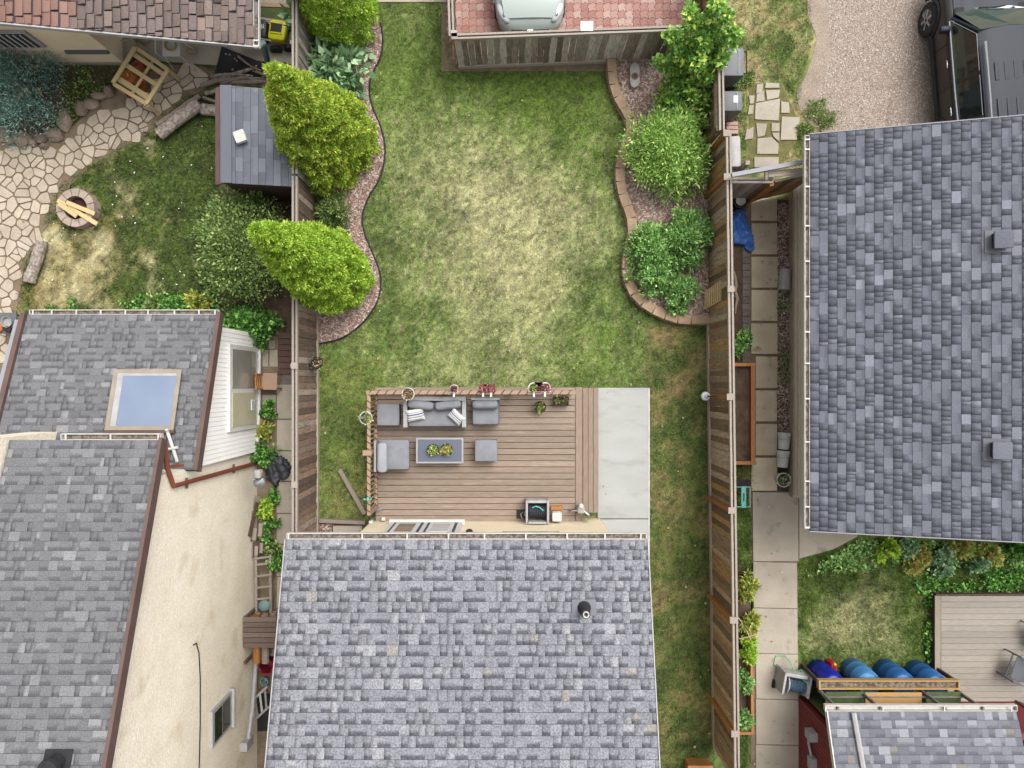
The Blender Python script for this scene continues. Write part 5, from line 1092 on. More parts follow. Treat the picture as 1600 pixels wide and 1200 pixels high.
MB().box((cx, cy, .56), (w-.12, d-.1, .02)).build('lower_shelf', M['rattan'], tb)
# ---------------------------------------------------------------- pots
def pot(name, label, px, py, z, r, h, mp, lm, nl=110, L=.07, W=.03, group=None, flower=None, rim=None, spread=1.0, cat='plant pot'):
    c = P(px, py, z+h); t = thing(name, label, cat, (c.x, c.y, z), group)
    MB().lathe((c.x, c.y, z), [(r*.72, 0), (r*.97, h*.9), (r, h*.9), (r, h), (r*.88, h), (r*.84, h*.72), (r*.1, h*.7)], 20).build('pot', mp, t)
    MB().lathe((c.x, c.y, z+h*.74), [(r*.83, 0), (r*.83, .006), (r*.1, .02)], 16).build('potting_soil', M['soil'], t)
    def fol(m, n, l, w, nm, up):
        a = rng.uniform(0, 6.28, n); q = np.sqrt(rng.random(n))*r*.8*spread; pos = np.stack([c.x+q*np.cos(a), c.y+q*np.sin(a), z+h*.75+rng.uniform(0, .08, n)], 1)
        d = rand_dirs(n); d[:, 2] = np.abs(d[:, 2])+up; leaf_mesh(nm, pos, d, l, w, m, t)
    fol(lm, nl, L, W, 'foliage', .25)
    if flower: fol(flower, nl//2, .04, .04, 'blossom', .8)
    return t
pot('hanging_pot', 'white rimmed round pot with dry twigs on the railing by the loveseat', 637.5, 615.5, 1.2, .145, .2, M['white'], M['lf_dry'], 130, .1, .02, 'pots on the railing')
pot('hanging_pot', 'white round pot with purple flowers outside the left railing', 571.5, 653, 1.15, .15, .2, M['white'], M['lf_succ'], 110, .09, .03, 'pots on the railing', M['petal_purple'], spread=1.1)
def railbox(label, px, py, w, wells, mp, lms):
    c = P(px, py, 1.4); t = thing('rail_planter', label, 'planter', (c.x, c.y, 1.2), 'planters hung on the north railing')
    n = len(wells); b = MB(); outl = []
    for i in range(n):
        cx_ = c.x+(i-(n-1)/2)*w/n
        for k in range(9): a = math.pi*k/8; outl.append((cx_-math.cos(a)*w/n/2*1.02, c.y+.02+math.sin(a)*w/n*.42))
    outl += [(c.x+w/2, c.y-.09), (c.x-w/2, c.y-.09)]
    b.prism(outl, 1.2, 1.38); b.build('box', mp, t)
    inn = [(c.x+(x-c.x)*.9, c.y-.015+(y-c.y+.015)*.84) for x, y in outl]; MB().prism(inn, 1.3, 1.386).build('potting_soil', M['soil'] if mp is M['white'] else M['red_dark'], t)
    for i, m_ in enumerate(lms):
        k = 60; cx_ = c.x+(i-(len(lms)-1)/2)*w/len(lms); pos = np.stack([cx_+rng.normal(0, .045, k), c.y+rng.normal(0, .035, k), 1.38+rng.uniform(0, .05, k)], 1); d = rand_dirs(k); d[:, 2] = np.abs(d[:, 2])+.2; leaf_mesh('foliage', pos, d, .06, .035, M[m_], t)
    for i in range(len(wells)):
        x = c.x+(i-(n-1)/2)*w/n; MB().box((x, RY-.02, 1.36), (.045, .16, .02)).build('hook', M['white'], t)
railbox('small single white planter hooked on the railing behind the loveseat', 709, 607, .17, [1], M['white'], ['lf_redpl'])
railbox('red two lobed planter hooked on the railing behind the armless chair', 761, 607, .36, [1, 1], M['red_dark'], ['petal_pink', 'petal_pink'])
railbox('white two lobed planter with green and red plants on the railing', 843, 606, .5, [1, 1], M['white'], ['lf_succ', 'lf_redpl', 'petal_pink'])
pot('flower_pot', 'black round pot with a lime plant standing on the deck boards', 844, 636, DZ, .14, .24, M['black'], M['lf_succ'], 60, .09, .05, 'pots on the deck')
for px, lb, lm in ((871, 'left square black pot with a lime seedling on the deck', 'lf_succ'), (883, 'right square black pot with pale dry leaves on the deck', 'lf_dry')):
    c = P(px, 627, DZ+.2); t = thing('square_pot', lb, 'plant pot', (c.x, c.y, DZ), 'square pots on the deck')
    for s in (-1, 1): MB().box((c.x+s*.08, c.y, DZ+.1), (.012, .21, .2)).build('side', M['black'], t); MB().box((c.x, c.y+s*.1, DZ+.1), (.148, .012, .198)).build('side', M['black'], t)
    MB().box((c.x, c.y, DZ+.07), (.146, .186, .13)).build('potting_soil', M['soil'], t)
    k = 40; pos = np.stack([c.x+rng.normal(0, .03, k), c.y+.02+rng.normal(0, .03, k), DZ+.15+rng.uniform(0, .06, k)], 1); d = rand_dirs(k); d[:, 2] = np.abs(d[:, 2])+.2; leaf_mesh('foliage', pos, d, .07, .04, M[lm], t)
pot('table_pot', 'dark bowl of green and yellow succulents left on the coffee table', 676.5, 703, .8, .14, .1, M['black'], M['lf_succ'], 170, .07, .03, 'bowls on the coffee table')
pot('table_pot', 'dark bowl of reddish and yellow plants right on the coffee table', 697.5, 703, .8, .145, .1, M['black'], M['lf_orange'], 170, .08, .03, 'bowls on the coffee table', M['lf_redpl'])
# ---------------------------------------------------------------- things along the house wall
cx, cy, w, d = pxbox(821, 858, 781, 818, .75)
hr = thing('hose_reel', 'grey hose reel box with coiled black hose on the deck by the house wall', 'hose reel', (cx, cy, DZ))
for s in (-1, 1): MB().rbox((cx+s*(w/2-.03), cy, .62), (.06, d, .44), .02, 3).build('side_panel', M['grey_light'], hr)
MB().box((cx, cy+d/2-.03, .7), (w-.124, .06, .28)).build('front_panel', M['grey_light'], hr); MB().rbox((cx, cy-d/2+.03, .74), (w-.124, .06, .26), .02, 3).build('handle', M['grey_light'], hr)
for i in range(9): MB().lathe((cx-w/2+.1+i*(w-.2)/8, cy, .6), [(.1, -.025), (.17, -.02), (.18, 0), (.17, .02), (.1, .025)], 18, M=Matrix.Rotation(math.pi/2, 3, 'Y')).build('hose_coil', M['hose_black'], hr)
MB().tube([(cx-.12, cy+.1, .8), (cx-.04, cy+.14, .84), (cx+.05, cy+.11, .82), (cx+.12, cy+.05, .8), (cx+.18, cy+.02, .72)], .016, 6).build('hose_end', M['teal'], hr)
c = P(870, 806, .65)
bx = thing('white_bin', 'small white square container beside the hose reel', 'container', (c.x, c.y, DZ)); MB().rbox((c.x, c.y-.02, .56), (.24, .22, .3), .05, 4).build('body', M['white'], bx, smooth=True); MB().rbox((c.x, c.y-.02, .72), (.22, .2, .03), .014, 3).build('lid', M['white_dirty'], bx)
c = P(870, 794, .5); tag(MB().box((c.x, c.y, .45), (.28, .1, .09)).build('wood_block', M['cedar']), 'small orange wood block behind the white container', 'wood block')
gm = thing('gas_meter', 'grey gas meter with pipes at the deck corner beside the concrete pad', 'gas meter', P(908, 800, .2))
c = P(908, 797, .75)
MB().rbox((c.x, c.y, .62), (.18, .18, .32), .05, 4).build('body', M['stone_grey'], gm, smooth=True); MB().lathe((c.x, c.y+.1, .6), [(.05, 0), (.06, .12), (.05, .2), (.02, .21)], 12).build('regulator', M['white_dirty'], gm)
MB().tube([c, c+Vector((-.2, -.03, -.05)), c+Vector((-.24, -.05, -.35))], .022, 6).build('pipe', M['metal'], gm); MB().tube([c+Vector((.05, -.02, 0)), c+Vector((.16, -.1, .03)), c+Vector((.2, -.22, -.1)), c+Vector((.2, -.24, -.6))], .025, 6).build('pipe', M['metal'], gm)
MB().lathe((c.x+.17, c.y-.15, .5), [(.05, 0), (.06, .1), (.03, .16)], 12).build('valve', M['metal'], gm)
c = P(815, 805, .5); dh = thing('wall_faucet', 'dark tap niche with coiled cord left of the hose reel', 'faucet', (c.x, c.y, DZ))
MB().box((c.x, c.y+.01, .41), (.24, .22, .012)).build('niche', M['black'], dh); MB().tube([(c.x+.03, c.y+.06, .43), (c.x-.02, c.y+.02, .5), (c.x, c.y-.06, .52), (c.x+.06, c.y-.1, .45)], .014, 6).build('cord', M['stone_grey'], dh); MB().box((c.x+.09, c.y+.03, .46), (.06, .1, .08)).build('tap', M['metal'], dh)
c = P(593, 796, .6); ub = thing('solar_lamp', 'small blue lamp clipped at the lower end of the railing', 'lamp', (c.x, c.y, .5)); MB().rbox((c.x, c.y, .56), (.13, .05, .09), .02, 3, rz=.2).build('body', M['glass_blue'], ub); MB().tube([(c.x-.06, c.y, .55), (c.x-.12, c.y-.02, .55)], .012, 5).build('clip', M['black'], ub)
c = P(599, 811, .5); tag(MB().rbox((c.x, c.y, .46), (.09, .08, .11), .01, 2).build('outlet_box', M['white']), 'tiny white outlet box on the deck corner by the wall', 'outlet box')
c = P(579, 817, .6); cr = thing('corner_bracket', 'white crumpled bracket at the end of the low edging beam', 'bracket', (c.x, c.y, 0)); MB().rbox((c.x, c.y, .55), (.1, .1, .12), .03, 3).build('head', M['white'], cr); MB().box((c.x-.02, c.y, .25), (.06, .06, .5)).build('stake', M['white_dirty'], cr)
c = P(575, 780, 1.36); bd = thing('bird_ornament', 'small green bird ornament perched on the left railing', 'ornament', (c.x, c.y, 1.343)); MB().ell((c.x, c.y, 1.38), (.03, .06, .03), 8, 6).build('body', M['teal'], bd, smooth=True); MB().add([(c.x-.02, c.y, 1.385), (c.x-.1, c.y+.03, 1.4), (c.x-.09, c.y-.02, 1.4), (c.x+.02, c.y, 1.385), (c.x+.1, c.y+.03, 1.4), (c.x+.09, c.y-.02, 1.4)], [(0, 1, 2), (3, 5, 4)]).build('wings', M['teal'], bd)
pk = MB().beam(P(531, 734, .06), P(570, 803, .25), .1, .05); tag(pk.build('loose_plank', M['wood_grey']), 'grey loose plank leaning from the grass to the deck edge', 'plank')
eb = MB().beam(P(500, 813, .08), P(571, 816, .08), .09, .14); tag(eb.build('edging_beam', M['wood_grey']), 'grey timber laid across from the left fence to the deck corner', 'timber')
# ---------------------------------------------------------------- right bed and fence things
c = P(990, 122, .12)
sf = thing('stone_fountain', 'pale stone bubbler block with a round dark hole in the top right bed', 'garden ornament', (c.x, c.y, .12))
ol = [(.13*math.cos(a)*(1+.25*abs(math.sin(a))**2), .3*math.sin(a)) for a in [k*math.pi/9 for k in range(18)]]
ol = [(c.x+x*(.8+.2*abs(math.sin(math.atan2(y, x)))), c.y+y) for x, y in ol]; MB().prism(ol, .1, .3).build('stone', M['stone_grey'], sf)
MB().lathe((c.x, c.y-.03, .29), [(.085, 0), (.085, .02), (.062, .02), (.062, .012), (.01, .012)], 18).build('basin_ring', M['rust_pipe'], sf); MB().lathe((c.x, c.y-.03, .295), [(.06, 0), (.06, .012), (.01, .012)], 18).build('hole', M['black'], sf)
c = P(1028, 172, .12); tag(MB().prism([(c.x+.14*math.cos(a), c.y+.22*math.sin(a)) for a in [k*math.pi/6 for k in range(12)]], .1, .22).build('stepping_stone', M['stone_grey']), 'pale stepping stone half hidden between the two shrubs', 'stone')
# lattice leaning on the fence
la = thing('lattice_panel', 'tan wooden lattice piece leaning on the right fence', 'lattice', P(1112, 462))
pA, pB, pC, pD = P(1101, 456, .35), P(1101, 484, .25), P(1127, 470, 1.2), P(1127, 437, 1.25)
for i in range(13):
    t = (i+.5)/13; MB().beam(pA.lerp(pB, t), pD.lerp(pC, t), .018, .012).build('slat', M['pine'], la)
for i in range(8):
    t = (i+.5)/8; MB().beam(pA.lerp(pD, t)+Vector((-.012, 0, .008)), pB.lerp(pC, t)+Vector((-.012, 0, .008)), .018, .012).build('slat', M['pine'], la)
c = P(1101.5, 619, .9); ht = thing('fence_lantern', 'round pale glass lantern hung on the middle cedar post of the right fence', 'lantern', (c.x, c.y, .8)); MB().ell((c.x, c.y, .95), (.11, .11, .09), 14, 8).build('globe', M['glass_pale'], ht, smooth=True); MB().lathe((c.x, c.y, 1.03), [(.05, 0), (.05, .03), (.02, .05)], 10).build('cap', M['metal'], ht); MB().tube([(c.x, c.y, 1.07), (c.x+.1, c.y, 1.2), (c.x+.2, c.y, 1.22)], .012, 5).build('hook', M['black'], ht)
c = P(495, 567, .9); wb_ = thing('wall_planter', 'dark round hanging basket of dried flowers on the left fence', 'hanging basket', (c.x, c.y, .7)); MB().lathe((c.x, c.y, .72), [(.04, 0), (.13, .12), (.15, .2), (.12, .2), (.1, .12)], 16).build('basket', M['black_matte'], wb_)
k = 90; a = rng.uniform(0, 6.28, k); q = np.sqrt(rng.random(k))*.15; leaf_mesh('dried_flowers', np.stack([c.x+q*np.cos(a), c.y+q*np.sin(a), .9+rng.uniform(0, .05, k)], 1), rand_dirs(k)+np.array([0, 0, .5]), .05, .035, M['lf_dry'], wb_)
# raised cedar planter
rp_ = thing('raised_planter', 'long raised cedar planter full of dark soil behind the right fence', 'planter', P(1162, 647))
x0, x1 = P(1141, 0, .35).x, P(1180, 0, .35).x; y0, y1 = P(0, 726, .35).y, P(0, 567, .35).y
MB().box((x1-.05, (y0+y1)/2, .18), (.1, y1-y0-.164, .36)).build('side_board', M['cedar_box'], rp_); MB().box((x0+.03, (y0+y1)/2, .18), (.05, y1-y0-.164, .36)).build('side_board', M['cedar_box'], rp_)
for yy_ in (y0+.04, y1-.04): MB().box(((x0+x1)/2+.01, yy_, .182), (x1-x0+.03, .08, .364)).build('end_board', M['cedar_box'], rp_)
MB().box(((x0+x1)/2-.02, (y0+y1)/2, .12), (x1-x0-.16, y1-y0-.17, .2)).build('planter_soil', M['soil'], rp_)
bb = thing('bed_border', 'long cedar board bordering the planting strip along the walkway', 'border board', P(1175, 1060)); MB().beam(P(1172, 985, .18), P(1174, 1141, .18), .06, .2).build('side_board', M['cedar_box'], bb); MB().beam(P(1150, 1143, .18), P(1175, 1143, .18), .06, .2).build('end_board', M['cedar_box'], bb)
tg = MB()
for a, b_ in (((1153, 965), (1172, 990)), ((1155, 998), (1180, 992)), ((1160, 975), (1175, 1005)), ((1152, 985), (1168, 975))):
    p, q = P(*a, .35), P(*b_, .3); tg.tube([p, p.lerp(q, .5)+Vector((0, .02, .06)), q], .012, 5)
tag(tg.build('bare_twigs', M['lf_dry']), 'bare tan twigs in the gap between the strip bushes', 'twigs')
# blue tarp heap
def heap(name, label, cat, poly, h, m, seed, res=.035, z0=0.0, fold=9):
    q = pxy(poly); x0 = min(p[0] for p in q); x1 = max(p[0] for p in q); y0 = min(p[1] for p in q); y1 = max(p[1] for p in q)
    nx_, ny_ = int((x1-x0)/res)+1, int((y1-y0)/res)+1; X, Y = np.meshgrid(np.linspace(x0, x1, nx_), np.linspace(y0, y1, ny_))
    ins = inpoly(X, Y, q); wv = np.abs(np.sin(fold*(X*.8+Y*.45)+4*fbm(X*3+seed, Y*3)))*.5+fbm(X*6+seed, Y*6+seed)
    Z = z0+.03+h*wv*.75
    jx = X+(fbm(X*8, Y*8+seed)-.5)*.08; jy = Y+(fbm(X*8+seed, Y*8)-.5)*.08
    idx = np.arange(nx_*ny_).reshape(ny_, nx_); okc = ins[:-1, :-1] & ins[1:, 1:] & ins[1:, :-1] & ins[:-1, 1:]
    f = np.stack([idx[:-1, :-1][okc], idx[:-1, 1:][okc], idx[1:, 1:][okc], idx[1:, :-1][okc]], 1); v = np.stack([jx.ravel(), jy.ravel(), Z.ravel()], 1)
    used = np.unique(f); mp_ = -np.ones(len(v), int); mp_[used] = np.arange(len(used)); f = mp_[f]; v = v[used]; n = len(v)
    low = v.copy(); low[:, 2] = z0; F2 = np.concatenate([f, f[:, ::-1]+n]); ed_ = {}
    for a in f:
        for i in range(4):
            e = (a[i], a[(i+1) % 4]); ed_[e] = 1
    sk_ = np.array([[b_, a, a+n, b_+n] for (a, b_) in ed_ if (b_, a) not in ed_]); F2 = np.concatenate([F2, sk_])
    o = np_mesh(name, np.concatenate([v, low]), F2, m); return tag(o, label, cat)
heap('blue_tarp', 'crumpled blue tarp lying between the right fence and the slabs', 'tarp', [(1142, 331), (1160, 328), (1168, 350), (1174, 375), (1177, 392), (1168, 397), (1157, 385), (1142, 384)], .22, M['tarp_blue'], 3)
c = P(1158, 313, .4); pp = thing('nursery_pot', 'black pot holding a white dish at the foot of the gate', 'plant pot', (c.x, c.y, 0)); MB().lathe((c.x, c.y, 0), [(.12, 0), (.15, .3), (.17, .3), (.17, .33), (.13, .33), (.12, .1)], 18).build('pot', M['black'], pp); MB().lathe((c.x, c.y, .33), [(.1, 0), (.12, .04), (.12, .05), (.09, .03), (.01, .025)], 18).build('dish', M['white'], pp)
c = P(1148, 325, .25); tag(MB().lathe((c.x, c.y, 0), [(.11, 0), (.14, .24), (.16, .24), (.16, .27), (.12, .27), (.11, .08)], 18).build('nursery_pot', M['black']), 'empty black pot beside the upper end of the blue tarp', 'plant pot')
dw_ = MB(); pts = [P(1147, 424, .08), P(1149, 435, .1), P(1150, 446, .08), P(1149, 456, .1), P(1152, 466, .08), P(1150, 478, .1), P(1149, 491, .07)]; dw_.tube(pts, [.02, .035, .045, .03, .045, .03, .015], 7)
for i in (1, 3, 4): dw_.tube([pts[i], pts[i]+Vector((random.choice((-1, 1))*.1, .06, .03))], [.02, .008], 5)
tag(dw_.build('driftwood', M['wood_grey']), 'bleached driftwood branch on the soil right of the fence', 'driftwood')
# buckets
def lying(name, label, px, py, r0, r1, L, ang, m, cat='bucket', group=None):
    c = P(px, py, r1); t = thing(name, label, cat, (c.x, c.y, 0), group); Mx = Matrix.Rotation(ang, 3, 'Z') @ Matrix.Rotation(math.pi/2, 3, 'Y')
    MB().lathe(c, [(r0*.1, -L/2), (r0, -L/2), (r1, L/2*.8), (r1*1.05, L/2*.8), (r1*1.05, L/2), (r1*.9, L/2), (r0*.9, -L/2+.03), (r0*.1, -L/2+.03)], 20, M=Mx).build('body', m, t)
    MB().lathe(c, [(r1*1.045, L*.22), (r1*1.075, L*.22), (r1*1.075, L*.28), (r1*1.045, L*.28)], 20, M=Mx).build('band', m, t)
    return t
lying('grey_pail', 'grey plastic pail lying in the soil strip by the garage wall', 1226, 437, .13, .145, .5, -math.pi/2-.05, M['grey_light'])
def pail(label, px, py, group, inside=None):
    c = P(px, py, .36); t = thing('white_pail', label, 'bucket', (c.x, c.y, 0), group)
    MB().lathe((c.x, c.y, 0), [(.125, 0), (.15, .3), (.16, .3), (.16, .34), (.15, .36), (.138, .36), (.12, .03), (.02, .03)], 22).build('body', M['white'], t)
    return t
for i, (py, dd) in enumerate(((689, 0), (717, 0))):
    c = P(1225-i*2, py, .16); t = thing('white_pail', ['upper white pail lying by the garage wall', 'lower white pail lying by the garage wall above the planted pot'][i], 'bucket', (c.x, c.y, 0), 'white pails by the garage wall')
    Mx = Matrix.Rotation(math.pi/2-.06, 3, 'Z') @ Matrix.Rotation(math.pi/2, 3, 'Y')
    MB().lathe(c, [(.02, -.2), (.125, -.2), (.15, .13), (.16, .13), (.16, .17), (.155, .2), (.14, .2), (.115, -.16), (.02, -.16)], 24, M=Mx).build('body', M['white'], t)
    MB().tube([c+Vector((-.16, .14, 0)), c+Vector((-.17, .08, .06)), c+Vector((-.1, .04, .14)), c+Vector((.1, .04, .14)), c+Vector((.17, .08, .06)), c+Vector((.16, .14, 0))], .006, 5).build('handle', M['metal'], t)
pot('planted_bucket', 'white rimmed pot with red and grey plants below the white pails', 1225, 750, 0, .175, .32, M['white'], M['lf_hosta'], 80, .1, .04, None, M['petal_red'])
# teal stool
c = P(1161, 775, .42); ts = thing('garden_stool', 'teal topped garden kneeler stool behind the right fence', 'stool', (c.x, c.y, 0))
x0, x1, y0, y1 = P(1147, 0, .45).x, P(1172, 0, .45).x, P(0, 792, .45).y, P(0, 761, .45).y
for xx in (x0, x1): MB().tube([(xx, y0, 0), (xx, y0, .45), (xx, y1, .45), (xx, y1, 0)], .014, 6).build('leg_frame', M['grey_light'], ts)
for yy_ in (y0, y1): MB().tube([(x0, yy_, .45), (x1, yy_, .45)], .014, 6).build('cross_bar', M['teal'], ts)
MB().rbox((c.x+.0, (y0+y1)/2, .46), (.12, y1-y0+.04, .035), .015, 4).build('seat', M['teal'], ts); MB().rbox((c.x+.0, (y0+y1)/2, .482), (.03, .2, .012), .005, 2).build('grip_slot', M['black'], ts)
MB().box((c.x+.02, y1+.09, .35), (.36, .12, .04)).build('tool_tray', M['black_matte'], ts)
# ---------------------------------------------------------------- bins and boxes at the top right
def bin_(label, px, py, w, d, hm, lidm, sticker, rz=0):
    c = P(px, py, 1.0); t = thing('wheelie_bin', label, 'bin', (c.x, c.y, 0), 'wheelie bins beside the fence')
    b = MB(); b.add([(c.x+sx*w*k/2, c.y+sy*d*k/2, z) for z, k in ((.05, .78), (.95, 1.0)) for sx, sy in ((-1, -1), (1, -1), (1, 1), (-1, 1))], [(0, 3, 2, 1), (4, 5, 6, 7), (0, 1, 5, 4), (1, 2, 6, 5), (2, 3, 7, 6), (3, 0, 4, 7)]); b.build('body', M['grey_plastic'], t)
    MB().rbox((c.x-.02, c.y, .985), (w+.02, d+.04, .07), .03, 4, puff=.02).build('lid', M['grey_plastic'], t, smooth=True)
    MB().box((c.x+w/2-.14, c.y, 1.04), (.012, d*.9, .012)).build('lid_rib', M['grey_light'], t)
    MB().tube([(c.x+w/2, c.y-d*.42, .96), (c.x+w/2+.06, c.y-d*.42, .97), (c.x+w/2+.06, c.y+d*.42, .97), (c.x+w/2, c.y+d*.42, .96)], .018, 6).build('handle', hm, t)
    for s in (-1, 1): MB().lathe((c.x+w/2-.05, c.y+s*d*.36, .12), [(.03, -.03), (.12, -.03), (.12, .03), (.03, .03)], 14, M=Matrix.Rotation(math.pi/2, 3, 'X')).build('wheel', M['tyre'], t)
    MB().box((c.x+sticker[0], c.y+sticker[1], 1.045), (sticker[2], sticker[3], .004)).build('sticker', M['paper'], t)
    return t
bin_('larger dark grey wheelie bin with black handle under the maple shoots', 1146, 97, .5, .6, M['black'], None, (-.2, -.1, .08, .05))
bin_('smaller dark grey wheelie bin with pale green handle and white label', 1146, 158, .42, .42, M['lf_succ'], None, (.04, .03, .1, .16))
uc = thing('utility_case', 'light grey plastic storage case standing against the right fence', 'storage box', P(1148, 240)); c = P(1149, 237, .5); MB().rbox((c.x, c.y, .3), (.26, .75, .5), .06, 4, rz=.03).build('body', M['grey_light'], uc, smooth=True); MB().box((c.x, c.y-.45, .2), (.16, .12, .34)).build('battery', M['black'], uc); MB().box((c.x+.09, c.y-.5, .02), (.22, .8, .06)).build('base_plank', M['kick'], uc)
for i in range(3):
    c = P(1141, 195+i*6.5, .1); tag(MB().box((c.x+.02, c.y, .1), (.28, .085, .2)).build('red_brick_stack', M['paver']), ['topmost', 'middle', 'lowest'][i]+' of the three red brick rows beside the fence', 'bricks', 'red brick rows')
c = P(917, 40, 1.6); sg = thing('parking_sign', 'blank white sign on a post behind the parking fence', 'sign', (c.x, c.y, 0)); MB().box((c.x, c.y, 1.58), (.28, .2, .02), M=Matrix.Rotation(.25, 3, 'X')).build('panel', M['paper'], sg); MB().box((c.x, c.y-.07, .78), (.06, .04, 1.55)).build('post', M['fence_cap'], sg)
# ---------------------------------------------------------------- left yard things
fr = thing('pine_crate', 'pale pine crate frame standing over pots beside the cream wall', 'crate frame', P(220, 125))
q = [P(x, y, .55) for x, y in ((213, 75), (264, 110), (230, 163), (178, 131))]   # top ring
def lp(a, b_, t): return a.lerp(b_, t)
for a, b_ in ((0, 1), (1, 2), (2, 3), (3, 0)): MB().beam(q[a]+Vector((0, 0, (a % 2)*.042)), q[b_]+Vector((0, 0, (a % 2)*.042)), .09, .04).build('rail', M['pine'], fr)
MB().beam(lp(q[0], q[3], .16)+Vector((0, 0, -.002)), lp(q[1], q[2], .16)+Vector((0, 0, -.002)), .1, .03).build('rail', M['pine'], fr)
MB().beam(lp(q[0], q[3], .84)+Vector((0, 0, -.05)), lp(q[1], q[2], .84)+Vector((0, 0, -.05)), .13, .03).build('rail', M['pine'], fr)
MB().beam(lp(q[0], q[3], .47)+Vector((0, 0, .0)), lp(q[1], q[2], .47)+Vector((0, 0, .0)), .1, .04).build('middle_rail', M['pine'], fr)
MB().beam(lp(q[0], q[1], .5)+Vector((0, 0, -.042)), lp(q[3], q[2], .5)+Vector((0, 0, -.042)), .06, .03).build('cross_rail', M['pine'], fr)
for k in range(4): MB().box((q[k].x, q[k].y, .26), (.08, .08, .52), rz=.6).build('leg', M['pine'], fr)
c = P(203, 121, .2); pk = thing('pumpkin', 'round orange pumpkin inside the pine crate frame', 'pumpkin', (c.x, c.y, .05)); b = MB()
for k in range(9): a = k*math.tau/9; b.ell((c.x+.09*math.cos(a), c.y+.09*math.sin(a), .17), (.1, .1, .13), 8, 6)
b.build('rind', M['pumpkin'], pk, smooth=True); MB().tube([(c.x, c.y, .28), (c.x+.02, c.y+.03, .36)], [.025, .015], 6).build('stalk', M['pine'], pk)
for px, py, r, lb in ((218, 108, .14, 'tilted terracotta shard pot in the upper right of the crate frame'), (222, 133, .13, 'terracotta pot in the lower right of the crate frame'), (200, 146, .1, 'terracotta pot half outside the lower corner of the crate frame')):
    c = P(px, py, .2); Mx = Matrix.Rotation(random.uniform(-.6, .6), 3, 'X') @ Matrix.Rotation(random.uniform(-.5, .5), 3, 'Y')
    tag(MB().lathe((c.x, c.y, .08), [(r*.6, 0), (r*.95, r*1.4), (r, r*1.4), (r, r*1.6), (r*.85, r*1.6), (r*.5, .1)], 14, M=Mx).build('terracotta_pot', M['terracotta']), lb, 'plant pot', 'terracotta pots in the crate frame')
heap('black_bag', 'dark plastic bag in the upper left of the crate frame', 'bag', [(205, 90), (225, 92), (222, 106), (204, 104)], .25, M['bag_black'], 5)
st_ = thing('stick_pile', 'loose pile of sticks against the patio beside the white table', 'sticks', P(220, 70)); 
for i in range(14):
    a = P(random.uniform(206, 232), random.uniform(62, 80), random.uniform(.05, .35)); MB().tube([a, a+Vector((random.uniform(-.35, .35), random.uniform(-.25, .25), random.uniform(-.03, .15)))], .014, 5).build('stick', M['lf_dry'], st_)
wt = thing('folding_table', 'white folding table with a coiled yellow hose under the carport edge', 'table', P(268, 75)); c = P(268, 74, .7)
MB().rbox((c.x, c.y, .7), (.42, .42, .04), .015, 3).build('tabletop', M['white'], wt)
for sx in (-1, 1):
    for sy in (-1, 1): MB().tube([(c.x+sx*.18, c.y+sy*.18, .68), (c.x+sx*.26, c.y+sy*.24, .02)], .013, 5).build('leg', M['white'], wt)
yh = MB()
for k in range(3): yh.tube([(c.x+.13*math.cos(a), c.y+.02+.13*math.sin(a), .735+k*.02) for a in [i*math.tau/24 for i in range(25)]], .012, 5)
tag(yh.build('coiled_hose', M['yellow_hose']), 'yellow hose coiled on the white folding table', 'hose')
tag(MB().tube([(P(300, 80, .04).x+.14*math.cos(a), P(300, 80).y+.07*math.sin(a), .045) for a in [i*math.tau/20 for i in range(24)]], .012, 5).build('coiled_hose', M['yellow_hose']), 'yellow hose loop lying on the patio concrete', 'hose')
cf = thing('stand_frame', 'white bent tube stand frame on the patio left of the folding table', 'stand', P(250, 80)); MB().tube([P(243, 62, .6), P(243, 82, .6), P(262, 97, .1)], .018, 6).build('tube', M['white'], cf); MB().tube([P(243, 62, .6), P(243, 63, .02)], .018, 6).build('tube', M['white'], cf)
# black mat and branches
mt = MB(); mt.prism(pxy([(348, 74), (402, 96), (440, 102), (446, 120), (430, 136), (337, 116)]), .035, .06); tag(mt.build('rubber_mat', M['black_matte']), 'black rubber mat on the ground between the patio and the shed', 'mat')
sp_ = MB(); sp_.prism(pxy([(444, 98), (460, 104), (460, 135), (440, 130)]), .035, .055); tag(sp_.build('rubber_mat', M['black_matte']), 'small black mat scrap tucked against the left fence', 'mat')
for i, (pts, r) in enumerate((([(332, 128), (360, 118), (398, 106)], .05), ([(315, 134), (350, 124), (418, 123)], .045), ([(345, 131), (380, 121), (412, 131)], .035), ([(322, 146), (345, 140), (352, 138)], .04), ([(400, 112), (425, 122), (436, 130)], .03), ([(372, 88), (390, 102), (408, 110)], .02), ([(330, 119), (362, 116), (395, 119)], .035), ([(318, 152), (336, 158), (348, 160)], .03), ([(352, 127), (395, 128), (425, 126)], .045), ([(410, 135), (424, 128), (440, 126)], .025))):
    z = [.1+.03*(i % 4), .2+.04*(i % 5), .12+.03*(i % 3)]; p = [P(x, y, zz) for (x, y), zz in zip(pts, z)]
    b = MB(); b.tube(smooth(p, 4), [1.35*r*(1-.06*k) for k in range(9)], 7)
    lbs = ['thick grey branch rising over the black mat', 'long reddish branch along the mat edge', 'curved branch in the pile above the shed', 'short branch stub at the shed roof corner', 'thin branch at the right of the branch pile', 'slender stick lying on the black mat', 'long branch topmost in the pile by the mat', 'short curved stick left of the shed roof', 'thick branch closest to the shed ridge', 'thin bent stick by the golden cedar tip']
    tag(b.build('branch', M['bark'] if i % 3 else M['log']), lbs[i], 'branch', 'branches piled above the shed')
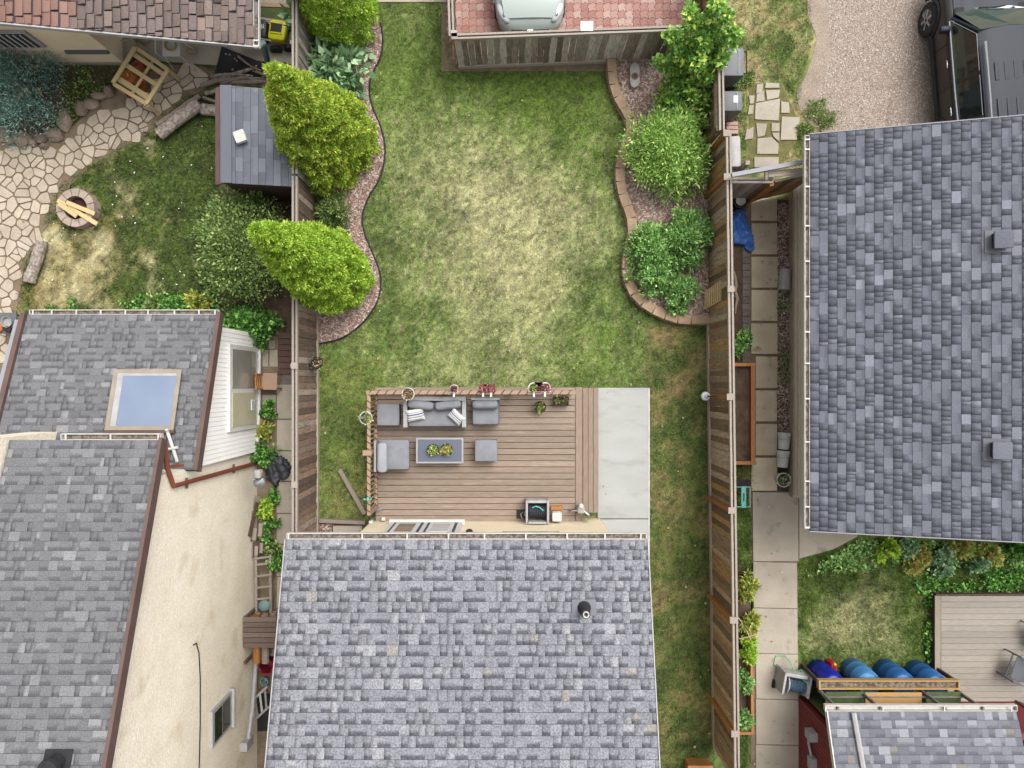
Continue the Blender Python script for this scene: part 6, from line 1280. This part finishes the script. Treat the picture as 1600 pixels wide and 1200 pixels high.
# logs
def log(label, a, b_, r, z, m='log'):
    p, q = P(*a, z), P(*b_, z); t = thing('log', label, 'log', (p+q)/2-Vector((0, 0, z)), 'logs in the left yard'); n = 7
    pts = [p.lerp(q, k/n)+Vector((random.uniform(-.015, .015), random.uniform(-.015, .015), 0)) for k in range(n+1)]
    MB().tube(pts, [r*random.uniform(.92, 1.06) for _ in range(n+1)], 12).build('bark', M[m], t); d = (q-p).normalized()
    MB().tube([q+d*.001, q+d*.006], r*.82, 12).build('cut_end', M['pine'], t); MB().tube([p-d*.006, p-d*.001], r*.82, 12).build('cut_end', M['pine'], t)
log('weathered grey log lying at the left of the fire pit yard', (66, 377), (46, 441), .14, .14)
log('thick split silver log beside the path above the shed', (249, 210), (311, 162), .15, .25)
log('thin mossy log resting along the thick silver log', (246, 196), (312, 150), .07, .1, 'bark')
log('short pale log end sticking out beside the shed roof', (315, 170), (345, 175), .14, .14)
# fire pit
fp = thing('fire_pit', 'round stone fire pit with pale boards laid across it in the left yard', 'fire pit', P(128, 329)); c = P(129, 329)
for lay in range(2):
    for k in range(12):
        a0, a1 = (k+.04+lay*.5)*math.tau/12, (k+.96+lay*.5)*math.tau/12; ro, ri = .46, .28
        pl = [(c.x+ro*math.cos(a0+(a1-a0)*i/3), c.y+ro*math.sin(a0+(a1-a0)*i/3)) for i in range(4)]+[(c.x+ri*math.cos(a1-(a1-a0)*i/3), c.y+ri*math.sin(a1-(a1-a0)*i/3)) for i in range(4)]
        MB().prism(pl, lay*.15+.002, lay*.15+.148).build('stone', M['fire_stone'], fp)
MB().lathe((c.x, c.y, .0), [(.275, .02), (.275, .12), (.02, .12)], 20).build('ash', M['ash'], fp)
for i, (a, b_) in enumerate((((90, 313), (152, 350)), ((104, 316), (148, 334)), ((92, 318), (120, 338)))): tag(MB().beam(P(*a, .32+.035*i), P(*b_, .32+.035*i), .1, .03).build('board', M['pine']), ['longest pale board across the fire pit', 'short pale board on the upper side of the fire pit', 'shortest pale board end on the fire pit'][i], 'board', 'boards on the fire pit')
# rocks round the spruce bed
for i, (px, py, rx, ry) in enumerate(((104, 190, .2, .26), (88, 212, .24, .16), (66, 218, .15, .13), (38, 220, .22, .22), (130, 172, .16, .2), (146, 165, .2, .15), (157, 152, .2, .1), (173, 145, .14, .14), (10, 210, .16, .2), (20, 222, .12, .1), (55, 225, .1, .1), (72, 230, .12, .08))):
    c = P(px, py); b = MB(); b.ell((c.x, c.y, .06), (rx, ry, .12), 9, 6); b.v = [(x+.12*rx*math.sin(x*31+y*17), y+.12*ry*math.sin(y*29+z*41), max(0, z)) for x, y, z in b.v]
    tag(b.build('rock', M['rock']), ['large brown rock right of the spruce bush', 'wide flat rock below the spruce bush', 'round grey rock on the path edge', 'big dark rock below the spruce, leftmost of the large ones', 'tall rock on the curve of the stone border', 'grey rock under the grass tuft', 'long thin rock near the crate frame', 'rock touching the crate frame corner', 'pale rock at the left picture edge', 'small pale rock under the left edge rock', 'smallest rock in the stone border', 'flat little rock at the path corner'][i], 'rock', 'rocks bordering the spruce bed')
# barbecue at the left edge
bq = thing('barbecue_tray', 'tray of dark pots and orange scraps at the left edge beside the low roof', 'tray', P(12, 505)); c = P(12, 505, .5); MB().box((c.x, c.y, .48), (.4, .5, .04)).build('tray', M['grey_plastic'], bq); MB().lathe((c.x+.03, c.y+.02, .5), [(.1, 0), (.12, .1), (.13, .1), (.11, .02), (.01, .02)], 16).build('pot', M['stone_grey'], bq); MB().lathe((c.x+.05, c.y-.15, .5), [(.07, 0), (.08, .08), (.02, .08)], 14).build('cup', M['black'], bq); MB().ell((c.x-.15, c.y-.1, .55), (.08, .12, .05), 8, 6).build('scrap', M['pumpkin'], bq); legs(bq, c.x, c.y, .38, .48, 0, .46, M['black'])
# yellow mower behind the fence
mw = thing('lawn_mower', 'yellow and black lawn mower parked on the patio by the left fence', 'lawn mower', P(425, 50)); c = P(430, 48, .45)
MB().rbox((c.x+.06, c.y, .4), (.42, .48, .24), .07, 5, rz=-.15).build('deck', M['yellow'], mw, smooth=True); MB().box((c.x+.05, c.y+.03, .525), (.26, .2, .02), rz=-.15).build('motor_vent', M['black'], mw)
for k in (-1, 1): MB().box((c.x+.05, c.y+.03+k*.12, .535), (.28, .03, .02), rz=-.15).build('trim', M['yellow'], mw)
bg = MB().rbox((c.x-.42, c.y, .4), (.5, .46, .36), .08, 5, rz=-.05).build('grass_bag', M['black'], mw, smooth=True)
for sx, sy in ((.25, -.28), (-.08, -.3), (.25, .28), (-.08, .3)): MB().lathe((c.x+sx, c.y+sy, .14), [(.03, -.04), (.14, -.04), (.14, .04), (.03, .04)], 16, M=Matrix.Rotation(math.pi/2, 3, 'X')).build('wheel', M['tyre'], mw)
MB().tube([(c.x-.1, c.y-.24, .45), (c.x-.75, c.y-.26, .85), (c.x-.75, c.y+.22, .85), (c.x-.1, c.y+.24, .45)], .016, 6).build('handle', M['grey_light'], mw)
tc = bpy.data.curves.new('lettering', 'FONT'); tc.body = 'RYOBI'; tc.size = .15; tc.align_x = 'CENTER'; tc.align_y = 'CENTER'; tc.extrude = .002
tmp = bpy.data.objects.new('tmp', tc); scene.collection.objects.link(tmp); bpy.context.view_layer.update()
tme = bpy.data.meshes.new_from_object(tmp.evaluated_get(bpy.context.evaluated_depsgraph_get())); bpy.data.objects.remove(tmp); tme.materials.clear(); tme.materials.append(M['paper'])
to = bpy.data.objects.new('lettering', tme); to.location = Vector((c.x-.42, c.y+.0, .59))-wloc(mw); to.rotation_euler = (0, 0, .18); link(to, mw)
for a, b_, r, lb in (((400, 32), (458, 40), .09, 'pale timber lying behind the yellow mower'), ((402, 8), (458, 10), .06, 'thin pale timber at the top of the gap by the left fence')): tag(MB().beam(P(*a, .2), P(*b_, .2), r*1.6, r*1.3).build('timber', M['rail_wood']), lb, 'timber', 'timbers by the left fence')
tag(MB().box((P(430, 22, .2).x, P(430, 22, .2).y, .12), (.75, .3, .2)).build('green_crate', M['green_board']), 'dark green crate between the two timbers by the left fence', 'crate')
# ---------------------------------------------------------------- alley things
wc = thing('wooden_chair', 'slat backed wooden chair with tan seat in the left alley', 'chair', P(425, 595)); c = P(421, 596, .46)
MB().rbox((c.x, c.y, .46), (.38, .4, .04), .015, 3).build('seat', M['rail_wood'], wc)
for sx in (-1, 1):
    for sy in (-1, 1): MB().box((c.x+sx*.16, c.y+sy*.17, .22 if sx > 0 else .46), (.035, .035, .44 if sx > 0 else .92)).build('leg', M['cedar'], wc)
for k in range(3):
    z = .6+k*.13; b = MB(); b.tube([(c.x-.16-.03*math.sin(math.pi*t/6), c.y-.18+.06*t, z) for t in range(7)], .022, 6); b.v = [(x, y, z+(zz-z)*1.9) for x, y, zz in b.v]; b.build('back_slat', M['cedar'], wc)
heap('black_plastic', 'crumpled black plastic sheet across the alley slabs', 'plastic sheet', [(418, 718), (430, 708), (452, 716), (458, 735), (452, 748), (440, 752), (436, 765), (428, 758), (415, 745)], .2, M['bag_black'], 8, fold=14)
al_ = thing('alley_lamp', 'grey metal wall lamp hanging over the alley plants', 'lamp', P(405, 745, 1.2)); c = P(404, 742, 1.5); MB().rbox((c.x, c.y+.02, 1.5), (.16, .2, .22), .05, 4).build('housing', M['stone_grey'], al_, smooth=True); MB().lathe((c.x-.02, c.y-.18, 1.4), [(.03, .12), (.13, .03), (.14, 0), (.12, 0), (.02, .08)], 14).build('shade', M['metal'], al_); MB().tube([(c.x-.05, c.y-.1, 1.5), (c.x-.12, c.y-.1, 1.52)], .02, 6).build('arm', M['metal'], al_)
wk = thing('white_pipe', 'white painted pipe running along the foot of the white siding', 'pipe', P(403, 630)); MB().tube([P(405, 546, .25), P(404, 640, .3), P(400, 716, .35)], .045, 8).build('pipe', M['white'], wk)
# planks leaning at the stucco wall, ladder, crate
for i, (a, b_, m_) in enumerate((((386, 842, .5), (401, 775, .2), 'wood_grey'), ((390, 838, .6), (402, 785, .3), 'wood_dark'), ((395, 832, .35), (404, 775, .15), 'wood_grey'))): tag(MB().beam(P(*a), P(*b_), .1, .03, up=(1, 0, .4)).build('leaning_board', M[m_]), ['outer', 'dark middle', 'inner'][i]+' board leaning on the stucco wall above the pallet', 'board', 'boards on the stucco wall')
pa = thing('pallet', 'weathered pallet lying against the stucco wall in the alley', 'pallet', P(403, 845))
for i in range(3): MB().beam(P(388+i*9, 850-i*6, .45), P(390+i*9, 832-i*7, .45), .09, .03).build('slat', M['wood_grey'], pa)
for i in range(3): MB().beam(P(392+i*8, 872-i*4, .4), P(393+i*8, 858-i*5, .4), .08, .03).build('slat', M['wood_grey'], pa)
MB().beam(P(386, 848, .42), P(414, 830, .42), .06, .05).build('bearer', M['wood_dark'], pa); MB().box(P(403, 856, .3), (.42, .3, .04), rz=.5).build('sheet', M['wood_dark'], pa)
ld = thing('ladder', 'old wooden ladder lying in the alley between the stucco wall and the house', 'ladder', P(411, 910))
for px in (400.5, 423): MB().beam(P(px, 866, .3), P(px+.5, 956, .3), .06, .09).build('rail', M['wood_grey'], ld)
for y in (871, 881, 899, 917, 935): MB().beam(P(399, y+1.5, .345), P(425, y-1.5, .345), .05, .02).build('rung', M['wood_grey'], ld)
bw = thing('green_bowl', 'pale green upturned bowl at the foot of the ladder', 'bowl', P(412, 948)); c = P(412, 948, .4); MB().lathe((c.x, c.y, .3), [(.16, 0), (.14, .08), (.08, .13), (.01, .14)], 16).build('bowl', M['teal_post'], bw, smooth=True)
cr = thing('log_crate', 'dark wooden crate of split logs against the stucco wall', 'crate', P(405, 1000))
x0, x1, y1, y0 = P(366, 0, 1.0).x, P(434, 0, .9).x, P(0, 962, .9).y, P(0, 1040, 1.0).y; x0 = -6.2
for i in range(6): 
    y = y1-.06-i*.12; MB().box(((x0+x1)/2, y, .97), (x1-x0, .105, .03)).build('top_board', M['crate'], cr)
for xx in (x0+.03, x1-.03):
    for yy_ in (y0+.04, y1-.04): MB().box((xx, yy_, .48), (.06, .06, .95)).build('post', M['crate'], cr)
for i in range(5): MB().box((x1-.02, (y0+y1)/2, .12+i*.19), (.02, y1-y0, .14)).build('side_board', M['crate'], cr)
for i, (zz, xx) in enumerate(((.3, .1), (.3, .28), (.3, .46), (.55, .15), (.55, .35), (.78, .25), (.78, .45))):
    o = MB().tube([(x0+xx, y1-.1, zz), (x0+xx, y0-.02, zz)], .085, 8); tag(o.build('split_log', M['cedar'] if i % 2 else M['bark']), 'split firewood log number held in the dark crate'.replace(' number', '')+[' at the bottom left', ' at the bottom middle', ' at the bottom right', ' in the middle row by the wall', ' in the middle row outside', ' in the top row by the wall', ' in the top row outside'][i], 'firewood', 'split logs in the crate')
rbk = thing('red_bucket', 'dark red bucket standing below the log crate beside the house roof', 'bucket', P(418, 1040)); c = P(416, 1042, .4); MB().lathe((c.x, c.y, 0), [(.13, 0), (.17, .4), (.19, .4), (.19, .43), (.16, .43), (.13, .06), (.01, .06)], 18).build('body', M['red_dark'], rbk); MB().tube([(c.x-.17, c.y, .42), (c.x-.1, c.y-.16, .4), (c.x+.1, c.y-.16, .4), (c.x+.17, c.y, .42)], .01, 5).build('handle', M['metal'], rbk)
c = P(412, 1066, .25); tag(MB().lathe((c.x, c.y, 0), [(.07, 0), (.09, .2), (.1, .2), (.1, .23), (.08, .23), (.06, .05)], 14).build('small_pot', M['teal_post']), 'small grey green pot above the grey window well rack', 'plant pot')
wr = thing('slatted_rack', 'grey slatted rack covering the window well at the stucco wall', 'rack', P(395, 1105)); p0, p1 = P(362, 1125, .45), P(418, 1072, .3); 
MB().beam(p0, p1, .05, .05).build('rail', M['frame_grey'], wr); q0, q1 = P(372, 1150, .15), P(420, 1104, .1); MB().beam(q0, q1, .05, .05).build('rail', M['frame_grey'], wr)
for i in range(7): t = (i+.5)/7; MB().beam(p0.lerp(p1, t), q0.lerp(q1, t), .05, .02).build('slat', M['white_dirty' if i % 2 else 'frame_grey'], wr)
MB().box((-6.0, P(0, 1115, .1).y, .03), (.4, .9, .04)).build('well_floor', M['black'], wr)
# ---------------------------------------------------------------- barrels, reel, pale deck, chairs (bottom right)
def barrel(label, px, py, r, h, m, ribs=True):
    c = P(px, py); t = thing('rain_barrel', label, 'barrel', c, 'blue barrels under the rack')
    prof = [(r*.1, 0), (r*.9, 0), (r*.95, .04), (r*.97, h*.3)]
    if ribs: prof += [(r*1.0, h*.32), (r*1.0, h*.36), (r*.985, h*.38), (r*.985, h*.62), (r*1.0, h*.64), (r*1.0, h*.68)]
    prof += [(r*.97, h*.7), (r*.95, h-.05), (r*.88, h)]
    MB().lathe((c.x, c.y, 0), prof+[(r*.1, h)], 28).build('body', m, t, smooth=True); MB().lathe((c.x, c.y, h-.01), [(r*.9, 0), (r*.9, .03), (r*.82, .03), (r*.82, .005), (r*.05, .005)], 28).build('lid_rim', m, t)
    MB().lathe((c.x+r*.5, c.y, h), [(.035, 0), (.035, .02), (.01, .02)], 10).build('bung', M['white'], t)
barrel('deep royal blue barrel at the left end of the rack beside the hose reel', 1277, 1048, .31, .9, M['barrel_deep'])
barrel('pale blue ribbed barrel second from the left under the rack', 1330, 1045, .3, .85, M['barrel_pale'])
barrel('medium blue barrel third from the left under the rack', 1381, 1046, .3, .9, M['barrel'])
barrel('medium blue barrel nearest the pale deck under the rack', 1429, 1048, .3, .9, M['barrel'])
gc = thing('fuel_can', 'red fuel can wedged between the deep blue and the pale blue barrel', 'fuel can', P(1303, 1047)); c = P(1303, 1044, .35); MB().rbox((c.x, c.y, .2), (.16, .26, .38), .05, 4).build('body', M['red_plastic'], gc, smooth=True); MB().tube([(c.x, c.y-.1, .38), (c.x, c.y-.1, .46), (c.x, c.y+.08, .46), (c.x, c.y+.08, .38)], .02, 6).build('handle', M['red_plastic'], gc); MB().lathe((c.x, c.y+.11, .36), [(.03, 0), (.03, .06), (.01, .07)], 10).build('cap', M['yellow'], gc)
hc = thing('hose_cart', 'grey hose reel cart with green and blue hose on the walkway beside the barrels', 'hose reel', P(1240, 1068)); c = P(1240, 1066, .4)
Mr = Matrix.Rotation(-.18, 3, 'Z')
for s in (-1, 1):
    cc_ = Mr @ Vector((s*.3, 0, 0)); MB().rbox((c.x+cc_.x, c.y+cc_.y, .35), (.07, .52, .55), .025, 3, M=Mr).build('side_frame', M['grey_light'], hc)
MB().rbox((c.x+.03, c.y+.2, .42), (.52, .1, .3), .03, 3, M=Mr).build('top_tray', M['grey_light'], hc)
Mx = Mr @ Matrix.Rotation(math.pi/2, 3, 'Y')
for k in range(7): MB().lathe((c.x+.03+(k-3)*.055, c.y-.06-(k-3)*.01, .42), [(.08, -.03), (.15, -.026), (.165, 0), (.15, .026), (.08, .03)], 18, M=Mx).build('hose_coil', M['hose_teal'], hc)
for s in (-1, 1): MB().lathe((c.x+.03+s*.215, c.y-.06-s*.04, .42), [(.03, -.012), (.21, -.012), (.21, .012), (.03, .012)], 22, M=Mx).build('drum_flange', M['grey_light'], hc)
MB().tube([(c.x+.18, c.y+.1, .5), (c.x+.3, c.y+.02, .6), (c.x+.34, c.y+.12, .5), (c.x+.2, c.y+.26, .3), (c.x+.02, c.y+.22, .45), (c.x-.02, c.y+.42, .3), (c.x-.1, c.y+.52, .1), (c.x-.3, c.y+.5, .06), (c.x-.34, c.y+.3, .06), (c.x-.22, c.y+.24, .3)], .014, 6).build('hose_end', M['green_hose'], hc)
for s in (-1, 1): MB().lathe((c.x+s*.36, c.y-.22-s*.06, .1), [(.02, -.03), (.1, -.03), (.1, .03), (.02, .03)], 14, M=Mx).build('wheel', M['tyre'], hc)
pd = thing('pale_deck', 'weathered pale wooden deck at the lower right beside the side lawn', 'deck', P(1560, 1010)); PZ = .28
x0 = P(1470.5, 0, PZ).x; x1 = 13.6; y = P(0, 931, PZ).y
MB().box((P(1465.5, 0, PZ).x, (y+P(0, 1240, PZ).y)/2, PZ-.015), (P(1470, 0, PZ).x-P(1461, 0, PZ).x, y-P(0, 1240, PZ).y, .03)).build('edge_board', M['deck_old_y'], pd)
stp = 9.35*(H-PZ)/F; bm = MB().box((0, 0, 0), (x1-x0, stp-.008, .03)).mesh('board', M['deck_old_x'])
for i in range(31):
    o = bpy.data.objects.new('board', bm); o.location = Vector(((x0+x1)/2, y-stp*(i+.5), PZ-.015+random.uniform(-.002, .002)))-wloc(pd); link(o, pd)
MB().box((P(1460, 0, .15).x-.01, (y+P(0, 1240, PZ).y)/2, .12), (.05, y-P(0, 1240, PZ).y, .26)).build('fascia', M['wood_dark'], pd); MB().box(((x0+x1)/2, y+.02, .12), (x1-x0+.2, .03, .26)).build('fascia', M['wood_dark'], pd)
MB().box(((x0+x1)/2, y-2.4, .08), (x1-x0, 4.6, .14)).build('joists', M['black_matte'], pd)
def pchair(label, px, py, rz):
    c = P(px, py, PZ); t = thing('sling_chair', label, 'chair', (c.x, c.y, PZ), 'dark metal chairs on the pale deck'); Mz = Matrix.Rotation(rz, 4, 'Z'); Tm = Matrix.Translation((c.x, c.y, PZ)) @ Mz
    def tb(n, pts, r=.018, m='grey_plastic'): MB().tube([Tm @ Vector(p) for p in pts], r, 6).build(n, M[m], t)
    for s in (-1, 1):
        tb('arm_frame', [(s*.29, -.3, 0), (s*.3, -.32, .6), (s*.3, .2, .64), (s*.29, .34, 0)]); tb('back_post', [(s*.25, -.25, .4), (s*.25, .2, .38), (s*.24, .36, .98)])
    tb('front_bar', [(-.29, -.3, .3), (.29, -.3, .3)]); tb('top_bar', [(-.24, .36, .98), (.24, .36, .98)], .022)
    b = MB(); n = 8; pr = [(-.27, .41), (-.1, .38), (.1, .37), (.2, .4), (.26, .6), (.31, .8), (.355, .96)]
    for i in range(len(pr)-1):
        (a, za_), (b2, zb2) = pr[i], pr[i+1]; b.add([Tm @ Vector(v) for v in ((-.245, a, za_), (.245, a, za_), (.245, b2, zb2), (-.245, b2, zb2), (-.245, a, za_-.012), (.245, a, za_-.012), (.245, b2, zb2-.012), (-.245, b2, zb2-.012))], [(0, 1, 2, 3), (7, 6, 5, 4), (0, 4, 5, 1), (1, 5, 6, 2), (2, 6, 7, 3), (3, 7, 4, 0)])
    b.build('sling_seat', M['grey_plastic'], t)
pchair('dark metal sling chair with grey seat on the pale deck, nearest the rack', 1582, 1038, -1.9)
pchair('dark metal sling chair at the picture edge higher on the pale deck', 1617, 985, -1.4)
pchair('dark metal sling chair at the picture edge beside the shed roof corner', 1612, 1105, -1.2)
# ---------------------------------------------------------------- vehicles
def wheel(t, c, r, w, Mz, m_rim='chrome'):
    Mx = Mz @ Matrix.Rotation(math.pi/2, 3, 'Y'); wl = MB().lathe(c, [(r*.55, -w/2), (r*.9, -w/2), (r, -w*.32), (r, w*.32), (r*.9, w/2), (r*.55, w/2)], 28, M=Mx).build('wheel', M['tyre'], t, smooth=False)
    b = MB()
    for s in (-1, 1):
        b.lathe(c, [(r*.52, s*w*.42), (r*.62, s*w*.46), (r*.62, s*w*.5), (r*.54, s*w*.5)], 28, M=Mx)
        for k in range(6):
            a = k*math.tau/6; d = Mx @ Vector((math.cos(a), math.sin(a), 0)); ax = Mx @ Vector((0, 0, 1)); b.beam(Vector(c)+ax*s*w*.47+d*.04, Vector(c)+ax*s*w*.47+d*r*.58, .06, .02, up=ax)
        b.lathe(c, [(.01, s*w*.5), (.07, s*w*.48), (.07, s*w*.4)], 14, M=Mx)
    b.build('rim', M[m_rim], wl)
def loft(stations, n=16, e=3.2):
    """stations: (y, halfwidth, zlow, zhigh, exponent)"""
    b = MB(); vs = []
    for y, hw, zl_, zh, ex in stations:
        for j in range(n):
            a = math.tau*(j+.5)/n; cx_, sx_ = math.cos(a), math.sin(a)
            vs.append((hw*math.copysign(abs(cx_)**(2/ex), cx_), y, (zl_+zh)/2+(zh-zl_)/2*math.copysign(abs(sx_)**(2/ex), sx_)))
    k = len(stations); fs = [(i*n+j, i*n+(j+1) % n, (i+1)*n+(j+1) % n, (i+1)*n+j) for i in range(k-1) for j in range(n)]+[tuple(range(n)), tuple(range(k*n-1, (k-1)*n-1, -1))]
    return b.add(vs, fs)
# silver hatchback, nose toward the camera bottom
sc = thing('silver_car', 'silver hatchback parked nose first on the red pavers', 'car', (.39, 10.4, 0)); Ts = Matrix.Translation((.39, 10.35, 0)) @ Matrix.Rotation(math.pi+.02, 4, 'Z'); Ms = Matrix.Rotation(math.pi+.02, 3, 'Z')
loft([(-2.0, .62, .3, .8, 3), (-1.9, .78, .25, .95, 4), (-1.2, .84, .22, 1.0, 4), (.4, .85, .22, .98, 4), (1.1, .84, .22, .94, 4), (1.6, .8, .24, .86, 4), (1.86, .72, .26, .78, 4), (1.99, .58, .3, .66, 3), (2.03, .42, .36, .58, 3)], 20).xf(Ts).build('body', M['silver'], sc, smooth=True)
loft([(-1.75, .5, .85, 1.0, 3), (-1.4, .62, .9, 1.4, 3.4), (-.6, .64, .9, 1.5, 3.4), (.0, .63, .9, 1.48, 3.4), (.9, .62, .88, .96, 3)], 18).xf(Ts).build('cabin_glass', M['glass_car'], sc, smooth=True)
loft([(-1.3, .5, 1.38, 1.45, 3), (-.6, .57, 1.44, 1.53, 3), (-.02, .54, 1.42, 1.5, 3)], 14).xf(Ts).build('roof', M['silver'], sc, smooth=True)
hd = MB(); n = 8
for i in range(n+1):
    for j in range(n+1):
        u = i/n*2-1; v = j/n; y = .95+.88*v; hw = .7-.12*v**2; hd.v.append((u*hw, y, .985-.02*v-.13*v**3-.03*u**2+.004))
hd.f = [(i*(n+1)+j, (i+1)*(n+1)+j, (i+1)*(n+1)+j+1, i*(n+1)+j+1) for i in range(n) for j in range(n)]; hd.m = [0]*len(hd.f); hd.xf(Ts).build('hood', M['silver'], sc, smooth=True)
for s in (-1, 1):
    b = MB().ell((s*.62, 1.66, .74), (.13, .27, .1), 12, 8, M=Matrix.Rotation(s*.45, 3, 'Z')); b.xf(Ts).build('headlight', M['glass_pale'], sc, smooth=True)
    b = MB().ell((s*.6, 1.72, .79), (.06, .1, .06), 10, 6); b.xf(Ts).build('headlight_bulb', M['chrome'], sc, smooth=True)
    MB().rbox((s*.92, .55, .98), (.16, .1, .12), .04, 3).xf(Ts).build('mirror', M['silver'], sc)
MB().rbox((0, 1.99, .55), (.9, .12, .16), .04, 4).xf(Ts).build('grille', M['black_matte'], sc); MB().rbox((0, 2.05, .42), (1.1, .1, .1), .04, 4).xf(Ts).build('bumper_lip', M['grey_plastic'], sc)
MB().box((0, 2.04, .64), (.12, .03, .05)).xf(Ts).build('badge', M['chrome'], sc)
for x, y in ((-.74, 1.25), (.74, 1.25), (-.74, -1.25), (.74, -1.25)): wheel(sc, Ts @ Vector((x, y, .3)), .3, .2, Ms)
# dark truck
rot = math.atan2(.23, 2.85); tk = thing('dark_truck', 'dark blue grey sport utility truck parked on the gravel at the top right', 'truck', (11.02, 7.35, 0)); Tt = Matrix.Translation((11.02, 7.35, 0)) @ Matrix.Rotation(rot, 4, 'Z'); Mt = Matrix.Rotation(rot, 3, 'Z')
loft([(-2.55, .8, .5, 1.0, 4), (-2.45, .94, .4, 1.12, 5), (-1.4, .985, .38, 1.15, 6), (0, .985, .38, 1.14, 6), (1.1, .98, .38, 1.14, 6), (1.9, .96, .4, 1.1, 5), (2.25, .9, .45, 1.02, 5), (2.38, .75, .5, .9, 4)], 24).xf(Tt).build('body', M['suv_side'], tk, smooth=True)
hd = MB(); n = 10
for i in range(n+1):
    for j in range(n+1):
        u = i/n*2-1; v = j/n; y = 1.1+1.12*v; hw = .84-.06*v; hd.v.append((u*hw, y, 1.17-.03*v-.1*v**4-.04*u**4+.03*math.exp(-((abs(u)-.55)/.15)**2)))
hd.f = [(i*(n+1)+j, (i+1)*(n+1)+j, (i+1)*(n+1)+j+1, i*(n+1)+j+1) for i in range(n) for j in range(n)]; hd.m = [0]*len(hd.f); hd.xf(Tt).build('hood', M['suv'], tk, smooth=True)
# greenhouse
def quad(name, pts, m, parent=tk, th=.02):
    pts = [Tt @ Vector(p) for p in pts]; n_ = (pts[1]-pts[0]).cross(pts[2]-pts[0]).normalized(); b = MB(); k = len(pts); b.add([*pts, *[p-n_*th for p in pts]], [tuple(range(k)), tuple(range(2*k-1, k-1, -1))]+[(i, k+i, k+(i+1) % k, (i+1) % k) for i in range(k)]); return b.build(name, M[m], parent)
ZT, ZB = 1.76, 1.12
quad('windshield', [(-.84, 1.16, 1.16), (-.42, 1.24, 1.17), (.42, 1.24, 1.17), (.84, 1.16, 1.16), (.68, .5, ZT-.03), (0, .56, ZT-.02), (-.68, .5, ZT-.03)], 'glass_car')
quad('cowl', [(-.86, 1.12, 1.165), (.86, 1.12, 1.165), (.8, 1.3, 1.16), (-.8, 1.3, 1.16)], 'black_matte')
for s in (-1, 1): 
    a = MB().tube([(s*.3, 1.24, 1.2), (s*.3-.45*s, 1.2, 1.23)], .012, 5); a.xf(Tt).build('wiper', M['black'], tk)
    P0 = [(s*.93, .98, ZB+.03), (s*.72, .42, ZT-.08), (s*.72, -1.95, ZT-.1), (s*.92, -2.25, ZB+.05)]
    quad('side_window', P0 if s < 0 else P0[::-1], 'glass_dark')
    for (y0_, y1_) in ((-.4, -.42), (-1.35, -1.4)):
        MB().beam((s*.945, y0_, ZB+.03), (s*.735, y1_, ZT-.07), .09, .02).xf(Tt).build('pillar', M['suv_side'], tk)
    MB().tube([(s*.9, 1.06, 1.16), (s*.7, .48, ZT-.03)], .035, 6).xf(Tt).build('pillar', M['suv'], tk)
    MB().tube([(s*.965, 1.0, ZB+.035), (s*.97, -.6, ZB+.04), (s*.955, -2.2, ZB+.06)], .02, 6).xf(Tt).build('belt_trim', M['chrome'], tk)
    MB().tube([(s*.94, 1.0, ZB+.05), (s*.735, .44, ZT-.075), (s*.735, -1.9, ZT-.09), (s*.93, -2.2, ZB+.07)], .01, 5).xf(Tt).build('window_trim', M['chrome'], tk)
    MB().rbox((s*1.1, .82, 1.15), (.24, .14, .18), .05, 4).xf(Tt).build('mirror', M['suv'], tk, smooth=True)
    MB().tube([(s*.64, .2, ZT+.06), (s*.645, -.9, ZT+.075), (s*.64, -1.8, ZT+.05)], .022, 6).xf(Tt).build('roof_rail', M['chrome'], tk)
    for y in (.1, -1.0): MB().rbox((s*.985, y, .98), (.03, .2, .035), .012, 2).xf(Tt).build('door_handle', M['chrome'], tk)
    for y in (-.42, .55): MB().box((s*.986, y, .78), (.006, .012, .6)).xf(Tt).build('door_gap', M['black'], tk)
    MB().rbox((s*.99, 0, .45), (.06, 2.0, .1), .02, 3).xf(Tt).build('side_step', M['black_matte'], tk)
    for y in (1.43, -1.42):
        wheel(tk, Tt @ Vector((s*.9, y, .38)), .38, .24, Mt)
        b = MB(); 
        for k in range(9): pass
        b.tube([(s*.985, y+.46*math.cos(a), .38+.46*math.sin(a)) for a in [math.pi*k/10 for k in range(11)]], .03, 6); b.xf(Tt).build('wheel_arch', M['black_matte'], tk)
rf_ = MB(); n = 12
for sgn in (0, 1):
    for i in range(n+1):
        for j in range(n+1):
            u = i/n*2-1; v = j/n; y = .5-2.5*v; rf_.v.append((u*(.72-.02*v), y+.06*(1-u*u)*(1-v), ZT-.05+.07*(1-u**4)-.03*(2*v-1)**2-sgn*.03))
N_ = (n+1)**2
rf_.f = [(i*(n+1)+j, (i+1)*(n+1)+j, (i+1)*(n+1)+j+1, i*(n+1)+j+1) for i in range(n) for j in range(n)]+[(N_+i*(n+1)+j, N_+i*(n+1)+j+1, N_+(i+1)*(n+1)+j+1, N_+(i+1)*(n+1)+j) for i in range(n) for j in range(n)]; rf_.m = [0]*len(rf_.f)
rf_.xf(Tt).build('roof', M['suv'], tk, smooth=True)
for y0_ in (-.45, -1.25):
    for k in range(5): MB().rbox((-.42+k*.21, y0_, ZT+.018), (.09, .4, .02), .008, 3).xf(Tt).build('roof_rib', M['suv'], tk, smooth=True)
MB().ell((0, -1.75, ZT+.03), (.03, .1, .06), 8, 6).xf(Tt).build('antenna_fin', M['black'], tk, smooth=True)
quad('rear_window', [(-.7, -2.0, ZT-.06), (.7, -2.0, ZT-.06), (.82, -2.42, 1.15), (-.82, -2.42, 1.15)], 'glass_dark')
